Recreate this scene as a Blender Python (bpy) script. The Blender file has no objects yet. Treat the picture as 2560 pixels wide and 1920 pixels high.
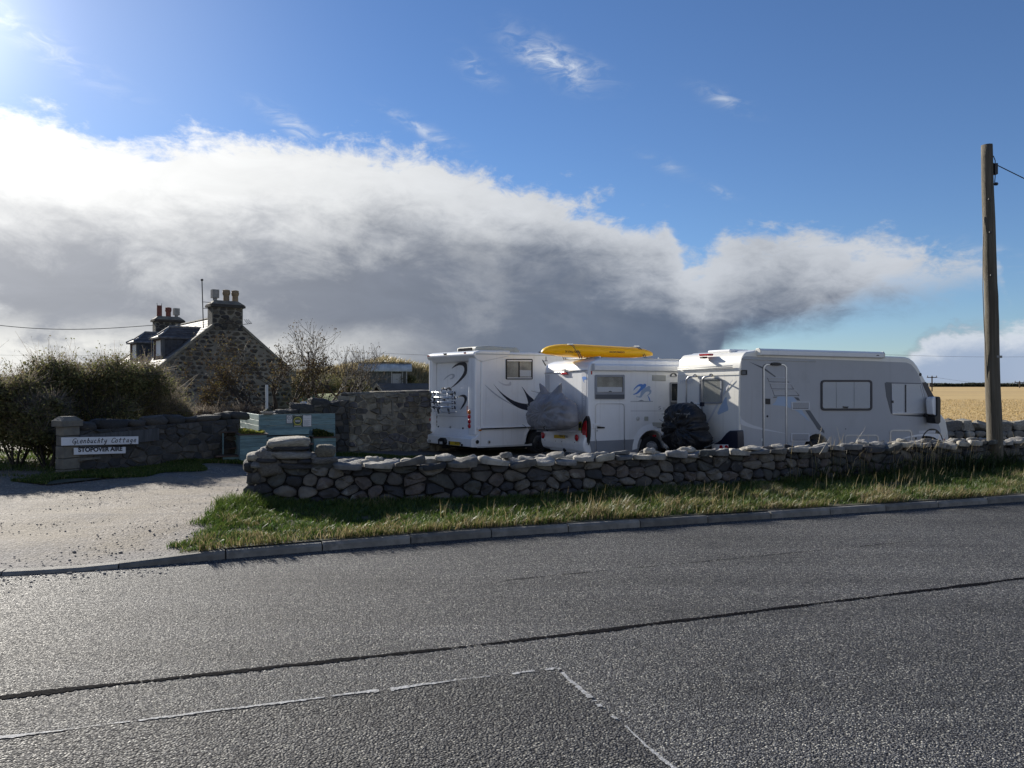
import bpy, bmesh, math, random
import numpy as np
from mathutils import Vector, Matrix, noise as mnoise

# ------------------------------------------------------------------ camera, light, exposure
SC = bpy.context.scene
COL = SC.collection
F = 1923.0          # focal length in pixels of the 2560 px wide photograph
U0, V0 = 1280.0, 965.0
CAMZ = 1.65
SUN_AZ, SUN_EL = math.radians(-39.5), math.radians(22.0)   # azimuth from +Y (negative = left), elevation
SUN_DIR = Vector((math.sin(SUN_AZ)*math.cos(SUN_EL), math.cos(SUN_AZ)*math.cos(SUN_EL), math.sin(SUN_EL)))

cd = bpy.data.cameras.new('camera'); cam = bpy.data.objects.new('camera', cd); COL.objects.link(cam)
cd.sensor_width = 36.0; cd.lens = F/2560*36; cd.clip_end = 8000; cd.clip_start = 0.05
cam.location = (0, 0, CAMZ); cam.rotation_euler = (math.radians(90)+math.atan((V0-960)/F), 0, 0)
SC.camera = cam

sl = bpy.data.lights.new('sun', 'SUN'); sun = bpy.data.objects.new('sun', sl); COL.objects.link(sun)
sl.energy = 5.0; sl.angle = math.radians(0.55); sl.color = (1.0, 0.94, 0.84)
sun.rotation_euler = (-SUN_DIR).to_track_quat('-Z', 'Y').to_euler()

SC.view_settings.view_transform = 'Standard'; SC.view_settings.look = 'None'
SC.view_settings.exposure = 0.74; SC.view_settings.gamma = 1.0
SC.render.engine = 'CYCLES'
SC.cycles.max_bounces = 6; SC.cycles.transparent_max_bounces = 12
try:
    SC.cycles.use_denoising = True
except Exception:
    pass

# ------------------------------------------------------------------ world: Nishita sky with a bank of cloud
W = bpy.data.worlds.new('World'); SC.world = W; W.use_nodes = True
wt = W.node_tree; wt.nodes.clear()
class NB:
    """tiny node builder"""
    def __init__(s, t): s.t = t
    def new(s, typ, **kw):
        n = s.t.nodes.new(typ)
        for k, v in kw.items(): setattr(n, k, v)
        return n
    def put(s, sock, v):
        if isinstance(v, (int, float)):
            sock.default_value = v
        elif isinstance(v, (tuple, list)):
            d = sock.default_value
            sock.default_value = tuple(v)[:len(d)] if len(v) >= len(d) else tuple(v)+(1.0,)
        else: s.t.links.new(v, sock)
    def m(s, op, a, b=0.0, c=None, clamp=False):
        n = s.new('ShaderNodeMath', operation=op, use_clamp=clamp)
        s.put(n.inputs[0], a); s.put(n.inputs[1], b)
        if c is not None: s.put(n.inputs[2], c)
        return n.outputs[0]
    def sstep(s, x, lo, hi, a=0.0, b=1.0):
        n = s.new('ShaderNodeMapRange', interpolation_type='SMOOTHSTEP')
        s.put(n.inputs[0], x); s.put(n.inputs[1], lo); s.put(n.inputs[2], hi); s.put(n.inputs[3], a); s.put(n.inputs[4], b)
        return n.outputs[0]
    def mix(s, f, a, b, mode='MIX'):
        n = s.new('ShaderNodeMix', data_type='RGBA', blend_type=mode)
        s.put(n.inputs[0], f); s.put(n.inputs[6], a); s.put(n.inputs[7], b)
        return n.outputs[2]
    def noise(s, vec, scale, detail=4, rough=.5, dist=0.0, lac=2.0):
        n = s.new('ShaderNodeTexNoise')
        if vec is not None: s.t.links.new(vec, n.inputs['Vector'])
        n.inputs['Scale'].default_value = scale; n.inputs['Detail'].default_value = detail
        n.inputs['Roughness'].default_value = rough; n.inputs['Distortion'].default_value = dist
        n.inputs['Lacunarity'].default_value = lac
        return n.outputs[0], n.outputs[1]
    def ramp(s, x, stops):
        n = s.new('ShaderNodeValToRGB'); s.put(n.inputs[0], x)
        e = n.color_ramp.elements
        while len(e) < len(stops): e.new(0.5)
        for i, (p, c) in enumerate(stops):
            e[i].position = p; e[i].color = (*c, 1.0) if len(c) == 3 else c
        return n.outputs[0]
    def mapping(s, vec, scale=(1, 1, 1), rot=(0, 0, 0), loc=(0, 0, 0)):
        n = s.new('ShaderNodeMapping'); s.t.links.new(vec, n.inputs[0])
        n.inputs[1].default_value = loc; n.inputs[2].default_value = rot; n.inputs[3].default_value = scale
        return n.outputs[0]
    def curve(s, x, pts):
        n = s.new('ShaderNodeFloatCurve'); s.put(n.inputs['Value'], x)
        c = n.mapping.curves[0]; P = c.points
        while len(P) < len(pts): P.new(0.5, 0.5)
        for p, q in zip(P, pts): p.location = q; p.handle_type = 'AUTO_CLAMPED'
        n.mapping.update()
        return n.outputs[0]

def azel(u, v):
    return math.degrees(math.atan((u-U0)/F)), math.degrees(math.atan((V0-v)/math.hypot(F, u-U0)))

def build_world():
    b = NB(wt)
    out = b.new('ShaderNodeOutputWorld')
    sky = b.new('ShaderNodeTexSky', sky_type='NISHITA', sun_disc=False)
    sky.sun_elevation = SUN_EL; sky.sun_rotation = SUN_AZ
    sky.air_density = 1.0; sky.dust_density = 0.0; sky.ozone_density = 3.5; sky.altitude = 0
    tc = b.new('ShaderNodeTexCoord'); d = tc.outputs['Generated']
    sp = b.new('ShaderNodeSeparateXYZ'); wt.links.new(d, sp.inputs[0])
    dx, dy, dz = sp.outputs
    az = b.m('MULTIPLY', b.m('ARCTAN2', dx, dy), 180/math.pi)
    el = b.m('MULTIPLY', b.m('ARCSINE', dz), 180/math.pi)
    dt = b.new('ShaderNodeVectorMath', operation='DOT_PRODUCT'); wt.links.new(d, dt.inputs[0]); dt.inputs[1].default_value = SUN_DIR
    cosang = b.m('MAXIMUM', dt.outputs['Value'], 0.0)
    ang = b.m('MULTIPLY', b.m('ARCCOSINE', b.m('MINIMUM', b.m('MAXIMUM', dt.outputs['Value'], -1.0), 1.0)), 180/math.pi)
    # cloud coordinates: azimuth / elevation in degrees (elevation stretched so that streaks lie flat)
    cv = b.new('ShaderNodeCombineXYZ'); b.put(cv.inputs[0], b.m('MULTIPLY', az, 0.1)); b.put(cv.inputs[1], b.m('MULTIPLY', el, 0.15)); b.put(cv.inputs[2], 3.7)
    P = cv.outputs[0]
    Pr = b.mapping(P, rot=(0, 0, math.radians(14)), scale=(1.0, 1.1, 1))
    n1, _ = b.noise(Pr, 1.15, 12, .64, .3)
    n2, _ = b.noise(b.mapping(Pr, loc=(7.3, 2.1, 1), scale=(.8, 1.15, 1)), 0.8, 7, .55, .35)
    n3, _ = b.noise(b.mapping(P, loc=(1.3, 9.1, 4), rot=(0, 0, .3), scale=(1, 1.25, 1)), 4.2, 11, .66, .35)
    def crv(pts):
        q = [((a+180)/360, (e+10)/40) for a, e in pts]
        y = b.curve(b.m('DIVIDE', b.m('ADD', az, 180), 360), q)
        return b.m('SUBTRACT', b.m('MULTIPLY', y, 40), 10)
    top = crv([(-180, 19), (-120, 20), (-70, 19), (-48, 18)] +  # bank carried on round behind the view, added for fill light
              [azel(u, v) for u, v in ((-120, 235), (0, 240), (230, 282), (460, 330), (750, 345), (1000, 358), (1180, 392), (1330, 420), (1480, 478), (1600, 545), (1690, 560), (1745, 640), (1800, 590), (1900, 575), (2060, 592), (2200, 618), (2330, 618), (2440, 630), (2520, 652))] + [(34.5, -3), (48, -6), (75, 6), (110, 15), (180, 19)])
    bot = crv([(-180, -10), (-20, -10), (9, -10)] + [azel(u, v) for u, v in ((1750, 1080), (1800, 905), (1860, 850), (1960, 836), (2080, 800), (2220, 742), (2350, 730), (2450, 708), (2520, 690))] + [(34.5, 2), (60, 4), (180, -10)])
    low = crv([(-180, 7), (-120, 5), (-60, 4), (-20, 2.2), (0, 2.0), (10, 2.2)] + [azel(u, v) for u, v in ((1850, 905), (2050, 895), (2230, 878), (2290, 838), (2400, 822), (2560, 812))] + [(50, 6), (90, 8), (140, 6), (180, 7)])
    wob = b.m('ADD', b.m('MULTIPLY', b.m('SUBTRACT', n1, .5), 7.5), b.m('MULTIPLY', b.m('SUBTRACT', n3, .5), 5.0))
    up = b.m('SUBTRACT', b.m('ADD', top, wob), el)
    m_top = b.sstep(up, -.5, 1.5)
    wob2 = b.m('ADD', b.m('MULTIPLY', b.m('SUBTRACT', n2, .5), 4.0), b.m('MULTIPLY', b.m('SUBTRACT', n3, .5), 2.2))
    m_bot = b.sstep(b.m('SUBTRACT', b.m('ADD', el, wob2), bot), -1.2, 1.6)
    bank = b.m('MULTIPLY', m_top, m_bot)
    # low far cumulus
    upl = b.m('SUBTRACT', b.m('ADD', low, b.m('ADD', b.m('MULTIPLY', b.m('SUBTRACT', n3, .5), 3.0), b.m('MULTIPLY', b.m('SUBTRACT', n1, .5), 3.0))), el)
    m_low = b.m('MULTIPLY', b.sstep(upl, -.2, 1.0), b.sstep(el, -1.0, .5))
    m_low = b.m('MULTIPLY', m_low, .96)
    # small wisps in the blue
    wis = None
    for (u, v, ra, re, s) in ((1378, 150, 2.6, 1.0, 1.3), (1192, 172, 1.3, .7, .6), (1816, 250, 1.7, .5, .75), (735, 312, 2.0, .6, .8), (1060, 325, 2.3, .45, .8), (1660, 412, 1.5, .4, .45), (1800, 478, .9, .3, .8), (60, 80, 4.5, .8, .5), (2500, 640, 2.2, .5, .6), (1510, 180, 1.2, .5, .35)):
        a0, e0 = azel(u, v)
        xa = b.m('SUBTRACT', az, a0); xe = b.m('SUBTRACT', el, e0)
        xe2 = b.m('ADD', xe, b.m('MULTIPLY', xa, .42))
        r2 = b.m('ADD', b.m('POWER', b.m('DIVIDE', xa, ra), 2), b.m('POWER', b.m('DIVIDE', xe2, re), 2))
        g = b.m('MULTIPLY', b.m('POWER', 2.7183, b.m('MULTIPLY', r2, -1)), s)
        wis = g if wis is None else b.m('ADD', wis, g)
    nw, _ = b.noise(b.mapping(P, rot=(0, 0, .5), scale=(1, 1.7, 1)), 4.5, 9, .62, .8)
    m_w = b.m('MULTIPLY', wis, b.sstep(nw, .38, .78))
    # light in the cloud
    prox = b.sstep(ang, 56, 8)
    prox2 = b.sstep(ang, 40, 4)
    deep = b.m('ADD', b.m('SUBTRACT', top, el), b.m('ADD', b.m('MULTIPLY', b.m('SUBTRACT', n2, .5), 9.0), b.m('MULTIPLY', b.m('SUBTRACT', n3, .5), 5.0)))
    deep = b.m('SUBTRACT', deep, b.m('MULTIPLY', prox, 2.4))
    sh = b.sstep(deep, 0.4, 7.0)
    dark = b.mix(prox, (.110, .142, .205), (.30, .318, .36))
    brt = b.mix(prox, (.52, .55, .60), (.86, .865, .86))
    opp = b.sstep(ang, 70, 125)      # unseen clouds behind the camera, brightened as added fill on shaded sides
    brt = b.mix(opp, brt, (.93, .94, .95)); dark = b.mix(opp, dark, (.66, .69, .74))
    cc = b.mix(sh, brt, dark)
    n4, _ = b.noise(b.mapping(P, loc=(4.1, 3.3, 2), rot=(0, 0, .25), scale=(.8, 1.5, 1)), 2.1, 9, .6, .6)
    cc = b.mix(1.0, cc, b.mix(n4, (.84, .845, .85), (1.17, 1.17, 1.17)), 'MULTIPLY')
    # ragged lighter streaks inside
    cc = b.mix(b.m('MULTIPLY', b.m('MULTIPLY', b.sstep(n1, .46, .72), prox), .6), cc, (.86, .87, .87))
    # toward the horizon under the bank the cloud pales
    cc = b.mix(b.m('MULTIPLY', b.m('MULTIPLY', b.sstep(el, 5.2, 2.2), b.sstep(n1, .30, .52)), b.sstep(ang, 42, 22)), cc, (.80, .80, .77))
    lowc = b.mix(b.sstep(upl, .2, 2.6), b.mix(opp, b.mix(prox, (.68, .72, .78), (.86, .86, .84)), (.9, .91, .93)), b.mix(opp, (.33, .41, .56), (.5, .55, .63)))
    cc = b.mix(b.m('MULTIPLY', m_w, b.m('SUBTRACT', 1.0, bank)), cc, (.66, .74, .86))
    cover = b.m('MAXIMUM', bank, m_w, clamp=True)
    col = b.mix(b.m('MULTIPLY', m_low, b.m('SUBTRACT', 1.0, cover)), cc, lowc)
    allm = b.m('MAXIMUM', cover, m_low, clamp=True)
    # aureole round the (out of frame) sun: thin high haze
    glow = b.m('ADD', b.m('MULTIPLY', b.m('POWER', cosang, 26), .19), b.m('MULTIPLY', b.m('POWER', cosang, 220), .5))
    tint = b.mix(1.0, sky.outputs[0], (.70, .80, .98), 'MULTIPLY')
    bg1 = b.new('ShaderNodeBackground'); wt.links.new(tint, bg1.inputs[0]); bg1.inputs[1].default_value = 0.068
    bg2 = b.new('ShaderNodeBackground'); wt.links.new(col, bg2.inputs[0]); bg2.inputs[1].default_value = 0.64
    bg3 = b.new('ShaderNodeBackground'); bg3.inputs[0].default_value = (1, .97, .92, 1); wt.links.new(glow, bg3.inputs[1])
    mx = b.new('ShaderNodeMixShader'); wt.links.new(allm, mx.inputs[0]); wt.links.new(bg1.outputs[0], mx.inputs[1]); wt.links.new(bg2.outputs[0], mx.inputs[2])
    ad = b.new('ShaderNodeAddShader'); wt.links.new(mx.outputs[0], ad.inputs[0]); wt.links.new(bg3.outputs[0], ad.inputs[1])
    wt.links.new(ad.outputs[0], out.inputs[0])
build_world()

# ------------------------------------------------------------------ helpers
RND = random.Random(11)
def px(u, v, D):
    return Vector(((u-U0)/F*D, D, CAMZ+(V0-v)/F*D))
def smooth01(a, b, x):
    t = np.clip((np.asarray(x, float)-a)/(b-a), 0, 1); return t*t*(3-2*t)
def tag(o, label=None, cat=None, group=None, kind=None):
    if label: o['label'] = label
    if cat: o['category'] = cat
    if group: o['group'] = group
    if kind: o['kind'] = kind
    return o
def empty(name, loc=(0, 0, 0), rz=0.0, parent=None):
    o = bpy.data.objects.new(name, None); COL.objects.link(o); o.location = loc; o.rotation_euler = (0, 0, rz)
    o.empty_display_size = .2
    if parent: o.parent = parent
    return o
def thing(name, label, cat, loc=(0, 0, 0), rz=0.0, group=None):
    return tag(empty(name, loc, rz), label, cat, group, 'thing')
def link(name, me, mat=None, parent=None, loc=None, smooth=False):
    o = bpy.data.objects.new(name, me); COL.objects.link(o)
    if mat is not None and not me.materials: me.materials.append(mat)
    if parent is not None: o.parent = parent
    if loc is not None: o.location = loc
    if smooth:
        me.polygons.foreach_set('use_smooth', [True]*len(me.polygons))
    return o
def mesh(name, V, Fc, mat=None, parent=None, loc=None, smooth=False):
    me = bpy.data.meshes.new(name); me.from_pydata([tuple(v) for v in V], [], Fc); me.update()
    return link(name, me, mat, parent, loc, smooth)
def np_mesh(name, V, Q, mat=None, parent=None, col=None, smooth=False):
    V = np.asarray(V, np.float32); Q = np.asarray(Q, np.int32); k = Q.shape[1]; m = len(Q)
    me = bpy.data.meshes.new(name)
    me.vertices.add(len(V)); me.vertices.foreach_set('co', V.ravel())
    me.loops.add(m*k); me.loops.foreach_set('vertex_index', Q.ravel())
    me.polygons.add(m); me.polygons.foreach_set('loop_start', np.arange(0, m*k, k, dtype=np.int32))
    if col is not None:
        a = me.color_attributes.new('col', 'FLOAT_COLOR', 'POINT')
        c = np.ones((len(V), 4), np.float32); c[:, :3] = col; a.data.foreach_set('color', c.ravel())
    me.update(calc_edges=True); me.validate()
    return link(name, me, mat, parent, None, smooth)
class MB:
    def __init__(s): s.v = []; s.f = []
    def add(s, V, Fc):
        n = len(s.v); s.v += [Vector(p) for p in V]; s.f += [[i+n for i in f] for f in Fc]; return s
    def box(s, lo, hi, M=None):
        x0, y0, z0 = lo; x1, y1, z1 = hi
        V = [Vector(p) for p in ((x0, y0, z0), (x1, y0, z0), (x1, y1, z0), (x0, y1, z0), (x0, y0, z1), (x1, y0, z1), (x1, y1, z1), (x0, y1, z1))]
        if M: V = [M @ p for p in V]
        return s.add(V, [(0, 3, 2, 1), (4, 5, 6, 7), (0, 1, 5, 4), (1, 2, 6, 5), (2, 3, 7, 6), (3, 0, 4, 7)])
    def prism(s, poly, off, ax):
        """poly: list of 3-vectors, extruded along vector ax*off"""
        n = len(poly); P = [Vector(p) for p in poly]; Q = [p+Vector(ax)*off for p in P]
        fs = [list(range(n))[::-1], list(range(n, 2*n))]+[(i, (i+1) % n, (i+1) % n+n, i+n) for i in range(n)]
        return s.add(P+Q, fs)
    def ring(s, outer, inner, off, ax):
        n = len(outer); A = [Vector(p) for p in outer]; B = [Vector(p) for p in inner]; d = Vector(ax)*off
        V = A+B+[p+d for p in A]+[p+d for p in B]; fs = []
        for i in range(n):
            j = (i+1) % n
            fs += [(i, j, j+n, i+n), (2*n+i, 3*n+i, 3*n+j, 2*n+j), (i, 2*n+i, 2*n+j, j), (n+i, n+j, 3*n+j, 3*n+i)]
        return s.add(V, fs)
    def tube(s, pts, r, k=6, cap=True):
        pts = [Vector(p) for p in pts]; n = len(pts)
        rr = r if isinstance(r, (list, tuple)) else [r]*n
        base = len(s.v); prev = None
        for i, p in enumerate(pts):
            t = (pts[min(i+1, n-1)]-pts[max(i-1, 0)])
            t = t.normalized() if t.length > 1e-9 else Vector((0, 0, 1))
            if prev is None:
                a = t.orthogonal().normalized()
            else:
                a = prev-t*prev.dot(t); a = a.normalized() if a.length > 1e-6 else t.orthogonal().normalized()
            prev = a; bb = t.cross(a)
            for j in range(k):
                w = 2*math.pi*j/k
                s.v.append(p+(a*math.cos(w)+bb*math.sin(w))*rr[i])
        for i in range(n-1):
            for j in range(k):
                q = (j+1) % k
                s.f.append((base+i*k+j, base+i*k+q, base+(i+1)*k+q, base+(i+1)*k+j))
        if cap:
            s.f.append([base+j for j in range(k)][::-1]); s.f.append([base+(n-1)*k+j for j in range(k)])
        return s
    def lathe(s, prof, c, axis, k=20):
        """prof: list of (r, h) along axis from centre c"""
        ax = Vector(axis).normalized(); a = ax.orthogonal().normalized(); bb = ax.cross(a); base = len(s.v); n = len(prof)
        for r, h in prof:
            for j in range(k):
                w = 2*math.pi*j/k
                s.v.append(Vector(c)+ax*h+(a*math.cos(w)+bb*math.sin(w))*max(r, 1e-4))
        for i in range(n-1):
            for j in range(k):
                q = (j+1) % k; s.f.append((base+i*k+j, base+i*k+q, base+(i+1)*k+q, base+(i+1)*k+j))
        s.f.append([base+j for j in range(k)][::-1]); s.f.append([base+(n-1)*k+j for j in range(k)])
        return s
    def build(s, name, mat=None, parent=None, loc=None, smooth=False, bevel=0, seg=2, ang=40, fix=True):
        me = bpy.data.meshes.new(name); me.from_pydata([tuple(v) for v in s.v], [], s.f); me.update()
        if fix:
            bm = bmesh.new(); bm.from_mesh(me); bmesh.ops.recalc_face_normals(bm, faces=bm.faces); bm.to_mesh(me); bm.free()
        o = link(name, me, mat, parent, loc, smooth)
        if bevel:
            md = o.modifiers.new('bevel', 'BEVEL'); md.width = bevel; md.segments = seg; md.limit_method = 'ANGLE'; md.angle_limit = math.radians(ang)
            md.harden_normals = False
            if smooth is None or not smooth:
                me.polygons.foreach_set('use_smooth', [True]*len(me.polygons))
                wn = o.modifiers.new('wn', 'WEIGHTED_NORMAL'); wn.keep_sharp = True
        return o
def rr(x0, y0, x1, y1, r, k=4):
    """rounded rectangle as a point list"""
    P = []
    for cx, cy, a0 in ((x1-r, y1-r, 0), (x0+r, y1-r, 90), (x0+r, y0+r, 180), (x1-r, y0+r, 270)):
        for i in range(k+1):
            a = math.radians(a0+90*i/k); P.append((cx+r*math.cos(a), cy+r*math.sin(a)))
    return P
def scale_poly(P, d):
    """inset polygon by a distance d (towards centre of box)"""
    xs = [p[0] for p in P]; ys = [p[1] for p in P]; cx = (min(xs)+max(xs))/2; cy = (min(ys)+max(ys))/2
    hx = (max(xs)-min(xs))/2; hy = (max(ys)-min(ys))/2
    return [(cx+(x-cx)*(hx-d)/hx, cy+(y-cy)*(hy-d)/hy) for x, y in P]
def chaikin(P, k=1):
    for _ in range(k):
        Q = []
        for i in range(len(P)):
            a, c = P[i], P[(i+1) % len(P)]
            Q += [(a[0]*.75+c[0]*.25, a[1]*.75+c[1]*.25), (a[0]*.25+c[0]*.75, a[1]*.25+c[1]*.75)]
        P = Q
    return P

# ------------------------------------------------------------------ materials
def mat(name, col, rough=.6, var=.0, vscale=3.0, bump=0.0, bscale=40.0, metal=0.0, coat=0.0, col2=None, orand=0.0, stretch=None, dirt=None, spec=.5, detail=6, streak=0.0):
    m = bpy.data.materials.new(name); m.use_nodes = True; t = m.node_tree; b = NB(t)
    p = t.nodes['Principled BSDF']; p.inputs['Roughness'].default_value = rough; p.inputs['Metallic'].default_value = metal
    p.inputs['Specular IOR Level'].default_value = spec
    if coat: p.inputs['Coat Weight'].default_value = coat; p.inputs['Coat Roughness'].default_value = .22
    tc = b.new('ShaderNodeTexCoord'); vec = tc.outputs['Object']
    if stretch: vec = b.mapping(vec, scale=stretch)
    c = (*col, 1)
    if var or col2:
        n, _ = b.noise(vec, vscale, detail, .6)
        c2 = col2 if col2 else tuple(x*(1-var) for x in col)
        c1 = col if col2 else tuple(min(1, x*(1+var)) for x in col)
        c = b.mix(b.sstep(n, .32, .68), c1, c2)
    if dirt:
        n, _ = b.noise(vec, dirt[1], 7, .65, .3)
        c = b.mix(b.m('MULTIPLY', b.sstep(n, dirt[2], dirt[2]+.2), dirt[3]), c, dirt[0])
    if streak:
        n, _ = b.noise(b.mapping(tc.outputs['Object'], scale=(9, 9, .35)), 1.0, 6, .65, .2)
        c = b.mix(b.m('MULTIPLY', b.sstep(n, .52, .78), streak), c, (.30, .28, .25))
    if orand:
        oi = b.new('ShaderNodeObjectInfo'); hv = b.new('ShaderNodeHueSaturation')
        b.put(hv.inputs['Value'], b.m('ADD', 1-orand, b.m('MULTIPLY', oi.outputs['Random'], 2*orand))); b.put(hv.inputs['Color'], c)
        c = hv.outputs[0]
    b.put(p.inputs['Base Color'], c)
    if bump:
        n, _ = b.noise(vec, bscale, 5, .6)
        bp = b.new('ShaderNodeBump'); bp.inputs['Strength'].default_value = min(bump, 1); bp.inputs['Distance'].default_value = .02*max(1, bump)
        t.links.new(n, bp.inputs['Height']); t.links.new(bp.outputs[0], p.inputs['Normal'])
    return m
def stone_mat(name, palette, lichen=.25, bscale=14, bump=.8, rough=.85, lich_col=(.42, .43, .38), dist=.03, green=0.0):
    m = bpy.data.materials.new(name); m.use_nodes = True; t = m.node_tree; b = NB(t)
    p = t.nodes['Principled BSDF']; p.inputs['Roughness'].default_value = rough; p.inputs['Specular IOR Level'].default_value = .3
    oi = b.new('ShaderNodeObjectInfo'); tc = b.new('ShaderNodeTexCoord')
    off = b.new('ShaderNodeVectorMath', operation='ADD'); t.links.new(tc.outputs['Object'], off.inputs[0])
    cmb = b.new('ShaderNodeCombineXYZ'); b.put(cmb.inputs[0], b.m('MULTIPLY', oi.outputs['Random'], 57)); b.put(cmb.inputs[1], b.m('MULTIPLY', oi.outputs['Random'], 23))
    t.links.new(cmb.outputs[0], off.inputs[1]); vec = off.outputs[0]
    n = len(palette); r = b.ramp(oi.outputs['Random'], [(i/n, c) for i, c in enumerate(palette)])
    r.node.color_ramp.interpolation = 'CONSTANT'
    n1, _ = b.noise(vec, 5, 7, .65); n2, _ = b.noise(vec, bscale, 8, .65); n3, _ = b.noise(vec, 3.3, 8, .7, .4)
    c = b.mix(b.sstep(n1, .3, .7), r, b.mix(.55, r, (.02, .02, .022)))
    c = b.mix(b.m('MULTIPLY', b.sstep(n3, .58, .72), lichen), c, lich_col)
    if green:
        c = b.mix(b.m('MULTIPLY', b.sstep(n1, .52, .7), green), c, (.10, .11, .045))
    b.put(p.inputs['Base Color'], c)
    bp = b.new('ShaderNodeBump'); bp.inputs['Strength'].default_value = bump; bp.inputs['Distance'].default_value = dist
    t.links.new(n2, bp.inputs['Height']); t.links.new(bp.outputs[0], p.inputs['Normal'])
    return m
def attr_mat(name, rough=.6, trans=.35, spec=.3):
    """leaf / blade material: colour from the mesh attribute, light passes through"""
    m = bpy.data.materials.new(name); m.use_nodes = True; t = m.node_tree; b = NB(t)
    p = t.nodes['Principled BSDF']; o = t.nodes['Material Output']
    a = b.new('ShaderNodeAttribute', attribute_name='col'); t.links.new(a.outputs['Color'], p.inputs['Base Color'])
    p.inputs['Roughness'].default_value = rough; p.inputs['Specular IOR Level'].default_value = spec
    tr = b.new('ShaderNodeBsdfTranslucent'); t.links.new(a.outputs['Color'], tr.inputs[0])
    mx = b.new('ShaderNodeMixShader'); mx.inputs[0].default_value = trans
    t.links.new(p.outputs[0], mx.inputs[1]); t.links.new(tr.outputs[0], mx.inputs[2]); t.links.new(mx.outputs[0], o.inputs[0])
    return m
def glass_mat(name, tint=(.02, .025, .03), through=.0, rough=.04):
    m = bpy.data.materials.new(name); m.use_nodes = True; t = m.node_tree; b = NB(t)
    p = t.nodes['Principled BSDF']; p.inputs['Base Color'].default_value = (*tint, 1); p.inputs['Roughness'].default_value = rough
    p.inputs['IOR'].default_value = 1.5; p.inputs['Specular IOR Level'].default_value = .7
    if through:
        o = t.nodes['Material Output']; tr = b.new('ShaderNodeBsdfTransparent'); mx = b.new('ShaderNodeMixShader')
        fr = b.new('ShaderNodeLayerWeight'); fr.inputs[0].default_value = .5
        f = b.m('MULTIPLY', b.m('SUBTRACT', 1.0, b.m('MULTIPLY', b.m('POWER', fr.outputs['Facing'], 4), .9)), through)
        t.links.new(f, mx.inputs[0]); t.links.new(p.outputs[0], mx.inputs[1]); t.links.new(tr.outputs[0], mx.inputs[2]); t.links.new(mx.outputs[0], o.inputs[0])
    return m

def road_mat(name, tone=2.75, ch=96.0):
    m = bpy.data.materials.new(name); m.use_nodes = True; t = m.node_tree; b = NB(t)
    p = t.nodes['Principled BSDF']; tc = b.new('ShaderNodeTexCoord'); vec = tc.outputs['Object']
    jn, jc = b.noise(vec, 60, 2, .5)
    dv = b.new('ShaderNodeVectorMath', operation='MULTIPLY_ADD'); t.links.new(jc, dv.inputs[0]); dv.inputs[1].default_value = (.008, .008, .008); t.links.new(vec, dv.inputs[2])
    v = b.new('ShaderNodeTexVoronoi', feature='F1', distance='EUCLIDEAN'); v.inputs['Scale'].default_value = ch; t.links.new(dv.outputs[0], v.inputs['Vector'])
    v2 = b.new('ShaderNodeTexVoronoi', feature='F1'); v2.inputs['Scale'].default_value = ch*.45; t.links.new(dv.outputs[0], v2.inputs['Vector'])
    sp = b.new('ShaderNodeSeparateColor'); t.links.new(v.outputs['Color'], sp.inputs[0])
    chip = b.ramp(sp.outputs[0], [(0, (.012*tone, .0125*tone, .015*tone)), (.3, (.036*tone, .0365*tone, .039*tone)), (.75, (.070*tone, .070*tone, .069*tone)), (.93, (.125*tone, .122*tone, .108*tone)), (1, (.21*tone, .205*tone, .185*tone))])
    gap = b.sstep(v.outputs['Distance'], .30, .60)
    c = b.mix(b.m('MULTIPLY', gap, .8), chip, (.006, .006, .008))  # shadow between the chips painted in as near-black
    big, _ = b.noise(vec, .35, 5, .6); trk, _ = b.noise(b.mapping(vec, rot=(0, 0, -.35), scale=(.12, 2.2, 1)), 1.0, 4, .6)
    hv = b.new('ShaderNodeHueSaturation'); b.put(hv.inputs['Color'], c)
    b.put(hv.inputs['Value'], b.m('ADD', b.m('MULTIPLY', b.m('ADD', big, trk), 1.15), -.15))
    stn, _ = b.noise(b.mapping(vec, loc=(3, 9, 0)), 1.1, 6, .65, .6)
    c = b.mix(b.m('MULTIPLY', b.sstep(stn, .60, .74), .45), hv.outputs[0], (.012, .012, .014))
    b.put(p.inputs['Base Color'], c)
    b.put(p.inputs['Roughness'], b.m('ADD', .55, b.m('MULTIPLY', sp.outputs[1], .35))); p.inputs['Specular IOR Level'].default_value = .19
    h = b.m('ADD', b.m('MULTIPLY', b.m('SUBTRACT', 1.0, v.outputs['Distance']), .9), b.m('ADD', b.m('MULTIPLY', sp.outputs[2], .6), b.m('MULTIPLY', v2.outputs['Distance'], -.5)))
    bp = b.new('ShaderNodeBump'); bp.inputs['Strength'].default_value = 1.0; bp.inputs['Distance'].default_value = .011
    t.links.new(h, bp.inputs['Height']); t.links.new(bp.outputs[0], p.inputs['Normal'])
    return m
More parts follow.
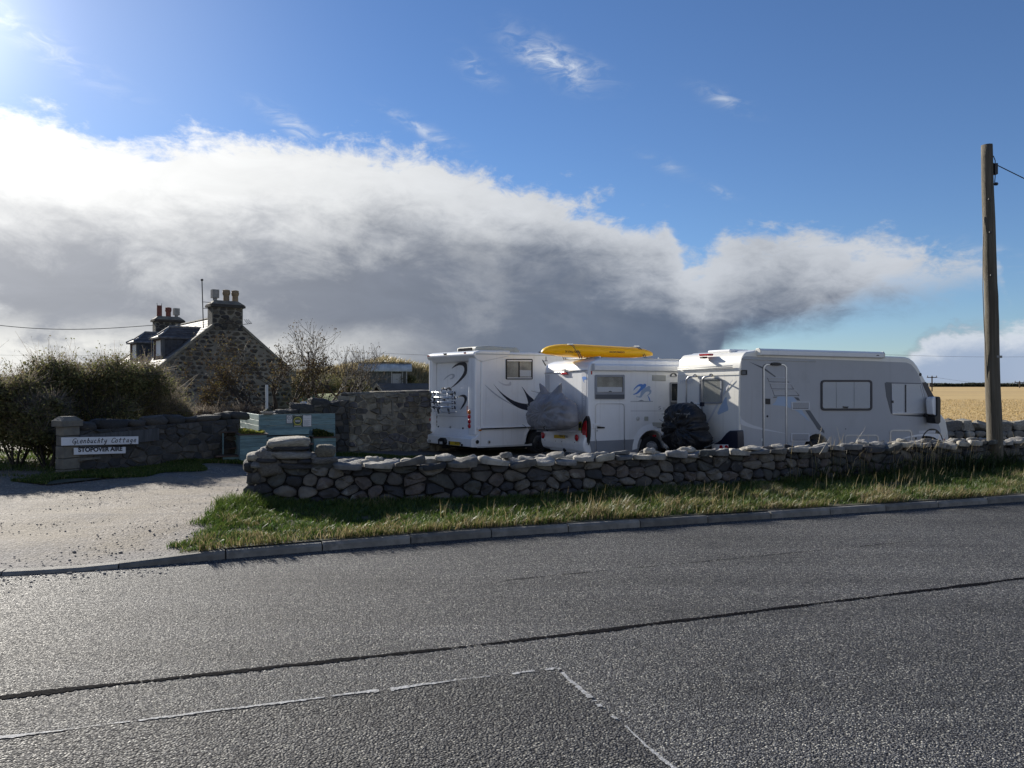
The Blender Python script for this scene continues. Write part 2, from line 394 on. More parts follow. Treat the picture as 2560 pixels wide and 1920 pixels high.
def gravel_mat(name):
    m = bpy.data.materials.new(name); m.use_nodes = True; t = m.node_tree; b = NB(t)
    p = t.nodes['Principled BSDF']; p.inputs['Roughness'].default_value = .85; p.inputs['Specular IOR Level'].default_value = .25
    tc = b.new('ShaderNodeTexCoord'); vec = tc.outputs['Object']
    v = b.new('ShaderNodeTexVoronoi'); v.inputs['Scale'].default_value = 46; t.links.new(vec, v.inputs['Vector'])
    sp = b.new('ShaderNodeSeparateColor'); t.links.new(v.outputs['Color'], sp.inputs[0])
    n1, _ = b.noise(vec, 1.1, 7, .65, .4); n2, _ = b.noise(vec, 16, 6, .6); n3, _ = b.noise(b.mapping(vec, rot=(0, 0, .5), scale=(.25, 1.5, 1)), 1.2, 5, .6)
    peb = b.ramp(sp.outputs[0], [(0, (.10, .09, .088)), (.4, (.138, .114, .090)), (.8, (.215, .182, .143)), (1, (.40, .37, .33))])
    dust = b.mix(n2, (.128, .102, .070), (.225, .186, .130))
    c = b.mix(b.m('MULTIPLY', b.sstep(n1, .34, .66), .72), peb, dust)
    c = b.mix(b.m('MULTIPLY', b.sstep(n3, .48, .70), .6), c, (.085, .078, .075))
    n5, _ = b.noise(b.mapping(vec, loc=(5, 2, 0)), 4.5, 9, .7, .5); n6, _ = b.noise(vec, 22, 5, .7)
    hv = b.new('ShaderNodeHueSaturation'); b.put(hv.inputs['Color'], c); b.put(hv.inputs['Value'], b.m('ADD', .22, b.m('ADD', b.m('MULTIPLY', n5, .95), b.m('MULTIPLY', n6, .60)))); c = hv.outputs[0]
    # loose dark chippings dragged in from the road near the kerb
    sx = b.new('ShaderNodeSeparateXYZ'); t.links.new(vec, sx.inputs[0])
    dk = b.m('SUBTRACT', sx.outputs[1], b.m('ADD', b.m('MULTIPLY', sx.outputs[0], .30), 8.15))
    near = b.sstep(b.m('ADD', dk, b.m('MULTIPLY', b.m('SUBTRACT', n1, .5), 2.2)), 1.5, .1)
    c = b.mix(b.m('MULTIPLY', near, .8), c, b.mix(sp.outputs[0], (.05, .05, .055), (.19, .18, .18)))
    b.put(p.inputs['Base Color'], c)
    h = b.m('ADD', b.m('MULTIPLY', v.outputs['Distance'], -.6), b.m('ADD', b.m('MULTIPLY', n2, .9), b.m('ADD', b.m('MULTIPLY', n1, 1.1), b.m('MULTIPLY', n3, 1.2))))
    bp = b.new('ShaderNodeBump'); bp.inputs['Strength'].default_value = .9; bp.inputs['Distance'].default_value = .014
    t.links.new(h, bp.inputs['Height']); t.links.new(bp.outputs[0], p.inputs['Normal'])
    return m
def field_mat(name):
    m = bpy.data.materials.new(name); m.use_nodes = True; t = m.node_tree; b = NB(t)
    p = t.nodes['Principled BSDF']; p.inputs['Roughness'].default_value = .9; p.inputs['Specular IOR Level'].default_value = .1
    tc = b.new('ShaderNodeTexCoord'); vec = tc.outputs['Object']
    n1, _ = b.noise(b.mapping(vec, scale=(.06, .45, 1)), 1.0, 7, .65); n2, _ = b.noise(vec, 3.0, 6, .7); n3, _ = b.noise(b.mapping(vec, scale=(.01, .05, 1)), 1.0, 4, .5)
    c = b.mix(b.sstep(n1, .3, .7), (.44, .31, .15), (.56, .42, .22)); c = b.mix(b.m('MULTIPLY', n2, .5), c, (.34, .24, .11))
    c = b.mix(b.sstep(n3, .4, .65), c, b.mix(.4, c, (.60, .44, .20)))
    b.put(p.inputs['Base Color'], c)
    bp = b.new('ShaderNodeBump'); bp.inputs['Strength'].default_value = .7; bp.inputs['Distance'].default_value = .15
    t.links.new(n2, bp.inputs['Height']); t.links.new(bp.outputs[0], p.inputs['Normal'])
    return m
def kayak_mat():
    m = mat('kayak_yellow', (.95, .66, .012), .38, .06, 2.5, dirt=((.75, .50, .02), 5, .55, .4)); t = m.node_tree; b = NB(t); p = t.nodes['Principled BSDF']; o = t.nodes['Material Output']
    tr = b.new('ShaderNodeBsdfTranslucent'); tr.inputs[0].default_value = (.95, .66, .03, 1); mx = b.new('ShaderNodeMixShader'); mx.inputs[0].default_value = .3
    t.links.new(p.outputs[0], mx.inputs[1]); t.links.new(tr.outputs[0], mx.inputs[2]); t.links.new(mx.outputs[0], o.inputs[0]); return m
M = dict(
    road=road_mat('asphalt'), patch=road_mat('asphalt_patch', 1.75, 84), gravel=gravel_mat('gravel'), field=field_mat('stubble'),
    tar=mat('bitumen', (.006, .006, .008), .95, .4, 30, .8, 60, spec=.03), chalk=mat('worn_line', (.30, .305, .31), .75, .45, 40, .6, 90),
    soil=mat('soil_turf', (.045, .055, .022), .95, .5, 5, .6, 30, col2=(.075, .062, .038)),
    lawn=mat('lawn', (.10, .15, .03), .95, .4, 2, .6, 20, col2=(.16, .18, .05)),
    dune=mat('dune_grass', (.33, .27, .14), .95, .3, 1.5, .7, 12, col2=(.20, .165, .085)),
    yard=mat('yard_tarmac', (.085, .085, .088), .8, .4, 1.2, .5, 60, col2=(.125, .12, .115), dirt=((.05, .05, .05), 2.5, .55, .6)),
    kerb=mat('kerb_concrete', (.235, .225, .20), .85, .3, 6, .5, 70, col2=(.14, .134, .12), orand=.22, dirt=((.06, .058, .05), 9, .55, .6)),
    white=mat('gelcoat_white', (.86, .87, .87), .28, .03, 1.2, coat=.5, streak=.22, dirt=((.60, .59, .56), 1.6, .56, .35)),
    white2=mat('gelcoat_cream', (.78, .765, .70), .30, .03, 1.2, coat=.4, streak=.22, dirt=((.58, .56, .50), 1.8, .56, .4)),
    silver=mat('silver_side', (.46, .465, .47), .55, .03, 1.0, spec=.3, streak=.2, dirt=((.36, .36, .36), 1.3, .55, .5)),
    silver2=mat('silver_band', (.60, .61, .63), .35, .03, 2.0, coat=.3),
    greyskirt=mat('grey_skirt', (.27, .285, .31), .4, .06, 2.0),
    ltgrey=mat('light_grey_plastic', (.55, .56, .55), .5, .05, 3),
    vent=mat('vent_grille', (.46, .46, .40), .5, .05, 9), alu=mat('aluminium', (.62, .63, .64), .3, .05, 8, metal=.85),
    black=mat('black_plastic', (.012, .012, .014), .45, .3, 8), rubber=mat('tyre_rubber', (.018, .018, .019), .8, .2, 20, .3, 60),
    navy=mat('navy_vinyl', (.012, .014, .028), .35), greydec=mat('grey_vinyl', (.45, .47, .50), .4), bluedec=mat('blue_vinyl', (.10, .25, .62), .4),
    palblue=mat('pale_blue_vinyl', (.36, .46, .60), .4), dkdec=mat('charcoal_vinyl', (.10, .11, .125), .45),
    red=mat('red_lens', (.42, .006, .014), .2, coat=.6), amber=mat('amber_lens', (.55, .16, .02), .2, coat=.6), yellowplate=mat('plate_yellow', (.62, .42, .03), .5, .1, 30),
    kayak=kayak_mat(),
    greycover=mat('grey_cover', (.21, .21, .225), .5, .15, 3, .25, 18, col2=(.27, .27, .285)), blackcover=mat('black_cover', (.010, .010, .011), .42, .3, 6, .9, 16),
    strap=mat('strap', (.30, .29, .26), .7), glass=glass_mat('window_glass', (.06, .065, .07), through=.93), darkglass=glass_mat('dark_glass', (.025, .028, .03)),
    blind=mat('blind', (.82, .84, .85), .6), interior=mat('interior_beige', (.42, .40, .33), .8, .3, 2.5), dark=mat('dark_void', (.008, .008, .009), .9),
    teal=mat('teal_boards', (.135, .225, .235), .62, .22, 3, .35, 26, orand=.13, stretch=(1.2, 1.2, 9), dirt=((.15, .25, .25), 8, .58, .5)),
    teal_lit=mat('teal_sunlit_boards', (.22, .31, .30), .5, .2, 4, .4, 30, orand=.10, dirt=((.30, .36, .34), 9, .50, .75)),  # paler copy of the teal: sunlight on end boards put into the colour
    brownwood=mat('brown_boards', (.085, .055, .04), .75, .3, 4, .3, 30, orand=.2),
    weathered=mat('weathered_timber', (.085, .09, .095), .8, .3, 3, .4, 30, stretch=(8, 8, .7), orand=.25),
    felt=mat('roof_felt', (.035, .042, .052), .9, .25, 3, .4, 40), bargeboard=mat('barge_boards', (.34, .32, .25), .8, .2, 5),
    tin=mat('corrugated_tin', (.50, .52, .50), .6, .25, 1.5, metal=.1, dirt=((.26, .24, .21), 4, .55, .5)),
    slate=mat('slate', (.12, .12, .125), .72, .3, 6, .3, 40, orand=.3, spec=.2, dirt=((.19, .17, .13), 9, .56, .5)), slatedark=mat('slate_hung', (.045, .05, .06), .6, .3, 7, .3, 40, orand=.35),
    mortar=mat('lime_mortar', (.21, .20, .172), .95, .25, 1.2, .6, 40, col2=(.12, .113, .098), dirt=((.10, .105, .07), 1.4, .52, .5)),
    mortar2=mat('old_mortar', (.36, .33, .26), .95, .3, 1.6, .7, 30, col2=(.24, .215, .165), dirt=((.30, .28, .17), 1.1, .56, .6)),
    darkmortar=mat('dark_mortar', (.055, .054, .052), .95, .35, 2.2, .7, 30, col2=(.085, .082, .075)),
    cope=mat('sandstone_cope', (.20, .19, .155), .9, .3, 4, .6, 30, col2=(.12, .115, .10), orand=.15),
    pot_buff=mat('buff_clay', (.22, .165, .105), .8, .2, 6, dirt=((.12, .10, .08), 6, .55, .6)), pot_red=mat('red_clay', (.16, .055, .042), .8, .2, 6, dirt=((.09, .05, .04), 6, .55, .6)),
    galv=mat('galvanised', (.22, .22, .215), .5, .2, 8, metal=.3), frame=mat('brown_frame', (.10, .045, .03), .6), whitepaint=mat('white_paint', (.62, .62, .60), .5, .06, 6),
    iron=mat('iron', (.03, .03, .032), .6), core=mat('wall_core', (.012, .012, .013), .95),
    pole=mat('pole_timber', (.085, .070, .048), .85, .35, 2.2, .8, 16, col2=(.15, .132, .10), stretch=(9, 9, .35), dirt=((.045, .05, .03), 3, .50, .6)),
    signboard=mat('sign_white', (.72, .74, .76), .35, .05, 4, dirt=((.52, .53, .50), 6, .58, .5)), ink=mat('sign_ink', (.008, .008, .014), .5),
    paper=mat('paper', (.60, .62, .62), .4), postergreen=mat('poster_green', (.03, .055, .035), .45), posteryellow=mat('poster_yellow', (.42, .40, .06), .45), ptext=mat('poster_print', (.16, .18, .20), .5),
    leaf=attr_mat('leaves', .75, .45, .12), blade=attr_mat('grass_blades', .45, .40, .35), bark=mat('bark', (.075, .062, .05), .9, .35, 12, .4, 40, col2=(.115, .10, .085)), bark2=mat('dark_bark', (.045, .038, .032), .9, .35, 12, .4, 40),
    cable=mat('cable', (.012, .012, .014), .6), pebble=mat('loose_stone', (.17, .16, .15), .85, .4, 20, col2=(.30, .28, .25)), terracotta=mat('pale_pot', (.50, .47, .42), .8),
    beach=stone_mat('beach_stone', [(.075, .075, .078), (.125, .118, .108), (.048, .050, .054), (.17, .158, .138), (.095, .098, .090), (.145, .125, .112), (.060, .062, .068), (.20, .188, .165)], .45, 16, .7),
    beachtop=stone_mat('cope_stone', [(.36, .345, .31), (.44, .415, .365), (.26, .255, .24), (.48, .445, .37), (.32, .31, .295), (.20, .20, .195)], .45, 18, .7, lich_col=(.54, .52, .47)),
    rubble=stone_mat('rubble_stone', [(.24, .22, .165), (.17, .158, .13), (.30, .27, .20), (.125, .12, .112), (.22, .19, .14), (.27, .25, .20), (.155, .148, .148), (.33, .305, .24), (.20, .185, .15)], .5, 12, 1.0, lich_col=(.46, .43, .29)),
    whin=stone_mat('whin_stone', [(.055, .053, .050), (.090, .080, .064), (.038, .038, .040), (.125, .112, .09), (.07, .065, .058), (.06, .052, .046)], .25, 12, .8, lich_col=(.16, .16, .12)),
    garden=stone_mat('garden_wall_stone', [(.068, .068, .066), (.105, .098, .086), (.050, .052, .053), (.135, .122, .10), (.080, .078, .072)], .4, 12, .9, lich_col=(.14, .14, .12), green=.15),
    fieldstone=stone_mat('field_stone', [(.26, .245, .205), (.36, .335, .28), (.19, .182, .165), (.44, .415, .35), (.29, .275, .24)], .4, 9, .9, lich_col=(.40, .39, .33)),
)

# ------------------------------------------------------------------ ground
KX = [-60, -12, -4.445, -3.82, -2.48, -.35, 2.73, 7.33, 20, 160]
KY = [-5.5, 5.05, 6.68, 6.83, 7.45, 8.36, 9.40, 11.0, 15.5, 66]
def _sm(xs, ys):
    X = np.linspace(xs[0], xs[-1], 2201); Y = np.interp(X, xs, ys)
    k = np.hanning(15); k /= k.sum(); Yp = np.pad(Y, 7, mode='edge'); Y2 = np.convolve(Yp, k, mode='valid')
    Y2[:8] = Y[:8]; Y2[-8:] = Y[-8:]
    return lambda x: np.interp(x, X, Y2)
kerb_y = _sm(KX, KY)
wall_y = _sm([-60, -3.55, -1.5, 0, 3, 9.2, 20, 160], [9.6, 10.02, 10.2, 10.5, 11.68, 14.2, 18.65, 76])
YARD = -.30
def g(x, y):
    x = np.asarray(x, float); y = np.asarray(y, float)
    ky = kerb_y(x); wy = wall_y(x)
    near = .02+.058*smooth01(-3.95, -2.5, x)
    mid = .05+.06*smooth01(-5.0, -3.2, x)
    t = smooth01(.2, 2.4, y-ky)
    z = near*(1-t)+mid*t
    drop = smooth01(.8, 5.2, y-wy)*smooth01(-7.2, -1.2, x)
    z = z+(YARD-z)*drop
    z = np.where(y < ky+.06, -.16, z)
    return z
def gz(x, y): return float(g(x, y))
def sheet(name, fxy, nu, nt, dz, m, kind='structure', parent=None, rough=0.0):
    U, T = np.meshgrid(np.linspace(0, 1, nu), np.linspace(0, 1, nt), indexing='ij')
    X, Y = fxy(U, T)
    Z = g(X, Y)+dz
    if rough:
        Z = Z+rough*smooth01(.1, .9, Y-kerb_y(X))*np.array([[mnoise.noise((float(a)*.9, float(c)*.9, 3)) for a, c in zip(ra, rc)] for ra, rc in zip(X, Y)])
    V = np.stack([X, Y, Z], -1).reshape(-1, 3)
    i = np.arange(nu-1)[:, None]*nt+np.arange(nt-1)[None, :]
    Q = np.stack([i, i+nt, i+nt+1, i+1], -1).reshape(-1, 4)
    o = np_mesh(name, V, Q, m, parent, smooth=True)
    if parent is None: tag(o, kind=kind)
    return o
# base ground to the horizon (fine near, coarse far)
def axis(lo, hi, fine_lo, fine_hi, nf, nc):
    f = np.linspace(fine_lo, fine_hi, nf)
    a = fine_lo-np.geomspace(.5, fine_lo-lo, nc)[::-1]; c = fine_hi+np.geomspace(.5, hi-fine_hi, nc)
    return np.concatenate([a, f, c])
gx = axis(-4000, 4000, -24, 26, 160, 26); gy = axis(-300, 5000, -2, 30, 130, 26)
GX, GY = np.meshgrid(gx, gy, indexing='ij'); GZ = g(np.clip(GX, -60, 150), np.clip(GY, -200, 4000))-.035
GZ = np.where((GX < -55) | (GX > 150), -.2, GZ)
ii = np.arange(len(gx)-1)[:, None]*len(gy)+np.arange(len(gy)-1)[None, :]
tag(np_mesh('ground', np.stack([GX, GY, GZ], -1).reshape(-1, 3), np.stack([ii, ii+len(gy), ii+len(gy)+1, ii+1], -1).reshape(-1, 4), M['soil'], smooth=True), kind='structure')

# road
def road_strip():
    X = np.concatenate([np.linspace(-60, -8, 30), np.linspace(-7.9, 12, 90), np.linspace(12.3, 160, 60)])
    V = []; nt = 14
    for x in X:
        y1 = float(kerb_y(x))+.03
        for k in range(nt):
            s = k/(nt-1); y = y1-15.5*s
            cam_ = .05*math.sin(math.pi*min(1, (y1-y)/6.4)*.5)*0
            V.append((x, y, cam_))
    i = np.arange(len(X)-1)[:, None]*nt+np.arange(nt-1)[None, :]
    return tag(np_mesh('road', V, np.stack([i, i+1, i+nt+1, i+nt], -1).reshape(-1, 4), M['road'], smooth=True), kind='structure')
ROAD = road_strip()
def ribbon(name, pts, w, z, m, seed, step=.012, jit=.5, gaps=0.0, parent=None):
    r = random.Random(seed); P = [Vector((p[0], p[1], 0)) for p in pts]; V = []; Fc = []
    L = 0; wob = 0; run = True; count = 0
    for a, c in zip(P[:-1], P[1:]):
        d = (c-a); n = max(2, int(d.length/step)); t = d.normalized(); nn = Vector((-t.y, t.x, 0)); prev = None
        for k in range(n+1):
            s = k/n; wob = wob*.93+r.uniform(-1, 1)*.0022; L += step
            ww = w*(1+jit*(mnoise.noise((L*2.1, seed, 0))*1.4+mnoise.noise((L*40, seed, 3))*.9))
            on = mnoise.noise((L*3.1, seed+5.5, 1))*.6+mnoise.noise((L*25, seed+1.5, 1))*.5 > gaps-.75 if gaps else True
            if count > 0: on = False; count -= 1
            elif gaps and not on: count = 1
            ww = max(ww, .002)
            p = a+d*s+nn*wob
            cur = None
            if on:
                V += [(p+nn*ww/2+Vector((0, 0, z)))[:], (p-nn*ww*(.5+r.uniform(0, .5)*jit)+Vector((0, 0, z)))[:]]; cur = len(V)-2
                if prev is not None: Fc.append((prev, prev+1, cur+1, cur))
            prev = cur
    return mesh(name, V, Fc, m, parent)
def gp(u, v, z=0.0):
    D = (CAMZ-z)*F/(v-V0); return ((u-U0)/F*D, D)
j0, j1, j2 = gp(0, 1742), gp(1280, 1603), gp(2560, 1445)
jl = (j0[0]-(j1[0]-j0[0])*3, j0[1]-(j1[1]-j0[1])*3); jr = (j2[0]+(j2[0]-j1[0])*3, j2[1]+(j2[1]-j1[1])*3)
tag(ribbon('tar_joint', [jl, j0, j1, j2, jr], .030, .004, M['tar'], 4, jit=1.25, gaps=.12), 'black tar joint running along the middle of the road', None, None, 'structure')
s0, s1, s2, s3 = gp(0, 1846), gp(1280, 1686), gp(1392, 1672), gp(1685, 1925)
sl_ = (s0[0]-(s1[0]-s0[0])*2, s0[1]-(s1[1]-s0[1])*2); s4 = (s3[0]+(s3[0]-s2[0])*1.5, s3[1]+(s3[1]-s2[1])*1.5)
pv = [sl_, s0, s1, s2, s3, s4, (sl_[0]+1.2, sl_[1]-3.2)]
tag(mesh('road_patch', [(x, y, .004) for x, y in pv], [list(range(len(pv)))[::-1]], M['patch']), kind='structure')
tag(ribbon('patch_seam', [sl_, s0, s1, s2, s3, s4], .017, .0075, M['chalk'], 9, jit=1.0, gaps=.52), kind='structure')
# thin fresh joint far lane
f0, f1 = gp(1250, 1452), gp(2300, 1352)
tag(ribbon('road_crack', [f0, f1], .008, .004, M['tar'], 21, jit=1.0, gaps=.45), kind='structure')

# kerb of separate stones
KERB = tag(empty('kerb'), kind='structure')
def kerb_top(x): return .030+.050*float(smooth01(-3.95, -2.55, x))
def make_kerb():
    x = -16.0; r = random.Random(3)
    while x < 40:
        seg = .91 if x < 20 else 1.8
        s = (float(kerb_y(x+.4))-float(kerb_y(x)))/.4; dx = seg/math.hypot(1, s)
        if abs(x+3.95) < dx*.5: pass
        x0, x1 = x+.006, x+dx-.006; V = []; Fc = []
        n = 4
        dzr = r.uniform(-.006, .006)
        for k in range(n):
            xx = x0+(x1-x0)*k/(n-1); y = float(kerb_y(xx)); nn = Vector((-s, 1)).normalized(); zt = kerb_top(xx)+dzr
            for (o, z) in ((0, -.1), (.0, zt-.028), (.008, zt-.012), (.024, zt), (.128, zt+.002), (.128, -.1)):
                V.append((xx+nn.x*o, y+nn.y*o, z))
        for k in range(n-1):
            for j in range(5): a = k*6+j; Fc.append((a, a+6, a+7, a+1))
        Fc += [(0, 1, 2, 3, 4, 5), tuple((n-1)*6+j for j in range(5, -1, -1))]
        mesh('kerb_stone', [Vector(v)-Vector((x0, y, 0)) for v in V], Fc, M['kerb'], KERB, (x0, y, 0))
        x += dx
make_kerb()

# verge, driveway, yard
def verge_xy(U, T):
    xl = -3.12+(-3.75+3.12)*T; X = xl+(45-xl)*U**2.2
    k = kerb_y(X)+.095; w = wall_y(X)+.35
    return X, k+(w-k)*T
sheet('verge', verge_xy, 140, 14, .012, M['soil'], rough=.03)
def drive_xy(U, T):
    X = -22+(19.6)*U; k = kerb_y(X)+.085
    return X, k+(21-k)*T
sheet('driveway', drive_xy, 90, 60, .0, M['gravel'], rough=.03)
def yard_xy(U, T):
    X = -5.6+26*U; w = wall_y(X)+.1
    return X, np.maximum(w, np.where(X < -3.2, 14.5-(X+3.2)*2.2, 0))+(27-w)*T
sheet('yard', yard_xy, 70, 40, .022, M['yard'], rough=.012)

# ------------------------------------------------------------------ stones
def clip_half(P, nx, ny, c):
    """keep points with nx*x+ny*y <= c"""
    out = []
    for i in range(len(P)):
        a, b_ = P[i], P[(i+1) % len(P)]
        da = nx*a[0]+ny*a[1]-c; db = nx*b_[0]+ny*b_[1]-c
        if da <= 0: out.append(a)
        if (da < 0 < db) or (db < 0 < da):
            t = da/(da-db); out.append((a[0]+(b_[0]-a[0])*t, a[1]+(b_[1]-a[1])*t))
    return out
def cells(bounds, rowh, stw, r, jit=.3, asp=1.7, skip=0.0):
    """irregular coursed Voronoi cells filling a convex outline"""
    xs = [p[0] for p in bounds]; ys = [p[1] for p in bounds]
    S = []; y = min(ys)
    while y < max(ys)+.01:
        h = r.uniform(*rowh); x = min(xs)-r.uniform(0, stw[1])
        while x < max(xs)+stw[0]:
            w = r.uniform(*stw)*(1.0 if r.random() > .2 else .6)
            S.append(((x+w/2+r.uniform(-jit, jit)*w)/asp, y+h/2+r.uniform(-jit, jit)*h)); x += w
        y += h
    A = np.array(S); out = []
    for i, (sx, sy) in enumerate(S):
        P = [(p[0]/asp, p[1]) for p in bounds]
        d = np.hypot(A[:, 0]-sx, A[:, 1]-sy); nb = np.argsort(d)[1:18]
        for j in nb:
            qx, qy = S[j]; nx, ny = qx-sx, qy-sy
            P = clip_half(P, nx, ny, (qx*qx+qy*qy-sx*sx-sy*sy)/2)
            if len(P) < 3: break
        if len(P) < 3: continue
        P = [(p[0]*asp, p[1]) for p in P]
        ar = abs(sum(P[k][0]*P[(k+1) % len(P)][1]-P[(k+1) % len(P)][0]*P[k][1] for k in range(len(P))))/2
        if ar < .25*rowh[0]*stw[0] or r.random() < skip: continue
        out.append((P, ar))
    return out
def stone_from_poly(P, gap, bulge, depth, r, fmap, m, parent, rnd=1, name='stone', smooth=True, origin=None, rough=.25):
    cx = sum(p[0] for p in P)/len(P); cy = sum(p[1] for p in P)/len(P)
    Q = []
    for x, y in P:
        d = math.hypot(x-cx, y-cy); s = max(.35, (d-gap)/d) if d > 1e-6 else 1
        Q.append((cx+(x-cx)*s*r.uniform(.95, 1.0), cy+(y-cy)*s*r.uniform(.95, 1.0)))
    # drop tiny edges
    Q2 = [Q[0]]
    for q in Q[1:]:
        if math.hypot(q[0]-Q2[-1][0], q[1]-Q2[-1][1]) > gap*1.2+.008: Q2.append(q)
    if len(Q2) < 4: Q2 = Q
    Q = chaikin(Q2, rnd); n = len(Q)
    tx, ty = r.uniform(-.22, .22), r.uniform(-.22, .22); bz = bulge*r.uniform(.55, 1.3); sd = r.uniform(0, 99)
    V = []
    for sc, h, nz in ((.93, -depth, 0), (1.0, -.0, .15), (.955, .72, .6), (.74, .97, 1)):
        for x, y in Q:
            X = cx+(x-cx)*sc; Y = cy+(y-cy)*sc
            hh = h if h < 0 else h*bz+nz*((X-cx)*tx+(Y-cy)*ty)+nz*bz*rough*mnoise.noise((X*14+sd, Y*14, sd))*1.6
            V.append((X, Y, hh))
    V.append((cx, cy, bz*r.uniform(.92, 1.05)))
    Fc = []
    for k in range(3):
        for i in range(n):
            j = (i+1) % n; Fc.append((k*n+i, k*n+j, (k+1)*n+j, (k+1)*n+i))
    for i in range(n): Fc.append((3*n+i, 3*n+(i+1) % n, 4*n))
    W = [Vector(fmap(*v)) for v in V]; c = Vector(fmap(cx, cy, 0))
    o = mesh(name, [w-c for w in W], Fc, m, parent, c-(origin or Vector((0, 0, 0))), smooth)
    return o
def rock_mesh(name, seed, dims, sub=2, amp=.16, sq=.75):
    bm = bmesh.new(); bmesh.ops.create_icosphere(bm, subdivisions=sub, radius=1)
    for v in bm.verts:
        p = v.co.copy(); q = Vector([math.copysign(abs(c)**sq, c) for c in p])
        k = 1+amp*mnoise.noise(p*1.3+Vector((seed, seed*2.1, 0)))*1.6+amp*.5*mnoise.noise(p*3.1+Vector((seed, 0, 7)))
        v.co = Vector((q.x*dims[0]*k, q.y*dims[1]*k, q.z*dims[2]*k))
    me = bpy.data.meshes.new(name); bm.to_mesh(me); bm.free()
    me.polygons.foreach_set('use_smooth', [True]*len(me.polygons))
    return me

# ------------------------------------------------------------------ dry stone wall along the verge
def wall_frame(yf):
    """arc-length map of the wall's front line"""
    X = np.linspace(-3.40, 34, 800); Y = yf(X); s = np.concatenate([[0], np.cumsum(np.hypot(np.diff(X), np.diff(Y)))])
    def f(a):
        x = float(np.interp(a, s, X)); y = float(np.interp(a, s, Y)); x2 = float(np.interp(a+.05, s, X)); y2 = float(np.interp(a+.05, s, Y))
        t = Vector((x2-x, y2-y, 0)).normalized() if a+.05 < s[-1] else Vector((1, .4, 0)).normalized()
        return Vector((x, y, 0)), t, Vector((t.y, -t.x, 0))
    return f, s[-1]
WF, WL = wall_frame(wall_y)
def build_front_wall():
    r = random.Random(5)
    org = Vector((-3.40, 10.02, .05))
    t = thing('dry_stone_wall', 'low dry stone wall of grey beach boulders with pale flat cope stones along the verge', 'stone wall', org)
    TH = .46; H = .50
    # dark heart of the wall
    mb = MB(); n = 90
    V = []; Fc = []
    for k in range(n+1):
        p, tt, nn = WF(.07+(WL-.1)*(k/n)); z0 = gz(p.x, p.y)-.06
        for o, z in ((-.07, z0), (-.07, z0+H-.03), (-TH+.07, z0+H-.03), (-TH+.07, z0-.3)): V.append((p+nn*o+Vector((0, 0, z)))-org)
    for k in range(n):
        for j in range(3): a = k*4+j; Fc.append((a, a+4, a+5, a+1))
    Fc += [(0, 1, 2, 3), (n*4+3, n*4+2, n*4+1, n*4)]
    mesh('core', V, Fc, M['core'], t)
    cnt = 0; pend = []
    def fm(a, y, h):
        p, tt, nn = WF(max(a, 0)) if a >= 0 else (WF(0)[0]+WF(0)[1]*a, WF(0)[1], WF(0)[2])
        lean = -.10*y
        return p+nn*(h-.03+lean)+Vector((0, 0, gz(p.x, p.y-.1)-.05+y))
    L1 = WL-.3
    def mk(P, sep):
        return stone_from_poly(P, .0045, .055, .16, r, fm, M['beach'], t, 1, origin=org, rough=.75, smooth=r.random() < .35)
    cs = cells([(0, 0), (L1, 0), (L1, H+.03), (0, H+.03)], (.085, .19), (.12, .42), r, .34, 1.4)
    cs.sort(key=lambda c: -c[1]/((2.5+c[0][0][0])+8)**2)
    far = []
    for i, (P, ar) in enumerate(cs):
        o = mk(P, i < 285); cnt += 1
        if i >= 285: far.append(o)
    # the smaller and more distant stones joined as one part
    V = []; Fc = []
    for o in far:
        n0 = len(V); V += [v.co+o.location for v in o.data.vertices]; Fc += [[q+n0 for q in p.vertices] for p in o.data.polygons]
        me = o.data; bpy.data.objects.remove(o); bpy.data.meshes.remove(me)
    tag(mesh('stonework', V, Fc, M['beach'], t), kind='stuff')
    L1 = 17.0
    # end face towards the driveway
    p0, t0, n0 = WF(0)
    def fe(a, y, h): return p0-n0*a-t0*(h+.02-.06*y)+Vector((0, 0, gz(p0.x, p0.y)-.05+y))
    for P, ar in cells([(0, 0), (TH+.05, 0), (TH+.05, H+.03), (0, H+.03)], (.12, .2), (.2, .34), r, .25, 1.3):
        stone_from_poly(P, .008, .08, .12, r, fe, M['beach'], t, 1, origin=org); cnt += 1
    # back face, roughly
    bk = MB()
    for P, ar in cells([(0, -.25), (L1, -.25), (L1, H), (0, H)], (.13, .22), (.25, .5), r, .26, 1.5):
        cx = sum(p[0] for p in P)/len(P); cy = sum(p[1] for p in P)/len(P); nq = len(P)
        fb = lambda x, y, h: WF(x)[0]-WF(x)[2]*(TH-.05+h)+Vector((0, 0, gz(WF(x)[0].x, WF(x)[0].y)-.05+y))-org
        bk.add([fb(cx+(x-cx)*.95, cy+(y-cy)*.95, -.1) for x, y in P]+[fb(cx+(x-cx)*.8, cy+(y-cy)*.8, .05) for x, y in P], [(i, i+nq, (i+1) % nq+nq, (i+1) % nq) for i in range(nq)]+[list(range(nq, 2*nq))[::-1]])
    tag(bk.build('back_stonework', M['beach'], t, fix=False), kind='stuff')
    # flat cope slabs laid across the wall head, and a few perched on top
    def cope(P, zb, th, tilt, m_):
        tx, ty = tilt
        cx = sum(p[0] for p in P)/len(P); cy = sum(p[1] for p in P)/len(P)
        def fc(x, y, h):
            p, tt, nn = WF(max(x, 0)); base = p+tt*min(x, 0)
            return base-nn*(y-.05)+Vector((0, 0, gz(p.x, p.y)+zb+h+tx*(x-cx)+ty*(y-cy)))
        stone_from_poly(P, .004, .030, th*.55, r, fc, m_, t, 2, 'cope_stone', True, org, .5)
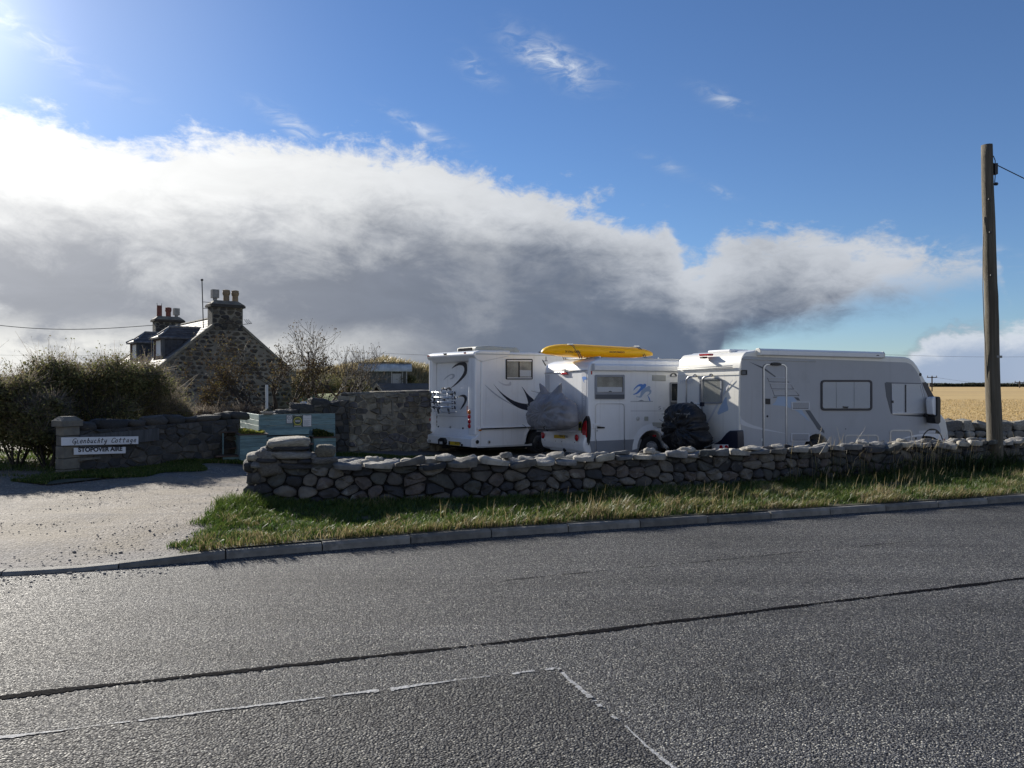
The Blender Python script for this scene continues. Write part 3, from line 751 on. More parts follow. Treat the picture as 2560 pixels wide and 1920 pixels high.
    for P, ar in cells([(-.05, -.04), (19, -.04), (19, TH+.06), (-.05, TH+.06)], (.15, .30), (.22, .50), r, .34, 1.5):
        if min(p[0] for p in P) < 1.0 and max(p[0] for p in P) < 1.15: continue
        th = r.uniform(.03, .065); cope([(x*1.0, y) for x, y in P], H-.04+th+r.uniform(-.02, .025), th+.04, (r.uniform(-.12, .12), r.uniform(-.14, .14)), M['beachtop'] if r.random() < .82 else M['beach'])
    a = 1.4
    while a < 18:
        w = r.uniform(.2, .42); y0 = r.uniform(0, .2); n = r.randint(5, 7)
        P = [(a+w*.5+w*.5*math.cos(2*math.pi*i/n+.3)*r.uniform(.8, 1.05), y0+.12+.12*math.sin(2*math.pi*i/n+.3)*r.uniform(.8, 1.1)) for i in range(n)]
        th = r.uniform(.03, .06); cope(P, H+.02+th, th, (r.uniform(-.15, .15), r.uniform(-.15, .15)), M['beachtop'] if r.random() < .8 else M['beach']); a += w+r.uniform(.0, .8)
    # stacked end: boulders measured from the photograph (u0, v0, u1, v1)
    st = [(645, 1123, 697, 1155, 'beachtop'), (682, 1126, 776, 1147, 'beachtop'), (704, 1146, 758, 1158, 'beach'), (778, 1141, 842, 1160, 'beachtop'),
          (621, 1131, 655, 1150, 'beachtop'), (777, 1133, 792, 1147, 'beachtop'), (790, 1112, 838, 1145, 'cope'), (686, 1114, 772, 1128, 'beach'), (653, 1117, 672, 1132, 'beachtop'),
          (667, 1108, 692, 1132, 'beach'), (672, 1094, 773, 1120, 'beachtop'), (650, 1146, 708, 1186, 'beach'), (742, 1142, 782, 1155, 'beach'), (632, 1150, 662, 1168, 'beachtop'), (612, 1148, 640, 1176, 'beach'),
          (700, 1152, 790, 1168, 'beach'), (700, 1128, 775, 1140, 'beach'), (770, 1150, 845, 1170, 'beach'), (640, 1140, 700, 1152, 'beach')]
    for i, (u0, v0, u1, v1, mm) in enumerate(st):
        D = 10.16+.14*((u0+u1)/2-640)/200; k = D/F
        o = link('boulder', rock_mesh('boulder', 40+i*1.9, (1, 1, 1), 3, .13, .6), None, t)
        o.data.materials.append(M[mm] if mm != 'cope' else M['rubble'])
        o.scale = ((u1-u0)/2*k*1.06, r.uniform(.17, .23), (v1-v0)/2*k*1.08); o.location = px((u0+u1)/2, (v0+v1)/2, D+.05)-org
        o.rotation_euler = (r.uniform(-.08, .08), r.uniform(-.05, .05), .2+r.uniform(-.1, .1))
    return cnt
build_front_wall()

# ------------------------------------------------------------------ generic mortared stone wall
def face_wall(t, org, a, b_, poly, thick, stone_m, body_m, rowh, stw, r, gap=.01, bulge=.03, jit=.25, asp=1.5, rnd=1, holes=(), smooth=True, skip=0.0, name='stone', bodyname='wall_body', rough=.3):
    """vertical wall face from ground point a to b_ (front side is to the right of a->b_ turned clockwise); poly = outline in (s, z)"""
    a = Vector(a); b_ = Vector(b_); tt = (b_-a); tt.z = 0; tt.normalize(); nn = Vector((tt.y, -tt.x, 0))
    fm = lambda s, z, h: Vector((a.x, a.y, 0))+tt*s+nn*h+Vector((0, 0, z))
    MB().prism([fm(s, z, 0)-org for s, z in poly], thick, -nn).build(bodyname, body_m, t)
    n = 0
    for P, ar in cells(poly, rowh, stw, r, jit, asp, skip):
        cx = sum(p[0] for p in P)/len(P); cy = sum(p[1] for p in P)/len(P)
        if any(h[0] < cx < h[2] and h[1] < cy < h[3] for h in holes): continue
        stone_from_poly(P, gap, bulge, .03, r, fm, stone_m, t, rnd, name, smooth, org, rough); n += 1
    return fm, nn, tt

# ------------------------------------------------------------------ garden wall with pillar and name boards
GA = Vector((-7.86, 13.9, 0)); GB = Vector((-6.22, 17.52, 0)); 
def build_garden_wall():
    r = random.Random(8); tt = (GB-GA).normalized(); nn = Vector((tt.y, -tt.x, 0)); L = (GB-GA).length
    z0 = gz(GA.x, GA.y)-.05; org = Vector((GA.x, GA.y, z0))
    t = thing('garden_wall', 'dark mortared garden wall ending in a capped square pillar beside the driveway', 'stone wall', org)
    top = lambda s: .93
    poly = [(.01, z0), (L, z0), (L, z0+.90), (.01, z0+.83)]
    fm, nn, tt = face_wall(t, org, GA, GB, poly, .42, M['garden'], M['darkmortar'], (.08, .2), (.14, .5), r, .010, .03, jit=.32, asp=1.7, rnd=0, smooth=False, rough=.7)
    # upright cope boulders
    s = .08
    while s < L-.1:
        w = r.uniform(.26, .7); h = r.uniform(.06, .15)
        o = link('cope_stone', rock_mesh('cope_stone', s*5, (1, 1, 1), 2, .16, .6), M['garden'], t, smooth=True)
        o.scale = (w*.52, .2, h); c = fm(s+w/2, z0+.84+.08*s/L+h*.55, -.2); o.location = c-org; o.rotation_euler = (0, r.uniform(-.1, .1), math.atan2(tt.y, tt.x)); s += w
    # pillar
    def boxp(name, s0, s1, h0, h1, za, zb, m, bev=.012):
        pts = [fm(s0, za, h0), fm(s1, za, h0), fm(s1, za, h1), fm(s0, za, h1)]
        return MB().prism([p-org for p in pts], zb-za, (0, 0, 1)).build(name, m, t, bevel=bev)
    zz = z0
    for i, (za, zb) in enumerate(((0, .16), (.16, .36), (.36, .58), (.58, .76), (.76, .93))):
        a = -.29+r.uniform(-.012, .012)
        boxp('pillar_block', a, .02+r.uniform(-.012, .012), -.17, .035+r.uniform(-.008, .008), zz+za+.004, zz+zb-.004, M['cope'])
    c = [fm(-.34, zz+.93, .075), fm(.06, zz+.93, .075), fm(.06, zz+.93, -.21), fm(-.34, zz+.93, -.21)]
    up = [p+Vector((0, 0, .10)) for p in c]; mid = sum((Vector(p) for p in c), Vector())/4
    tp = [mid+(p-mid)*.55+Vector((0, 0, .175)) for p in c]
    V = [p-org for p in c+up+tp]
    mesh('pillar_cap', V, [(3, 2, 1, 0), (8, 9, 10, 11)]+[(i, (i+1) % 4, (i+1) % 4+4, i+4) for i in range(4)]+[(i+4, (i+1) % 4+4, (i+1) % 4+8, i+8) for i in range(4)], M['cope'], t)
    # weathered timber ledges behind the boards
    MB().prism([fm(s, z, .045)-org for s, z in ((.0, zz+.52), (1.72, zz+.56), (1.72, zz+.80), (.0, zz+.76))], .03, nn).build('backing_board', M['weathered'], t)
    MB().prism([fm(s, z, .036)-org for s, z in ((.0, zz+.30), (.42, zz+.30), (.42, zz+.34), (.0, zz+.34))], .03, nn).build('ledge', M['cope'], t)
    # name boards
    def on_wall(u, v, h):
        d = Vector(((u-U0)/F, 1, (V0-v)/F)); o = Vector((0, 0, CAMZ)); p0 = fm(0, 0, h); k = (p0-o).dot(nn)/d.dot(nn); p = o+d*k
        return (p-p0).dot(tt), p.z
    def board(nm, lab, pxs, h, txt):
        Q = [on_wall(u, v, h) for u, v in pxs]; o0 = fm(*Q[0], h)
        b = thing(nm, lab, 'sign', o0)
        V = [fm(s, z, h)-o0 for s, z in Q]
        MB().prism(V, .02, nn).build('panel', M['signboard'], b, bevel=.003)
        return b, Q, o0
    zc = 300/2212
    P = [(120+x*zc, 1030+y*zc) for x, y in ((242, 620), (1655, 588), (1655, 448), (242, 468))]
    b, Q, o0 = board('name_board', 'long white board with black handwritten cottage name on dark garden wall', P, .09, None)
    # single stroke lettering
    G = {
     'G': [[(.95, .85), (.7, 1), (.35, .9), (.1, .6), (.05, .3), (.2, .05), (.5, .05), (.8, .45), (.45, .45)], [(.8, .45), (.72, -.1), (.5, -.3)]],
     'L': [[(.35, .7), (.2, .1), (.3, .02), (.75, .05)]],
     'e': [[(.1, .3), (.6, .38), (.62, .62), (.4, .68), (.15, .45), (.12, .15), (.35, .02), (.65, .15)]],
     'n': [[(.2, .65), (.08, .02)], [(.1, .3), (.35, .62), (.58, .62), (.6, .4), (.5, .02)]],
     'b': [[(.38, 1.05), (.1, .1), (.3, .02), (.58, .2), (.62, .5), (.4, .62), (.2, .4)]],
     'u': [[(.2, .65), (.1, .15), (.25, .02), (.5, .25)], [(.65, .65), (.5, .1), (.65, .02)]],
     'c': [[(.6, .55), (.4, .66), (.15, .4), (.15, .1), (.4, .02), (.6, .15)]],
     'h': [[(.42, 1.05), (.08, .02)], [(.15, .35), (.4, .62), (.58, .55), (.48, .02)]],
     't': [[(.42, 1.0), (.22, .1), (.4, .02)], [(.02, .66), (.72, .72)]],
     'y': [[(.2, .65), (.12, .25), (.3, .12), (.55, .4)], [(.7, .68), (.4, -.2), (.15, -.35), (.05, -.2)]],
     'C': [[(.95, .85), (.7, 1), (.3, .8), (.08, .35), (.2, .05), (.5, .02), (.8, .2)]],
     'o': [[(.35, .64), (.12, .4), (.15, .08), (.4, .02), (.62, .3), (.55, .6), (.35, .64)]],
     'a': [[(.6, .6), (.35, .62), (.12, .3), (.2, .04), (.45, .15), (.62, .62)], [(.62, .62), (.52, .08), (.68, .03)]],
     'g': [[(.62, .6), (.38, .64), (.14, .35), (.25, .08), (.5, .2), (.65, .62)], [(.65, .62), (.48, -.25), (.2, -.32), (.1, -.15)]],
    }
    S0 = Q[0][0]; S1 = Q[1][0]; Wd = S1-S0; zb = (Q[0][1]+Q[1][1])/2; zt = (Q[3][1]+Q[2][1])/2; hh = zt-zb
    line = lambda f, w: (S0+Wd*f, zb+(Q[1][1]-Q[0][1])*(f-.5)+hh*w)
    def word(wd, f0, f1):
        n = len(wd); adv = (f1-f0)/n; f = f0; mb = MB()
        for ch in wd:
            for st in G[ch]:
                pts = []
                for i in range(len(st)-1):
                    for q in (0, .5): pts.append((st[i][0]+(st[i+1][0]-st[i][0])*q, st[i][1]+(st[i+1][1]-st[i][1])*q))
                pts.append(st[-1])
                W3 = []
                for x, y in pts:
                    s, z = line(f+adv*(x*1.12+.12*y), .24+.60*y); W3.append(fm(s, z, .112)-o0)
                mb.tube(W3, .0062, 4)
            f += adv
        tag(mb.build('lettering', M['ink'], b), kind='stuff')
    word('GLenbuchty', .125, .57); word('Cottage', .62, .975)
    P = [(120+x*zc, 1030+y*zc) for x, y in ((472, 788), (1422, 760), (1422, 642), (472, 660))]
    b, Q, o0 = board('stopover_board', 'shorter white board with bold black capitals below the cottage name board', P, .06, None)
    txt('lettering', 'STOPOVER AIRE', M['ink'], b, fm((Q[0][0]+Q[1][0])/2, (Q[0][1]+Q[3][1])/2-.002, .0815)-o0, tt, Vector((0, 0, 1))+tt*.0, (Q[1][0]-Q[0][0])*.86, (Q[3][1]-Q[0][1])*.70, bold=.045, tilt=(Q[1][1]-Q[0][1])/(Q[1][0]-Q[0][0]))
def txt(name, s, m, parent, loc, right, up, width, height, bold=0.0, shear=0.0, tilt=0.0, spacing=1.0, extr=.001):
    cu = bpy.data.curves.new(name, 'FONT'); cu.body = s; cu.align_x = 'CENTER'; cu.align_y = 'CENTER'; cu.size = 1; cu.offset = bold; cu.shear = shear; cu.space_character = spacing
    cu.extrude = .0; cu.materials.append(m)
    o = bpy.data.objects.new(name, cu); COL.objects.link(o); o.parent = parent
    bpy.context.view_layer.update()
    dx, dy = o.dimensions.x or 1, o.dimensions.y or 1
    dg = bpy.context.evaluated_depsgraph_get(); me = bpy.data.meshes.new_from_object(o.evaluated_get(dg))
    bpy.data.objects.remove(o)
    R = Vector(right).normalized(); Up = Vector(up).normalized(); R2 = (R+Up*tilt).normalized(); Nn = R.cross(Up)
    Mx = Matrix(((R2.x*width/dx, Up.x*height/dy, Nn.x, 0), (R2.y*width/dx, Up.y*height/dy, Nn.y, 0), (R2.z*width/dx, Up.z*height/dy, Nn.z, 0), (0, 0, 0, 1)))
    xs = [v.co.x for v in me.vertices]; ys = [v.co.y for v in me.vertices]; c = Vector(((min(xs)+max(xs))/2, (min(ys)+max(ys))/2, 0))
    for v in me.vertices: v.co = Mx @ (v.co-c)
    return link(name, me, m, parent, loc)
build_garden_wall()

# ------------------------------------------------------------------ tall rubble wall behind the screen
TA = px(690, 1131, 19.0); TB = px(1075, 1123, 22.3)
def build_tall_wall():
    r = random.Random(21); A = Vector((TA.x, TA.y, 0)); B = Vector((TB.x, TB.y, 0)); tt = (B-A).normalized(); B2 = B+tt*3.2; L = (B2-A).length
    org = Vector((A.x, A.y, -.2))
    t = thing('rubble_wall', 'tall weathered rubble wall with pale mortar beside the rear of the first motorhome', 'stone wall', org)
    s_of = lambda u: None
    nn = Vector((tt.y, -tt.x, 0))
    def sz(u, v):
        d = Vector(((u-U0)/F, 1, (V0-v)/F)); o = Vector((0, 0, CAMZ)); k = (A-o).dot(nn)/d.dot(nn); p = o+d*k; return (p-A).dot(tt), p.z
    sq, _ = sz(872, 1000)
    # right, higher part
    z1 = sz(905, 984)[1]; zr = sz(1070, 983)[1]
    poly = [(sq, -.35), (L, -.4), (L, zr+.05), (sz(905, 984)[0], z1), (sq, sz(872, 990)[1])]
    h1 = sz(953, 1001)+sz(978, 1035); holes = [(min(h1[0], h1[2]), min(h1[1], h1[3]), max(h1[0], h1[2]), max(h1[1], h1[3]))]
    fm, nn, tt = face_wall(t, org, A, B2, poly, .55, M['rubble'], M['mortar2'], (.06, .22), (.10, .50), r, .007, .045, jit=.34, asp=1.6, rnd=0, holes=holes, rough=.9, skip=.02, smooth=False)
    a, z0, c, z1_ = holes[0]
    MB().ring([fm(x, z, .01)-org for x, z in ((a-.05, z0-.05), (c+.05, z0-.05), (c+.05, z1_+.05), (a-.05, z1_+.05))], [fm(x, z, .01)-org for x, z in ((a, z0), (c, z0), (c, z1_), (a, z1_))], .03, nn).build('niche_surround', M['cope'], t)
    mesh('niche', [fm(x, z, .004)-org for x, z in ((a, z0), (c, z0), (c, z1_), (a, z1_))], [(0, 1, 2, 3)], M['mortar2'], t)
    # flat top stones
    s = sq
    while s < L-.1:
        w = r.uniform(.25, .5); o = link('cope_stone', rock_mesh('cope_stone', s*3.3, (1, 1, 1), 2, .13, .6), M['rubble'], t)
        f = min(1, (s-sq)/1.2); o.scale = (w*.53, .27, .05); zt = poly[4][1]+(poly[3][1]-poly[4][1])*f
        o.location = fm(s+w/2, zt+.03+r.uniform(-.02, .02), -.26)-org; o.rotation_euler = (0, 0, math.atan2(tt.y, tt.x)); s += w
    # lower, darker stretch to the left running on behind the screen
    poly2 = [(-.35, -.1), (sq-.005, -.3), (sq-.005, sz(868, 1000)[1]), (sz(790, 1012)[0], sz(790, 1012)[1]), (-.35, sz(690, 1040)[1])]
    face_wall(t, org, A, B2, poly2, .5, M['garden'], M['darkmortar'], (.1, .22), (.18, .42), r, .010, .05, jit=.3, asp=1.3, rnd=0, smooth=False, bodyname='lower_wall_body')
    for (u, v, w, h) in ((805, 1015, .52, .20), (765, 1024, .55, .17), (725, 1034, .6, .09)):
        s_, z_ = sz(u, v); o = link('cope_stone', rock_mesh('cope_stone', u*.1, (1, 1, 1), 3, .14, .6), M['garden'], t); o.scale = (w*.55, .25, h); o.location = fm(s_, z_, -.22)-org; o.rotation_euler = (0, .12, math.atan2(tt.y, tt.x))
build_tall_wall()

# ------------------------------------------------------------------ field wall on the far side of the yard
def build_field_wall():
    r = random.Random(33); A = Vector((px(2360, 1100, 23.2).x, 23.2, 0)); A = A-Vector((1, .12, 0)).normalized()*5.5; B = A+Vector((1, .12, 0)).normalized()*18; L = 18.0
    org = Vector((A.x, A.y, YARD)); t = thing('field_wall', 'sunlit dry stone field wall of blocky pale boulders before the stubble field', 'stone wall', org)
    fm, nn, tt = face_wall(t, org, A, B, [(0, -.36), (L, -.36), (L, .30), (0, .30)], .5, M['fieldstone'], M['core'], (.15, .26), (.22, .5), r, .016, .11, asp=1.4, rough=.5, bodyname='core')
    s = 0
    while s < L:
        w = r.uniform(.3, .68); h = r.uniform(.13, .22)
        o = link('cope_stone', rock_mesh('cope_stone', s*2.7, (1, 1, 1), 2, .2, .55), M['fieldstone'], t); o.data.polygons.foreach_set('use_smooth', [False]*len(o.data.polygons))
        o.scale = (w*.52, .24, h); o.location = fm(s+w/2, .30+h*.75, -.2)-org; o.rotation_euler = (r.uniform(-.2, .2), r.uniform(-.3, .3), math.atan2(tt.y, tt.x)+r.uniform(-.2, .2)); s += w*.97
build_field_wall()

# ------------------------------------------------------------------ land behind: raised garden, dune, stubble field
def hill_mesh(name, x0, x1, y0, y1, nx, ny, zf, m, **kw):
    X, Y = np.meshgrid(np.linspace(x0, x1, nx), np.linspace(y0, y1, ny), indexing='ij'); Z = zf(X, Y)
    i = np.arange(nx-1)[:, None]*ny+np.arange(ny-1)[None, :]
    return tag(np_mesh(name, np.stack([X, Y, Z], -1).reshape(-1, 3), np.stack([i, i+ny, i+ny+1, i+1], -1).reshape(-1, 4), m, smooth=True), kind='structure')
def lawn_z(X, Y): return -.4+1.75*smooth01(24.5, 29, Y)*smooth01(-9.2, -7.6, X)*smooth01(6, 3, X)
hill_mesh('lawn', -11.5, 6.5, 24, 48, 40, 40, lawn_z, M['lawn'])
_nz = np.vectorize(lambda x, y: mnoise.noise((x*.35, y*.35, 0))*.35+mnoise.noise((x*1.3, y*1.3, 5))*.16+mnoise.noise((x*3.3, y*3.3, 5))*.07)
def dune_z(X, Y):
    prof = np.interp(X, [-24, -18, -14, -10.8, -9.2, -7.5, -6, -3, 2, 12], [.2, 1.6, 2.5, 2.9, 3.25, 2.9, 2.5, 2.15, 1.7, .4])
    return -.5+(prof+.5)*smooth01(44, 53, Y)*smooth01(78, 58, Y)+_nz(X, Y)*smooth01(44, 50, Y)
hill_mesh('hill', -26, 14, 43, 80, 110, 90, dune_z, M['dune'])
def field_z(X, Y): return -.34+.0040*np.clip(Y-25, 0, 375)+.0
hill_mesh('field', 6, 700, 24.4, 430, 60, 60, field_z, M['field'])

def treeline():
    r = np.random.default_rng(4); V = []; C = []
    xs = np.linspace(60, 420, 900); k = 26000
    x = r.uniform(150, 420, k); 
    hgt = np.array([1.5+2.6*max(0, mnoise.noise((a*.022, 1.7, 0)))*2.2+.9*mnoise.noise((a*.09, 3, 0)) for a in x]); hgt = np.maximum(hgt, .5)
    z = 1.0+hgt*np.sqrt(r.uniform(0, 1, k))*1.15; y = r.uniform(405, 424, k)
    s = r.uniform(.35, .9, k); a = r.normal(size=(k, 3)); a /= np.linalg.norm(a, axis=1)[:, None]; b2 = np.cross(a, r.normal(size=(k, 3))); b2 /= np.linalg.norm(b2, axis=1)[:, None]
    c = np.stack([x, y, z], -1)
    V = np.stack([c-a*s[:, None], c+b2*s[:, None]*.7, c+a*s[:, None], c-b2*s[:, None]*.7], 1).reshape(-1, 3)
    col = np.repeat(np.array([.045, .05, .035])*r.uniform(.6, 1.4, (k, 1)), 4, axis=0)
    o = np_mesh('treeline', V, np.arange(4*k).reshape(-1, 4), M['leaf'], col=col)
    tag(o, 'distant dark line of scrub along the far edge of the stubble field', 'scrub', None, 'stuff')
treeline()

# ------------------------------------------------------------------ cottage
E1 = Vector((-.62, .785, 0)).normalized(); E2 = Vector((E1.y, -E1.x, 0))   # along the ridge / to the right of the gable
CO = Vector((-12.2, 33.0, 0))
def build_cottage():
    r = random.Random(77); HW = 2.85; ZE = 2.32; ZR = 4.66; LEN = 9.9; Z0 = -.3; sl_ = (ZR-ZE)/HW
    t = thing('stone_cottage', 'old stone cottage with slate roof, two dormers and chimneys at both gable ends', 'cottage', CO)
    P3 = lambda s, d, z: E2*s+E1*d+Vector((0, 0, z))       # local (thing at CO, unrotated)
    # walls
    pent = [(-HW, Z0), (HW, Z0), (HW, ZE), (0, ZR), (-HW, ZE)]
    MB().prism([P3(s, 0, z) for s, z in pent], LEN, E1).build('wall', M['mortar'], t)
    n = 0
    fm = lambda s, z, h: P3(s, -h, z)
    for P, ar in cells([(-HW+.05, Z0+.6), (HW-.05, Z0+.6), (HW-.05, ZE), (0.02, ZR-.02), (-HW+.05, ZE)], (.13, .25), (.18, .58), r, .22, 1.9, skip=.10):
        stone_from_poly(P, r.choice((.03, .04, .055, .075)), .022, .02, r, fm, M['whin'], t, 1, 'gable_stone', True, None, .3)
    # skews (raised gable copings)
    for sg in (-1, 1):
        for d0 in (-.06, LEN-.22):
            a0 = P3(sg*(HW+.10), d0, ZE-.12); sx_ = .62; a1 = P3(sg*sx_, d0, ZR+.03-sx_*(ZR+.15-ZE)/(HW+.10))
            up = Vector((0, 0, .13))
            MB().prism([a0, a1, a1+up, a0+up], .28, E1).build('skew_coping', M['cope'], t)
        MB().box((-.17, -.06, 0), (.17, .24, .26)).build('skew_stone', M['cope'], t, P3(sg*(HW+.02), 0, ZE-.24)).rotation_euler = (0, 0, math.atan2(E2.y, E2.x))
    # slated roof: courses of slates, each course one strip with stepped edge; the near slope's slates one by one
    def slope(sg):
        d0, d1 = .24, LEN-.24; k = 17; run = HW+.12
        rl = math.hypot(run, run*sl_)
        base = MB(); n3 = Vector((E2*sg*sl_)+Vector((0, 0, 1))).normalized()
        base.prism([P3(0, d0, ZR-.02), P3(0, d1, ZR-.02), P3(sg*run, d1, ZR-.02-run*sl_), P3(sg*run, d0, ZR-.02-run*sl_)], .04, n3)
        base.build('roof', M['slatedark'], t)
        for i in range(k):
            a = run*(1-(i+1)/k); c = run*(1-i/k)+.03
            if sg < 0:
                d = d0-r.uniform(0, .2)
                mb = None
                while d < d1:
                    w = r.uniform(.26, .36); e0, e1 = max(d, d0)+.004, min(d+w, d1)-.004; d += w
                    if e1-e0 < .05: continue
                    lift = r.uniform(.012, .022)
                    pts = [P3(sg*a, e0, ZR-a*sl_)+n3*.03, P3(sg*a, e1, ZR-a*sl_)+n3*.03, P3(sg*c, e1, ZR-c*sl_)+n3*(.03+lift), P3(sg*c, e0, ZR-c*sl_)+n3*(.03+lift)]
                    yield pts, n3
    slates = list(slope(-1)); list(slope(1))
    # those that show largest (lowest courses, nearest gable) are single slates, the remainder one part
    order = sorted(range(len(slates)), key=lambda q: (slates[q][0][0]+CO-Vector((0, 0, CAMZ))).length)
    pick = set(order[:280]); rest = MB()
    for q, (pts, n3) in enumerate(slates):
        if q in pick:
            c = sum(pts, Vector())/4
            MB().prism([p-c for p in pts], .010, n3).build('slate', M['slate'], t, c)
        else: rest.prism(pts, .010, n3)
    tag(rest.build('slating', M['slate'], t), kind='stuff')
    MB().tube([P3(0, .24, ZR+.05), P3(0, LEN-.24, ZR+.05)], .075, 8).build('ridge_tile', M['cope'], t)
    # chimneys
    def chimney(d0, w, depth, zt, sdx, pots, seed):
        rr_ = random.Random(seed); ch = empty('chimney', (0, 0, 0), 0, t)
        zb = ZR-.62
        MB().prism([P3(s, d0, zb) for s in (-w/2+sdx, w/2+sdx)]+[P3(s, d0+depth, zb) for s in (w/2+sdx, -w/2+sdx)], zt-zb, (0, 0, 1)).build('stack', M['mortar'], ch)
        fm2 = lambda s, z, h: P3(s, d0-h, z)
        for P, ar in cells([(-w/2+sdx+.02, zb+.1), (w/2+sdx-.02, zb+.1), (w/2+sdx-.02, zt), (-w/2+sdx+.02, zt)], (.15, .22), (.26, .5), rr_, .2, 1.6):
            stone_from_poly(P, .018, .018, .015, rr_, fm2, M['whin'], ch, 1, 'stone', True, None, .3)
        for z0, z1, o in ((zt, zt+.09, .09), (zt+.09, zt+.13, .06)):
            MB().prism([P3(-w/2+sdx-o, d0-o, z0), P3(w/2+sdx+o, d0-o, z0), P3(w/2+sdx+o, d0+depth+o, z0), P3(-w/2+sdx-o, d0+depth+o, z0)], z1-z0, (0, 0, 1)).build('cope_band', M['whin'], ch)
        q0 = [P3(-w/2+sdx-.05, d0-.05, zt+.13), P3(w/2+sdx+.05, d0-.05, zt+.13), P3(w/2+sdx+.05, d0+depth+.05, zt+.13), P3(-w/2+sdx-.05, d0+depth+.05, zt+.13)]
        q1 = [P3(-w/2+sdx+.16, d0+.12, zt+.30), P3(w/2+sdx-.16, d0+.12, zt+.30), P3(w/2+sdx-.16, d0+depth-.12, zt+.30), P3(-w/2+sdx+.16, d0+depth-.12, zt+.30)]
        mesh('haunching', q0+q1, [(0, 3, 2, 1), (4, 5, 6, 7)]+[(i, (i+1) % 4, (i+1) % 4+4, i+4) for i in range(4)], M['cope'], ch)
        for (s, kind, mm) in pots:
            c = P3(s+sdx, d0+depth/2, zt+.24)
            if kind == 'cowl':
                MB().tube([c, c+Vector((0, 0, .2))], .09, 8).build('flue', M['galv'], ch)
                MB().prism([c+P3(a, b2, .16) for a, b2 in ((-.14, -.14), (.14, -.14), (.14, .14), (-.14, .14))], .36, (0, 0, 1)).build('square_cowl', M['galv'], ch)
            elif kind == 'pot':
                MB().lathe([(.13, 0), (.125, .30), (.15, .34), (.165, .42), (.15, .47), (.155, .53), (.10, .55)], c, (0, 0, 1), 14).build('chimney_pot', M[mm], ch)
            else:
                MB().lathe([(.13, 0), (.125, .62), (.10, .62)], c, (0, 0, 1), 14).build('chimney_pot', M[mm], ch)
                for a in (-.1, .1): MB().tube([c+P3(a, 0, .62), c+P3(a*1.2, 0, .74)], .012, 4).build('pot_spike', M['iron'], ch)
        return ch
    chimney(0.0, 1.30, .62, 5.02, 0.0, ((-.44, 'cowl', ''), (0.04, 'pot', 'pot_buff'), (.42, 'pot', 'pot_buff')), 3)
    chimney(LEN-.66, 1.36, .62, 5.0, 0.0, ((-.42, 'plain', 'pot_red'), (0.02, 'pot', 'pot_red'), (.42, 'cowl', '')), 4)
    # aerial mast and stays on the near stack, small aerial
    a0 = P3(-.92, .3, ZR-.55); MB().tube([a0, P3(-.98, .3, 5.62+.5)], .022, 6).build('mast', M['iron'], t)
    for z in (4.95, 5.22): MB().tube([P3(-.95, .3, z), P3(-.62, .3, z)], .014, 4).build('mast_bracket', M['iron'], t)
    MB().lathe([(.02, 0), (.06, .03), (.06, .07), (.02, .10)], P3(-.98, .3, 6.1), (0, 0, 1), 8).build('mast_head', M['iron'], t)
    ae = MB(); ae.tube([P3(.63, .2, 4.32), P3(1.08, .2, 4.4)], .014, 4)
    for s in (.88, .97, 1.06): ae.tube([P3(s, .05, 4.38), P3(s-.06, .35, 4.58)], .010, 4)
    ae.build('aerial', M['iron'], t)
    # dormers on the left slope
    def dormer(dc, w, sf, z0, z1):
        dm = empty('dormer', (0, 0, 0), 0, t); s = -sf
        zt = z1; sb = (ZR-zt)/sl_    # where the flat of the cheek top meets the slope
        zroof = ZR-sf*sl_
        for sg in (-1, 1):
            d = dc+sg*w/2
            tri = [P3(-sf, d, zroof-.1), P3(-sf, d, zt), P3(-max(sb, .05), d, zt)]
            MB().prism(tri, .06*sg, -E1*1.0).build('cheek', M['slatedark'], dm)
            # slates hung on the cheek facing the gable
            if sg < 0:
                k = 9; hh = (zt-zroof)
                for i in range(k):
                    za = zroof+hh*i/k; zb2 = zroof+hh*(i+1)/k+.02; se = -(ZR-za)/sl_
                    x = -sf+.05
                    while x < se-.02:
                        x2 = min(x+.24, se)
                        MB().prism([P3(x+.003, d-.062-.004*(i % 2), za), P3(x2-.003, d-.062-.004*(i % 2), za), P3(x2-.003, d-.062, min(zb2, ZR+x2*sl_+.2)), P3(x+.003, d-.062, min(zb2, zt))], .012, -E1).build('slate', M['slatedark'], dm); x = x2
        # window front
        fr = [P3(-sf, dc-w/2+.05, z0), P3(-sf, dc+w/2-.05, z0), P3(-sf, dc+w/2-.05, zt-.02), P3(-sf, dc-w/2+.05, zt-.02)]
        inn = [P3(-sf, dc-w/2+.16, z0+.12), P3(-sf, dc+w/2-.16, z0+.12), P3(-sf, dc+w/2-.16, zt-.14), P3(-sf, dc-w/2+.16, zt-.14)]
        wi = MB().ring(fr, inn, .07, -E2).build('window', M['frame'], dm)
        mesh('pane', [p-E2*.03 for p in inn], [(0, 1, 2, 3)], M['blind'], wi)
        for d in (dc-w/2, dc+w/2): MB().prism([P3(-sf-.09, d-.05, zroof-.15), P3(-sf-.09, d+.05, zroof-.15), P3(-sf+.05, d+.05, zroof-.15), P3(-sf+.05, d-.05, zroof-.15)], zt-zroof+.13, (0, 0, 1)).build('corner_post', M['weathered'], dm)
        # piended roof
        e = .17; zr = zt+.46; dn = dc-w/2-e; df = dc+w/2+e; sfr = -(sf+e+.06); rb = -(ZR-zr)/sl_
        A = P3(sfr, dn, zt-.02); B = P3(sfr, df, zt-.02); Cn = P3(-(ZR-zt)/sl_+.1, dn, zt-.02); Cf = P3(-(ZR-zt)/sl_+.1, df, zt-.02); R0 = P3(-sf+.42, dc, zr); R1 = P3(rb+.25, dc, zr)
        # slight bell-cast: an intermediate ring
        def midp(p, q, f, dr): return p+(q-p)*f-Vector((0, 0, dr))
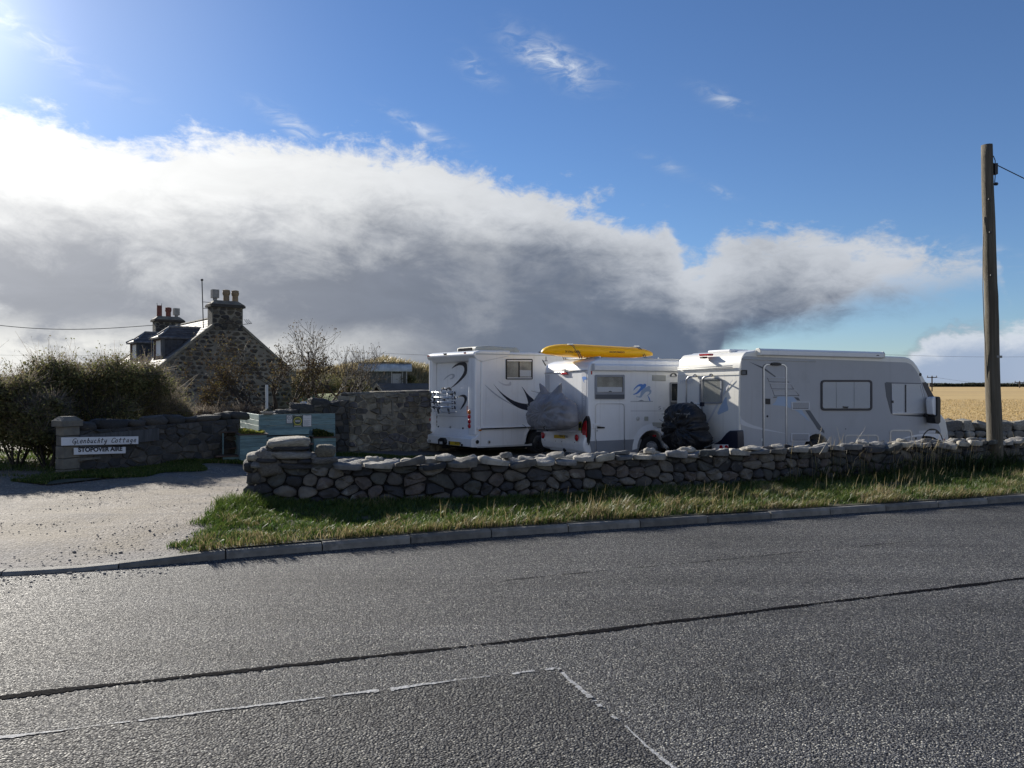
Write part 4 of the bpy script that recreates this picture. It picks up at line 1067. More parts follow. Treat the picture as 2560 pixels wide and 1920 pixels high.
        V = [A, B, Cf, Cn, R0, R1, A-Vector((0, 0, .07)), B-Vector((0, 0, .07)), Cf-Vector((0, 0, .07)), Cn-Vector((0, 0, .07)), midp(A, R0, .4, .05), midp(B, R0, .4, .05), midp(Cn, R1, .4, .05), midp(Cf, R1, .4, .05)]
        mesh('dormer_roof', V, [(0, 1, 11, 10), (10, 11, 4), (0, 10, 12, 3), (10, 4, 5, 12), (1, 2, 13, 11), (11, 13, 5, 4), (0, 6, 7, 1), (3, 9, 6, 0), (1, 7, 8, 2), (6, 9, 8, 7)], M['slate'], dm)
        nrow = 6
        for i in range(1, nrow):
            f = i/nrow; p = A+(R0-A)*f; q = Cn+(R1-Cn)*f; dr = .05*min(1, f/.4)*(1 if f < .4 else max(0, 1-(f-.4)/.6)); off = Vector((0, 0, .012-dr))-E1*.014
            MB().tube([p+off, q+off], .012, 4).build('slate_course', M['slatedark'], dm)
        MB().tube([R0+Vector((0, 0, .02)), R1+Vector((0, 0, .02))], .045, 6).build('ridge_roll', M['galv'], dm)
        for c0 in (A, B): MB().tube([c0+Vector((0, 0, .02)), midp(c0, R0, .4, .03), R0+Vector((0, 0, .02))], .04, 6).build('hip_roll', M['galv'], dm)
    dormer(1.80, 1.25, 2.3, ZR-2.3*sl_+.05, 3.74)
    dormer(6.2, 1.25, 2.3, ZR-2.3*sl_+.05, 3.74)
    # rainwater pipe at the right-hand corner
    # telephone wire to the far chimney
    w0 = CO+P3(-.7, LEN-.3, 4.82); w1 = px(-260, 770, 36.0)
    pts = [w0+(w1-w0)*k/24+Vector((0, 0, -.55*math.sin(math.pi*k/24))) for k in range(25)]
    o = MB().tube(pts, .016, 5).build('telephone_wire', M['cable'])
    tag(o, 'black telephone wire sagging to the cottage chimney', 'wire', None, 'thing')
build_cottage()

# ------------------------------------------------------------------ shed, low hut
def build_shed():
    c = px(905, 960, 44.0); c.z = 0
    ax = Vector((.985, .17, 0)).normalized(); bx = Vector((-ax.y, ax.x, 0)); t = thing('timber_shed', 'dark vertical board shed with bright corrugated iron roof before the dune', 'shed', c, math.atan2(ax.y, ax.x))
    W = 2.55; Dp = 2.0; z0 = .9; ze = 2.52; zr = 2.98
    MB().box((0, 0, z0), (W, Dp, ze)).build('wall', M['felt'], t)
    x = 0; r = random.Random(2)
    while x < W-.02:
        w = r.uniform(.11, .15); MB().box((x+.004, -.022, z0), (min(x+w, W)-.004, -.001, ze)).build('board', M['weathered'], t); x += w
    MB().box((1.72, -.05, z0), (2.22, -.024, ze-.16)).build('door', M['greyskirt'], t)
    for x in (.02, 1.64, 2.26, W-.05): MB().box((x, -.04, z0), (x+.06, -.022, ze)).build('corner_post', M['greyskirt'], t)
    mesh('gable', [(-.01, 0, ze), (-.01, Dp, ze), (-.01, .75, zr-.06)], [(0, 2, 1)], M['weathered'], t)
    # corrugated sheet
    n = 150; V = []; Fc = []
    for i in range(n+1):
        x = -.22+(W+.5)*i/n; h = .022*math.cos(i/n*2*math.pi*34)
        V += [(x, -.22, ze-.02+h), (x+.0, .75, zr+h), (x, Dp+.15, ze+.1+h)]
    for i in range(n): Fc += [(i*3, i*3+3, i*3+4, i*3+1), (i*3+1, i*3+4, i*3+5, i*3+2)]
    o = mesh('corrugated_roof', V, Fc, M['tin'], t, smooth=True); so = o.modifiers.new('s', 'SOLIDIFY'); so.thickness = .015
    MB().box((-.22, .66, zr+.02), (W+.28, .84, zr+.05)).build('ridge_cap', M['felt'], t)
    # low felt-roofed hut with pale barge boards
    a = px(942, 958, 27.5); ax = Vector((.58, .815, 0)).normalized(); 
    h = thing('felt_roof_hut', 'low hut with dark felt roof and pale barge boards behind the rubble wall', 'hut', (a.x, a.y, .2), math.atan2(ax.y, ax.x))
    zr = a.z-.2; w = .95; ze = zr-.95; L = 4.2
    MB().prism([(.08, -w+.1, -.4), (.08, w-.1, -.4), (.08, w-.1, ze+.05), (.08, 0, zr-.1), (.08, -w+.1, ze+.05)], L-.2, (1, 0, 0)).build('wall', M['dark'], h)
    for sg in (-1, 1):
        MB().prism([(0, 0, zr), (0, sg*w*1.08, zr-1.02), (0, sg*w*1.08, zr-1.07), (0, 0, zr-.05)], L, (1, 0, 0)).build('roof', M['felt'], h)
        MB().prism([(-.03, 0, zr+.01), (-.03, sg*w*1.1, zr-1.04), (-.03, sg*w*1.1, zr-1.15), (-.03, 0, zr-.11)], .028, (1, 0, 0)).build('bargeboard', M['bargeboard'], h)
        for k in (.35, .7): MB().box((0, 0, 0), (L, .03, .012)).build('felt_lap', M['felt'], h, (0, sg*w*1.08*k, zr-1.02*k+.004)).rotation_euler = (-sg*math.atan2(1.02, w*1.08), 0, 0)
build_shed()

# ------------------------------------------------------------------ teal seating screen, planters, posters
def build_screen():
    r = random.Random(6)
    A = px(650, 1036, 17.5); B = px(838, 1032, 18.3); A.z = B.z = 0
    fx = (B-A).normalized(); ny = Vector((fx.y, -fx.x, 0)); L = (B-A).length; z0 = gz(A.x, A.y)-.03
    t = thing('teal_screen', 'teal painted board screen with slatted bench front against the rubble wall', 'garden screen', (A.x, A.y, z0), math.atan2(fx.y, fx.x))
    # local x along the front, y backwards
    H = 1.0-z0+.0; k = 8; hb = H/k
    for i in range(k):
        MB().box((0, .0, i*hb+.003), (L, .028, (i+1)*hb-.003)).build('board', M['teal'], t, bevel=.003)
    # return panel on the left (runs back), seen edge-on and lit by the sun
    q = px(603, 1036, 19.6)-A; ang = math.atan2(q.y, q.x)-math.atan2(fx.y, fx.x); Lr = math.hypot(q.x, q.y)
    for i in range(k):
        o = MB().box((0, 0, i*hb+.003), (Lr, .028, (i+1)*hb-.003)).build('return_board', M['teal_lit'], t, (0, .002, 0), bevel=.003); o.rotation_euler = (0, 0, ang)
    for x in (.02, L-.08): MB().box((x, .03, 0), (x+.06, .09, H-.02)).build('post', M['teal'], t)
    # bench back slats with dark gaps and seat
    xs0, xs1 = .0, L*.60
    for i, z in enumerate((.70, .545, .40)):
        MB().box((xs0, -.34+.1*i*.3, z-.125), (xs1, -.31+.1*i*.3, z)).build('slat', M['teal'], t, bevel=.004)
    MB().box((xs0, -.30, .1), (xs1, -.02, .66)).build('bench_box', M['dark'], t)
    MB().box((xs0, -.75, .36), (xs1, -.345, .40)).build('seat', M['brownwood'], t)
    # planter boxes: each its own thing
    def planter(nm, lab, pL, w, d, h, plant, D0):
        p = thing(nm, lab, 'planter', (pL.x, pL.y, gz(pL.x, pL.y)-.02), math.atan2(fx.y, fx.x)); n = 7
        for i in range(n):
            za, zb = h*i/n+.002, h*(i+1)/n-.002
            MB().box((0, 0, za), (w, .025, zb)).build('board', M['teal'], p, bevel=.003)
            MB().box((-.0, .027, za), (.024, d, zb)).build('side_board', M['teal_lit'], p, bevel=.003)
            MB().box((w-.024, .027, za), (w, d, zb)).build('side_board', M['teal'], p, bevel=.003)
        MB().ring([(-.03, -.03, h), (w+.03, -.03, h), (w+.03, d+.03, h), (-.03, d+.03, h)], [(.05, .05, h), (w-.05, .05, h), (w-.05, d-.05, h), (.05, d-.05, h)], .025, (0, 0, 1)).build('rim', M['brownwood'], p)
        MB().box((.03, .03, .1), (w-.03, d-.02, h-.02)).build('soil', M['soil'], p)
        rg = np.random.default_rng(3); kk = 1500; x = rg.uniform(.03, w-.03, kk); y = rg.uniform(.03, d-.03, kk)
        hh = plant[0]*(.4+.6*np.abs(np.sin(x*5+1)))*rg.uniform(.2, 1, kk)
        c = np.stack([x, y, h+hh], -1); s = rg.uniform(.012, .028, kk)[:, None]; a = rg.normal(size=(kk, 3)); a /= np.linalg.norm(a, axis=1)[:, None]; b2 = np.cross(a, rg.normal(size=(kk, 3))); b2 /= np.linalg.norm(b2, axis=1)[:, None]
        V = np.stack([c-a*s, c+b2*s*.6, c+a*s, c-b2*s*.6], 1).reshape(-1, 3)
        cc = np.array(plant[1])[rg.integers(0, len(plant[1]), kk)]*rg.uniform(.7, 1.3, (kk, 1))
        tag(np_mesh('plants', V, np.arange(4*kk).reshape(-1, 4), M['leaf'], p, col=np.repeat(cc, 4, axis=0)), kind='stuff')
        return p
    pL = px(600, 1150, 16.6); pL.z = 0
    planter('planter_box', 'tall teal planter box with yellow green plants and a sunlit end', pL, .56, .5, .60, (.13, [(.22, .24, .05), (.30, .27, .06), (.12, .16, .04)]), 16.6)
    pR = A+fx*(L*.655)+ny*.42; planter('planter_box', 'teal planter box with dark bushy plants before the poster end of screen', pR, .50, .38, .56, (.20, [(.04, .07, .025), (.07, .09, .03), (.12, .11, .03)]), 17.6)
    # low step seat on the left
    q = px(556, 1085, 17.0); q.z = gz(q.x, q.y)-.02
    s = thing('wooden_steps', 'low teal and brown wooden step seat between garden wall and tall planter', 'steps', q, math.atan2(fx.y, fx.x)-.1)
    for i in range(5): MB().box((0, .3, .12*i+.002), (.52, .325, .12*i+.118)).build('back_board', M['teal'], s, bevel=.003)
    MB().box((0, .0, 0), (.03, .3, .6)).build('side_board', M['teal'], s); MB().box((.16, -.05, .24), (.5, .3, .27)).build('tread', M['brownwood'], s)
    MB().box((-.14, -.42, .10), (.46, -.06, .13)).build('tread', M['brownwood'], s); MB().box((.0, -.38, 0), (.42, -.34, .10)).build('riser', M['teal'], s)
    MB().box((-.02, -.02, .602), (.54, .35, .625)).build('top_board', M['brownwood'], s)
    # posters on the screen
    def sx(u, v):
        d = Vector(((u-U0)/F, 1, (V0-v)/F)); o = Vector((0, 0, CAMZ)); k_ = (A-o).dot(ny)/d.dot(ny); p = o+d*k_; return (p-A).dot(fx), p.z-z0
    zc = 360/2212
    def poster(nm, lab, x0, y0, x1, y1, m_):
        a = sx(540+x0*zc, 1000+y1*zc); c = sx(540+x1*zc, 1000+y0*zc); w, h = c[0]-a[0], c[1]-a[1]
        base = A+fx*a[0]+ny*.006+Vector((0, 0, z0+a[1])); p = thing(nm, lab, 'poster', base, math.atan2(fx.y, fx.x))
        MB().box((0, -.004, 0), (w, 0, h)).build('sheet', M['ink'] if m_ == 'paper' else M[m_], p)
        if m_ == 'paper': MB().box((.008, -.006, .008), (w-.008, -.0042, h-.008)).build('print_area', M['paper'], p)
        return p, w, h
    def disc(p, cx, cz, r0, r1, m_, y=-.0085, nm='emblem_ring'):
        n = 28; O = [(cx+r0*math.cos(2*math.pi*i/n), y, cz+r0*math.sin(2*math.pi*i/n)) for i in range(n)]; I = [(cx+r1*math.cos(2*math.pi*i/n), y, cz+r1*math.sin(2*math.pi*i/n)) for i in range(n)]
        MB().ring(O, I, .001, (0, -1, 0)).build(nm, m_, p)
    R_, Up_ = Vector((1, 0, 0)), Vector((0, 0, 1))
    p, w, h = poster('notice_sheet', 'small white notice with black round emblem, leftward of the dark year poster on teal screen', 1080, 228, 1175, 360, 'paper')
    disc(p, w/2, h*.66, w*.36, w*.29, M['ink']); txt('emblem', 'GC', M['ink'], p, (w/2, -.0088, h*.66), R_, Up_, w*.38, w*.24, .02)
    for i in range(4): MB().box((w*.12, -.0075, h*(.09+.07*i)), (w*.88, -.0065, h*(.115+.07*i))).build('print_line', M['ptext'], p)
    p, w, h = poster('year_poster', 'dark green poster with yellow laurel ring and year on teal screen', 1183, 222, 1325, 412, 'postergreen')
    txt('heading', 'CAMBRA', M['paper'], p, (w/2, -.0065, h*.93), R_, Up_, w*.9, h*.085, .01)
    disc(p, w/2, h*.47, w*.45, w*.36, M['posteryellow'], -.006, 'laurel_ring'); txt('year', '2022', M['paper'], p, (w/2, -.0068, h*.47), R_, Up_, w*.55, h*.15, .03)
    MB().box((w*.18, -.0062, h*.62), (w*.82, -.0052, h*.65)).build('print_line', M['posteryellow'], p); MB().box((w*.1, -.0062, h*.02), (w*.9, -.0052, h*.07)).build('print_line', M['paper'], p)
    for i in range(2): MB().box((w*.1, -.0062, h*(.12+.05*i)), (w*.9, -.0052, h*(.14+.05*i))).build('print_line', M['posteryellow'], p)
    p, w, h = poster('text_poster', 'white poster with grey heading, stars and lines of text on teal screen', 1330, 222, 1468, 412, 'paper')
    txt('heading', 'CAMBRA', M['ptext'], p, (w/2, -.0072, h*.93), R_, Up_, w*.88, h*.085, .01); txt('stars', '* * * * *', M['ptext'], p, (w/2, -.0072, h*.67), R_, Up_, w*.8, h*.05, .01)
    for i in range(9): MB().box((w*.12, -.0075, h*(.10+.052*i)), (w*(.62+.26*((i*7) % 3)/2), -.0065, h*(.115+.052*i))).build('print_line', M['ptext'], p)
    # flower pot on top and pale pipe behind
    c = A+fx*.18-ny*.015; fp = thing('flower_pot', 'shallow pale flower pot standing on top of the teal screen', 'flower pot', (c.x, c.y, z0+H))
    c0 = Vector((0, .0, 0)); MB().lathe([(.10, 0), (.155, .05), (.165, .07), (.15, .07), (.13, .04)], c0, (0, 0, 1), 18).build('pot', M['terracotta'], fp, smooth=True)
    MB().lathe([(.13, .05), (.11, .085), (.05, .12), (.01, .14)], c0, (0, 0, 1), 10).build('plant', M['soil'], fp)
    c = px(667, 1030, 19.6); pp = thing('white_pipe', 'upright white plastic pipe standing behind the teal screen', 'pipe', (c.x, c.y, 0))
    MB().tube([(0, 0, -.05), (0, 0, px(667, 962, 19.6).z)], .036, 10).build('pipe', M['ltgrey'], pp)
    MB().tube([(0, 0, .9), (0, 0, 1.0)], .042, 10).build('collar', M['ltgrey'], pp)
    # little bird house on the wall end
    c = px(757, 1012, 20.2); bh = thing('bird_house', 'tiny white house ornament on the lower wall behind the screen', 'ornament', c)
    MB().prism([(-.10, 0, -.12), (.10, 0, -.12), (.10, 0, .02), (.05, 0, .085), (-.05, 0, .085), (-.10, 0, .02)], .12, (0, 1, 0)).build('body', M['whitepaint'], bh)
    for x in (-.045, .03): MB().box((x, -.004, -.05), (x+.022, -.001, .02)).build('window', M['ink'], bh)
build_screen()

# ------------------------------------------------------------------ telegraph pole, far poles, wires
def build_poles():
    b = px(2488, 1182, 14.1); b.z = .05; top = px(2468, 362, 14.1)
    t = thing('telegraph_pole', 'tall weathered timber telegraph pole standing on the grass verge before the wall', 'utility pole', b)
    pts = []; n = 26; d = top-b
    for k in range(n+1):
        f = k/n; pts.append(d*f+Vector((.012*mnoise.noise((f*5, 1, 0)), .012*mnoise.noise((f*5, 2, 0)), -.12 if k == 0 else 0)))
    MB().tube(pts, [.135-.042*k/n+.004*mnoise.noise((k*.9, 4, 2)) for k in range(n+1)], 22).build('shaft', M['pole'], t, smooth=True)
    at = lambda f, o: d*f+Vector(o)
    MB().box((-.02, -.05, -.1), (.035, .03, .1)).build('bracket', M['iron'], t, at(.925, (.115, -.02, 0)))
    MB().lathe([(.01, 0), (.03, .02), (.03, .06), (.01, .08)], at(.88, (.09, -.03, 0)), (1, 0, 0), 10).build('insulator', M['iron'], t)
    MB().tube([at(.965, (.09, -.04, 0)), at(.95, (.115, -.05, 0)), at(.90, (.10, -.06, 0)), at(.875, (.09, -.05, 0))], .008, 5).build('lead_wire', M['cable'], t)
    MB().box((-.04, -.004, -.022), (.06, .004, .022)).build('number_tag', M['galv'], t, at(.354, (.045, -.118, 0)))
    for f, s in ((.03, .02), (.6, .02), (.73, .02), (.83, .02)): MB().lathe([(.02, 0), (.02, .02)], at(f, (-.05, -.105, 0)), (0, -1, 0), 8).build('staple', M['iron'], t)
    # cable hanging down the left side
    pts = [at(.78, (-.10, -.03, 0)), at(.68, (-.14, -.03, 0)), at(.56, (-.16, -.03, 0)), at(.45, (-.155, -.03, 0)), at(.33, (-.13, -.03, 0)), at(.28, (-.118, -.02, 0))]
    MB().tube(pts, .0075, 5).build('drop_cable', M['cable'], t)
    w0 = b+at(.945, (.1, 0, 0)); w1 = w0+Vector((9, 3.2, -1.75))
    pts = [w0+(w1-w0)*k/16+Vector((0, 0, -.25*math.sin(math.pi*k/16))) for k in range(17)]
    tag(MB().tube(pts, .0095, 5).build('service_cable', M['cable']), 'black cable leaving the top of the telegraph pole', 'cable', None, 'thing')
    for (u, vt, D, lab) in ((2330, 941, 190.0, 'far timber power pole with crossarm beside the front of the motorhome'), (2549, 954, 330.0, 'more distant small power pole with crossarm beyond the stubble field')):
        c = px(u, 970, D); zt = px(u, vt, D).z; p = thing('power_pole', lab, 'utility pole', (c.x, c.y, .2), 0, 'distant power poles'); h = zt-.2; w = D/190
        MB().tube([(0, 0, 0), (0, 0, h)], .16*w, 8).build('shaft', M['bark2'], p)
        MB().box((-1.25*w, -.1, h-.35*w), (1.25*w, .1, h-.15*w)).build('crossarm', M['bark2'], p)
        for x in (-1.1, 0, 1.1): MB().box((x*w-.07*w, -.08, h-.14*w), (x*w+.07*w, .08, h+.2*w)).build('insulator', M['iron'], p)
        if D < 200: MB().box((-.75, -.3, h-2.6), (-.18, .3, h-1.6)).build('transformer', M['iron'], p)
    # high distant lines
    def line(u0, v0_, D0, u1, v1, D1, sag, lab, r_=.02):
        a, c = px(u0, v0_, D0), px(u1, v1, D1); tag(MB().tube([a+(c-a)*k/20-Vector((0, 0, sag*math.sin(math.pi*k/20))) for k in range(21)], r_, 4).build('overhead_line', M['cable']), lab, 'power line', None, 'thing')
    line(860, 878, 120, 1360, 892, 150, .3, 'thin overhead line crossing behind the corrugated shed roof', .022)
    line(2150, 884, 90, 2750, 888, 95, .3, 'thin overhead line above the stubble field behind the telegraph pole', .016)
    line(2330, 942, 190, 2549, 954, 330, 1.2, 'faint wire between the two distant power poles', .03)
    line(-200, 884, 100, 480, 886, 100, .2, 'thin overhead line above the hedge towards the cottage', .014)
    # thin garden post
    c = px(772, 958, 26.0); p = thing('garden_post', 'thin dark upright post with short crossbar among the bare branches', 'post', (c.x, c.y, .9)); MB().box((-.02, -.02, 0), (.02, .02, px(772, 880, 26).z-.9)).build('post', M['bark2'], p); MB().box((-.1, -.02, px(772, 880, 26).z-.92), (.08, .02, px(772, 880, 26).z-.89)).build('crossbar', M['bark2'], p)
build_poles()

# ------------------------------------------------------------------ motorhomes
ZM = {1: (1040, 840, 400/2074), 2: (1300, 840, 440/2212), 3: (1640, 840, 420/2177), 4: (2000, 840, 560/2212), 5: (1060, 960, 140/1366), 6: (1640, 980, 220/2212)}
class Van:
    def __init__(s, name, label, uR, uL, D, w, zg=YARD):
        s.P = Vector(((uR-U0)/F*D, D, 0)); lo, hi = .05, 1.2
        for _ in range(60):
            th = (lo+hi)/2; q = s.P+Vector((-math.sin(th), math.cos(th), 0))*w; u = U0+F*q.x/q.y
            if u > uL: lo = th
            else: hi = th
        s.th = th; s.w = w; s.fw = Vector((math.cos(th), math.sin(th), 0)); s.lf = Vector((-math.sin(th), math.cos(th), 0)); s.zg = zg
        s.t = thing(name, label, 'motorhome', (s.P.x, s.P.y, zg), th, 'motorhomes parked in the yard')
    def uv(s, z, x, y):
        a, b, k = ZM[z]; return a+x*k, b+y*k
    def hit(s, uv, org, nrm):
        d = Vector(((uv[0]-U0)/F, 1, (V0-uv[1])/F)); o = Vector((0, 0, CAMZ)); k = (org-o).dot(nrm)/d.dot(nrm); return o+d*k
    def side(s, z, x, y, out=0.0):
        """zoom pixel -> (along, height) on the right-hand side plane"""
        p = s.hit(s.uv(z, x, y), s.P-s.lf*out, s.lf); return (p-s.P).dot(s.fw), p.z-s.zg
    def rear(s, z, x, y, back=0.0):
        p = s.hit(s.uv(z, x, y), s.P-s.fw*back, s.fw); return (p-s.P).dot(s.lf), p.z-s.zg
    # polygons lying on the side (y = -off) or on the rear (x = -off)
    def sp(s, name, pts, z, m, off=.0, th=.004, parent=None, bevel=0, smooth=0):
        P = [s.side(z, *p) for p in pts]
        if smooth: P = chaikin(P, smooth)
        return MB().prism([(a, -off, h) for a, h in P], th, (0, -1, 0)).build(name, m, parent or s.t, bevel=bevel)
    def rp(s, name, pts, z, m, off=.0, th=.004, parent=None, bevel=0, smooth=0):
        P = [s.rear(z, *p) for p in pts]
        if smooth: P = chaikin(P, smooth)
        return MB().prism([(-off, a, h) for a, h in P], th, (-1, 0, 0)).build(name, m, parent or s.t, bevel=bevel)
    def sring(s, name, O, I, z, m, off=.0, th=.02, parent=None):
        return MB().ring([(a, -off, h) for a, h in (s.side(z, *p) for p in O)], [(a, -off, h) for a, h in (s.side(z, *p) for p in I)], th, (0, -1, 0)).build(name, m, parent or s.t)
    def rring(s, name, O, I, z, m, off=.0, th=.02, parent=None):
        return MB().ring([(-off, a, h) for a, h in (s.rear(z, *p) for p in O)], [(-off, a, h) for a, h in (s.rear(z, *p) for p in I)], th, (-1, 0, 0)).build(name, m, parent or s.t)
    def stube(s, name, pts, z, m, r=.012, off=.01, parent=None, k=6, close=False):
        P = [s.side(z, *p) for p in pts]
        if close: P.append(P[0])
        return MB().tube([(a, -off, h) for a, h in P], r, k).build(name, m, parent or s.t, smooth=True)
    def rtube(s, name, pts, z, m, r=.012, off=.01, parent=None, k=6):
        return MB().tube([(-off, a, h) for a, h in (s.rear(z, *p) for p in pts)], r, k).build(name, m, parent or s.t, smooth=True)
    def slab(s, name, pts, m, y0, y1, bevel=.06, seg=4, parent=None, ang=38):
        """side profile extruded across the van"""
        return MB().prism([(a, y0, h) for a, h in pts], y1-y0, (0, 1, 0)).build(name, m, parent or s.t, bevel=bevel, seg=seg, ang=ang)
    def rdisc(s, name, z, x, y, r, m, off=.0, th=.02, k=18, parent=None, sx=1.0):
        c = s.rear(z, x, y); prof = [(r, 0), (r, th*.5), (r*.7, th), (.001, th*1.15)]
        o = MB().lathe(prof, (-off, c[0], c[1]), (-1, 0, 0), k).build(name, m, parent or s.t, smooth=True); return o
    def sdisc(s, name, z, x, y, r, m, off=.0, th=.012, k=16, parent=None):
        c = s.side(z, x, y); return MB().lathe([(r, 0), (r, th*.6), (r*.7, th), (.001, th)], (c[0], -off, c[1]), (0, -1, 0), k).build(name, m, parent or s.t)
    def wheel(s, x, y0, R, spokes, parent=None):
        w = empty('wheel', (x, y0, R-.015), 0, s.t); ty = MB().lathe([(R*.62, -.09), (R*.86, -.10), (R*.97, -.075), (R, -.04), (R, .04), (R*.97, .075), (R*.86, .10), (R*.62, .09)], (0, 0, 0), (0, -1, 0), 32).build('tyre', M['rubber'], w, smooth=True)
        rm = MB().lathe([(R*.30, .03), (R*.55, .02), (R*.60, .05), (R*.63, .085), (R*.60, .09)], (0, 0, 0), (0, -1, 0), 32).build('rim', M['silver2'] if spokes else M['galv'], w, smooth=True)
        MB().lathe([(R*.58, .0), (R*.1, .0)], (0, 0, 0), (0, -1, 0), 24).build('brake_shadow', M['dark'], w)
        MB().lathe([(R*.16, .02), (R*.16, .08), (R*.08, .095), (.002, .095)], (0, 0, 0), (0, -1, 0), 14).build('hub_cap', M['alu'] if spokes else M['black'], w)
        for i in range(spokes or 10):
            a = 2*math.pi*i/(spokes or 10)+.3; ww = .05 if spokes else .018
            mb = MB().box((R*.12, -.085, -ww), (R*.60, -.05, ww), Matrix.Rotation(a, 4, 'Y')); mb.build('spoke', M['silver2'] if spokes else M['galv'], w)
        return w
def arch(cx, r, zb, k=12):
    """wheel arch notch points from right to left at height zb"""
    return [(cx+r*math.cos(math.pi*i/k), zb+max(0, r*math.sin(math.pi*i/k))*1.0) for i in range(k+1)]

# ---- first motorhome: white, black swooshes, empty bike rack
def van_one():
    v = Van('motorhome', 'white motorhome with black swoosh graphics and an empty bicycle rack on its rear', 1188, 1071, 20.6, 2.3)
    zt = v.side(1, 775, 238)[1]; zb = v.side(1, 775, 1455)[1]; wx, wz = v.side(1, 1588, 1368); L = 7.2; R = .355
    body = [(.2, zb)]+[(wx-.50, zb)]+[(x, z) for x, z in [(wx-.47*math.cos(a), .37+.47*math.sin(a)) for a in [i*math.pi/10 for i in range(11)]] if z > zb]+[(wx+.50, zb), (L-1.6, zb), (L, zb+.1), (L, .95), (L-.5, 1.2), (L-1.0, 1.9), (L-.6, 2.2), (L-.7, zt+.06), (L-1.2, zt+.12), (2.0, zt+.10), (.2, zt+.06)]
    v.slab('body', body, M['white'], .0, v.w, .05, 3)
    # rear pillars, ledge and roof cap that frame the recess
    v.slab('rear_pillar', [(0, zb+.35), (.2, zb+.3), (.2, zt+.05), (.06, zt+.02), (0, zt-.1)], M['white'], 0.003, .34, .045, 4)
    v.slab('rear_pillar', [(0, zb+.35), (.2, zb+.3), (.2, zt+.05), (.06, zt+.02), (0, zt-.1)], M['white'], v.w-.16, v.w-.003, .045, 4)
    lz = v.rear(1, 700, 1320)[1]
    v.slab('rear_ledge', [(-.12, zb+.03), (.25, zb+.0), (.25, lz+.22), (.18, lz+.2), (.02, lz+.02), (-.10, lz), (-.12, lz-.03)], M['white'], -.004, v.w+.004, .02, 3)
    v.slab('roof_cap', [(-.06, zt-.02), (.05, zt-.16), (.25, zt-.2), (1.2, zt-.02), (1.2, zt+.13), (.15, zt+.11), (-.04, zt+.06)], M['white'], -.012, v.w+.012, .03, 3)
    off = -.2+.004
    V = v
    # the recess panel lies .2 m forward of the pillars: decals on it
    def rq(name, pts, m, smooth=1, th=.003, o=off):
        P = [v.rear(1, x, y, -.2) for x, y in pts]; P = chaikin(P, smooth) if smooth else P
        return MB().prism([(-o, a, h) for a, h in P], th, (-1, 0, 0)).build(name, m, v.t)
    rq('swoosh_decal', [(455, 432), (500, 380), (560, 342), (620, 332), (655, 350), (664, 375), (664, 470), (640, 520), (560, 600), (490, 655), (432, 690), (500, 630), (570, 555), (615, 490), (632, 430), (615, 385), (570, 375), (510, 395)], M['navy'])
    rq('swoosh_decal', [(525, 808), (570, 770), (620, 757), (655, 775), (664, 810), (655, 850), (625, 905), (568, 968), (600, 905), (628, 850), (632, 810), (610, 785), (570, 785)], M['navy'])
    rq('pale_swoosh_decal', [(345, 585), (400, 520), (460, 488), (500, 492), (505, 530), (470, 560), (430, 560), (470, 540), (480, 510), (450, 505), (400, 540)], M['greydec'])
    rq('locker_line', [(250, 1030), (664, 1043), (664, 1050), (250, 1037)], M['greydec'], 0)
    rq('locker_line', [(205, 1225), (664, 1245), (664, 1250), (205, 1230)], M['greydec'], 0)
    for x in (293, 612): rq('locker_latch', [(x-7, 1165 if x < 400 else 1185), (x+7, 1165 if x < 400 else 1185), (x+7, 1212 if x < 400 else 1232), (x-7, 1212 if x < 400 else 1232)], M['black'], 0, .012)
    rq('locker_lock', [(440, 1165), (458, 1168), (458, 1205), (440, 1203)], M['alu'], 1, .01)
    rq('brake_light', [(365, 275), (520, 265), (515, 290), (440, 300), (370, 296)], M['black'], 0, .03)
    rq('rear_camera', [(415, 315), (460, 308), (455, 330), (425, 335)], M['black'], 1, .05)
    v.rp('camera_housing', [(385, 228), (425, 225), (425, 245), (395, 248)], 1, M['black'], .065, .03)
    for x, y in ((185, 258), (660, 220)): v.rp('marker_lamp', [(x-14, y-8), (x+14, y-10), (x+14, y+8), (x-14, y+10)], 1, M['red'], .062, .012)
    # lamps on the pillars
    for i, (y, m) in enumerate(((985, 'amber'), (1045, 'red'), (1108, 'red'), (1168, 'red'))):
        v.rdisc('tail_lamp', 1, 694, y, .062, M[m], .002, .03)
    for i, (y, m) in enumerate(((965, 'amber'), (1022, 'red'), (1080, 'red'), (1135, 'ltgrey'))):
        c = v.rear(1, 152, y); MB().lathe([(.06, 0), (.06, .015), (.04, .03), (.001, .033)], (-.002, min(c[0], v.w-.07), c[1]), (-1, 0, 0), 16).build('tail_lamp', M[m], v.t, smooth=True)
    v.rp('reflector', [(663, 905), (668, 905), (668, 1015), (663, 1015)], 1, M['amber'], .004, .006)
    # bumper details
    pl = v.rp('number_plate', [(478, 1360), (617, 1372), (617, 1418), (478, 1405)], 1, M['yellowplate'], .124, .006)
    a, c = v.rear(1, 478, 1405, .13), v.rear(1, 617, 1372, .13); txt('plate_text', 'G2 5TRK', M['ink'], pl, (-.1315, (a[0]+c[0])/2, (a[1]+c[1])/2), (0, -1, 0), (0, 0, 1), abs(c[0]-a[0])*.62, abs(c[1]-a[1])*.62, .03)
    v.rp('plate_band', [(472, 1358), (490, 1360), (490, 1406), (472, 1404)], 1, M['navy'], .131, .002)
    for x0, y0 in ((172, 1360), (633, 1396)): v.rp('socket', [(x0, y0), (x0+22, y0+1), (x0+22, y0+28), (x0, y0+27)], 1, M['black'], .124, .008)
    v.rring('badge', [(212, 1343), (238, 1345), (238, 1372), (212, 1370)], [(218, 1349), (232, 1351), (232, 1366), (218, 1364)], 1, M['dkdec'], .124, .003)
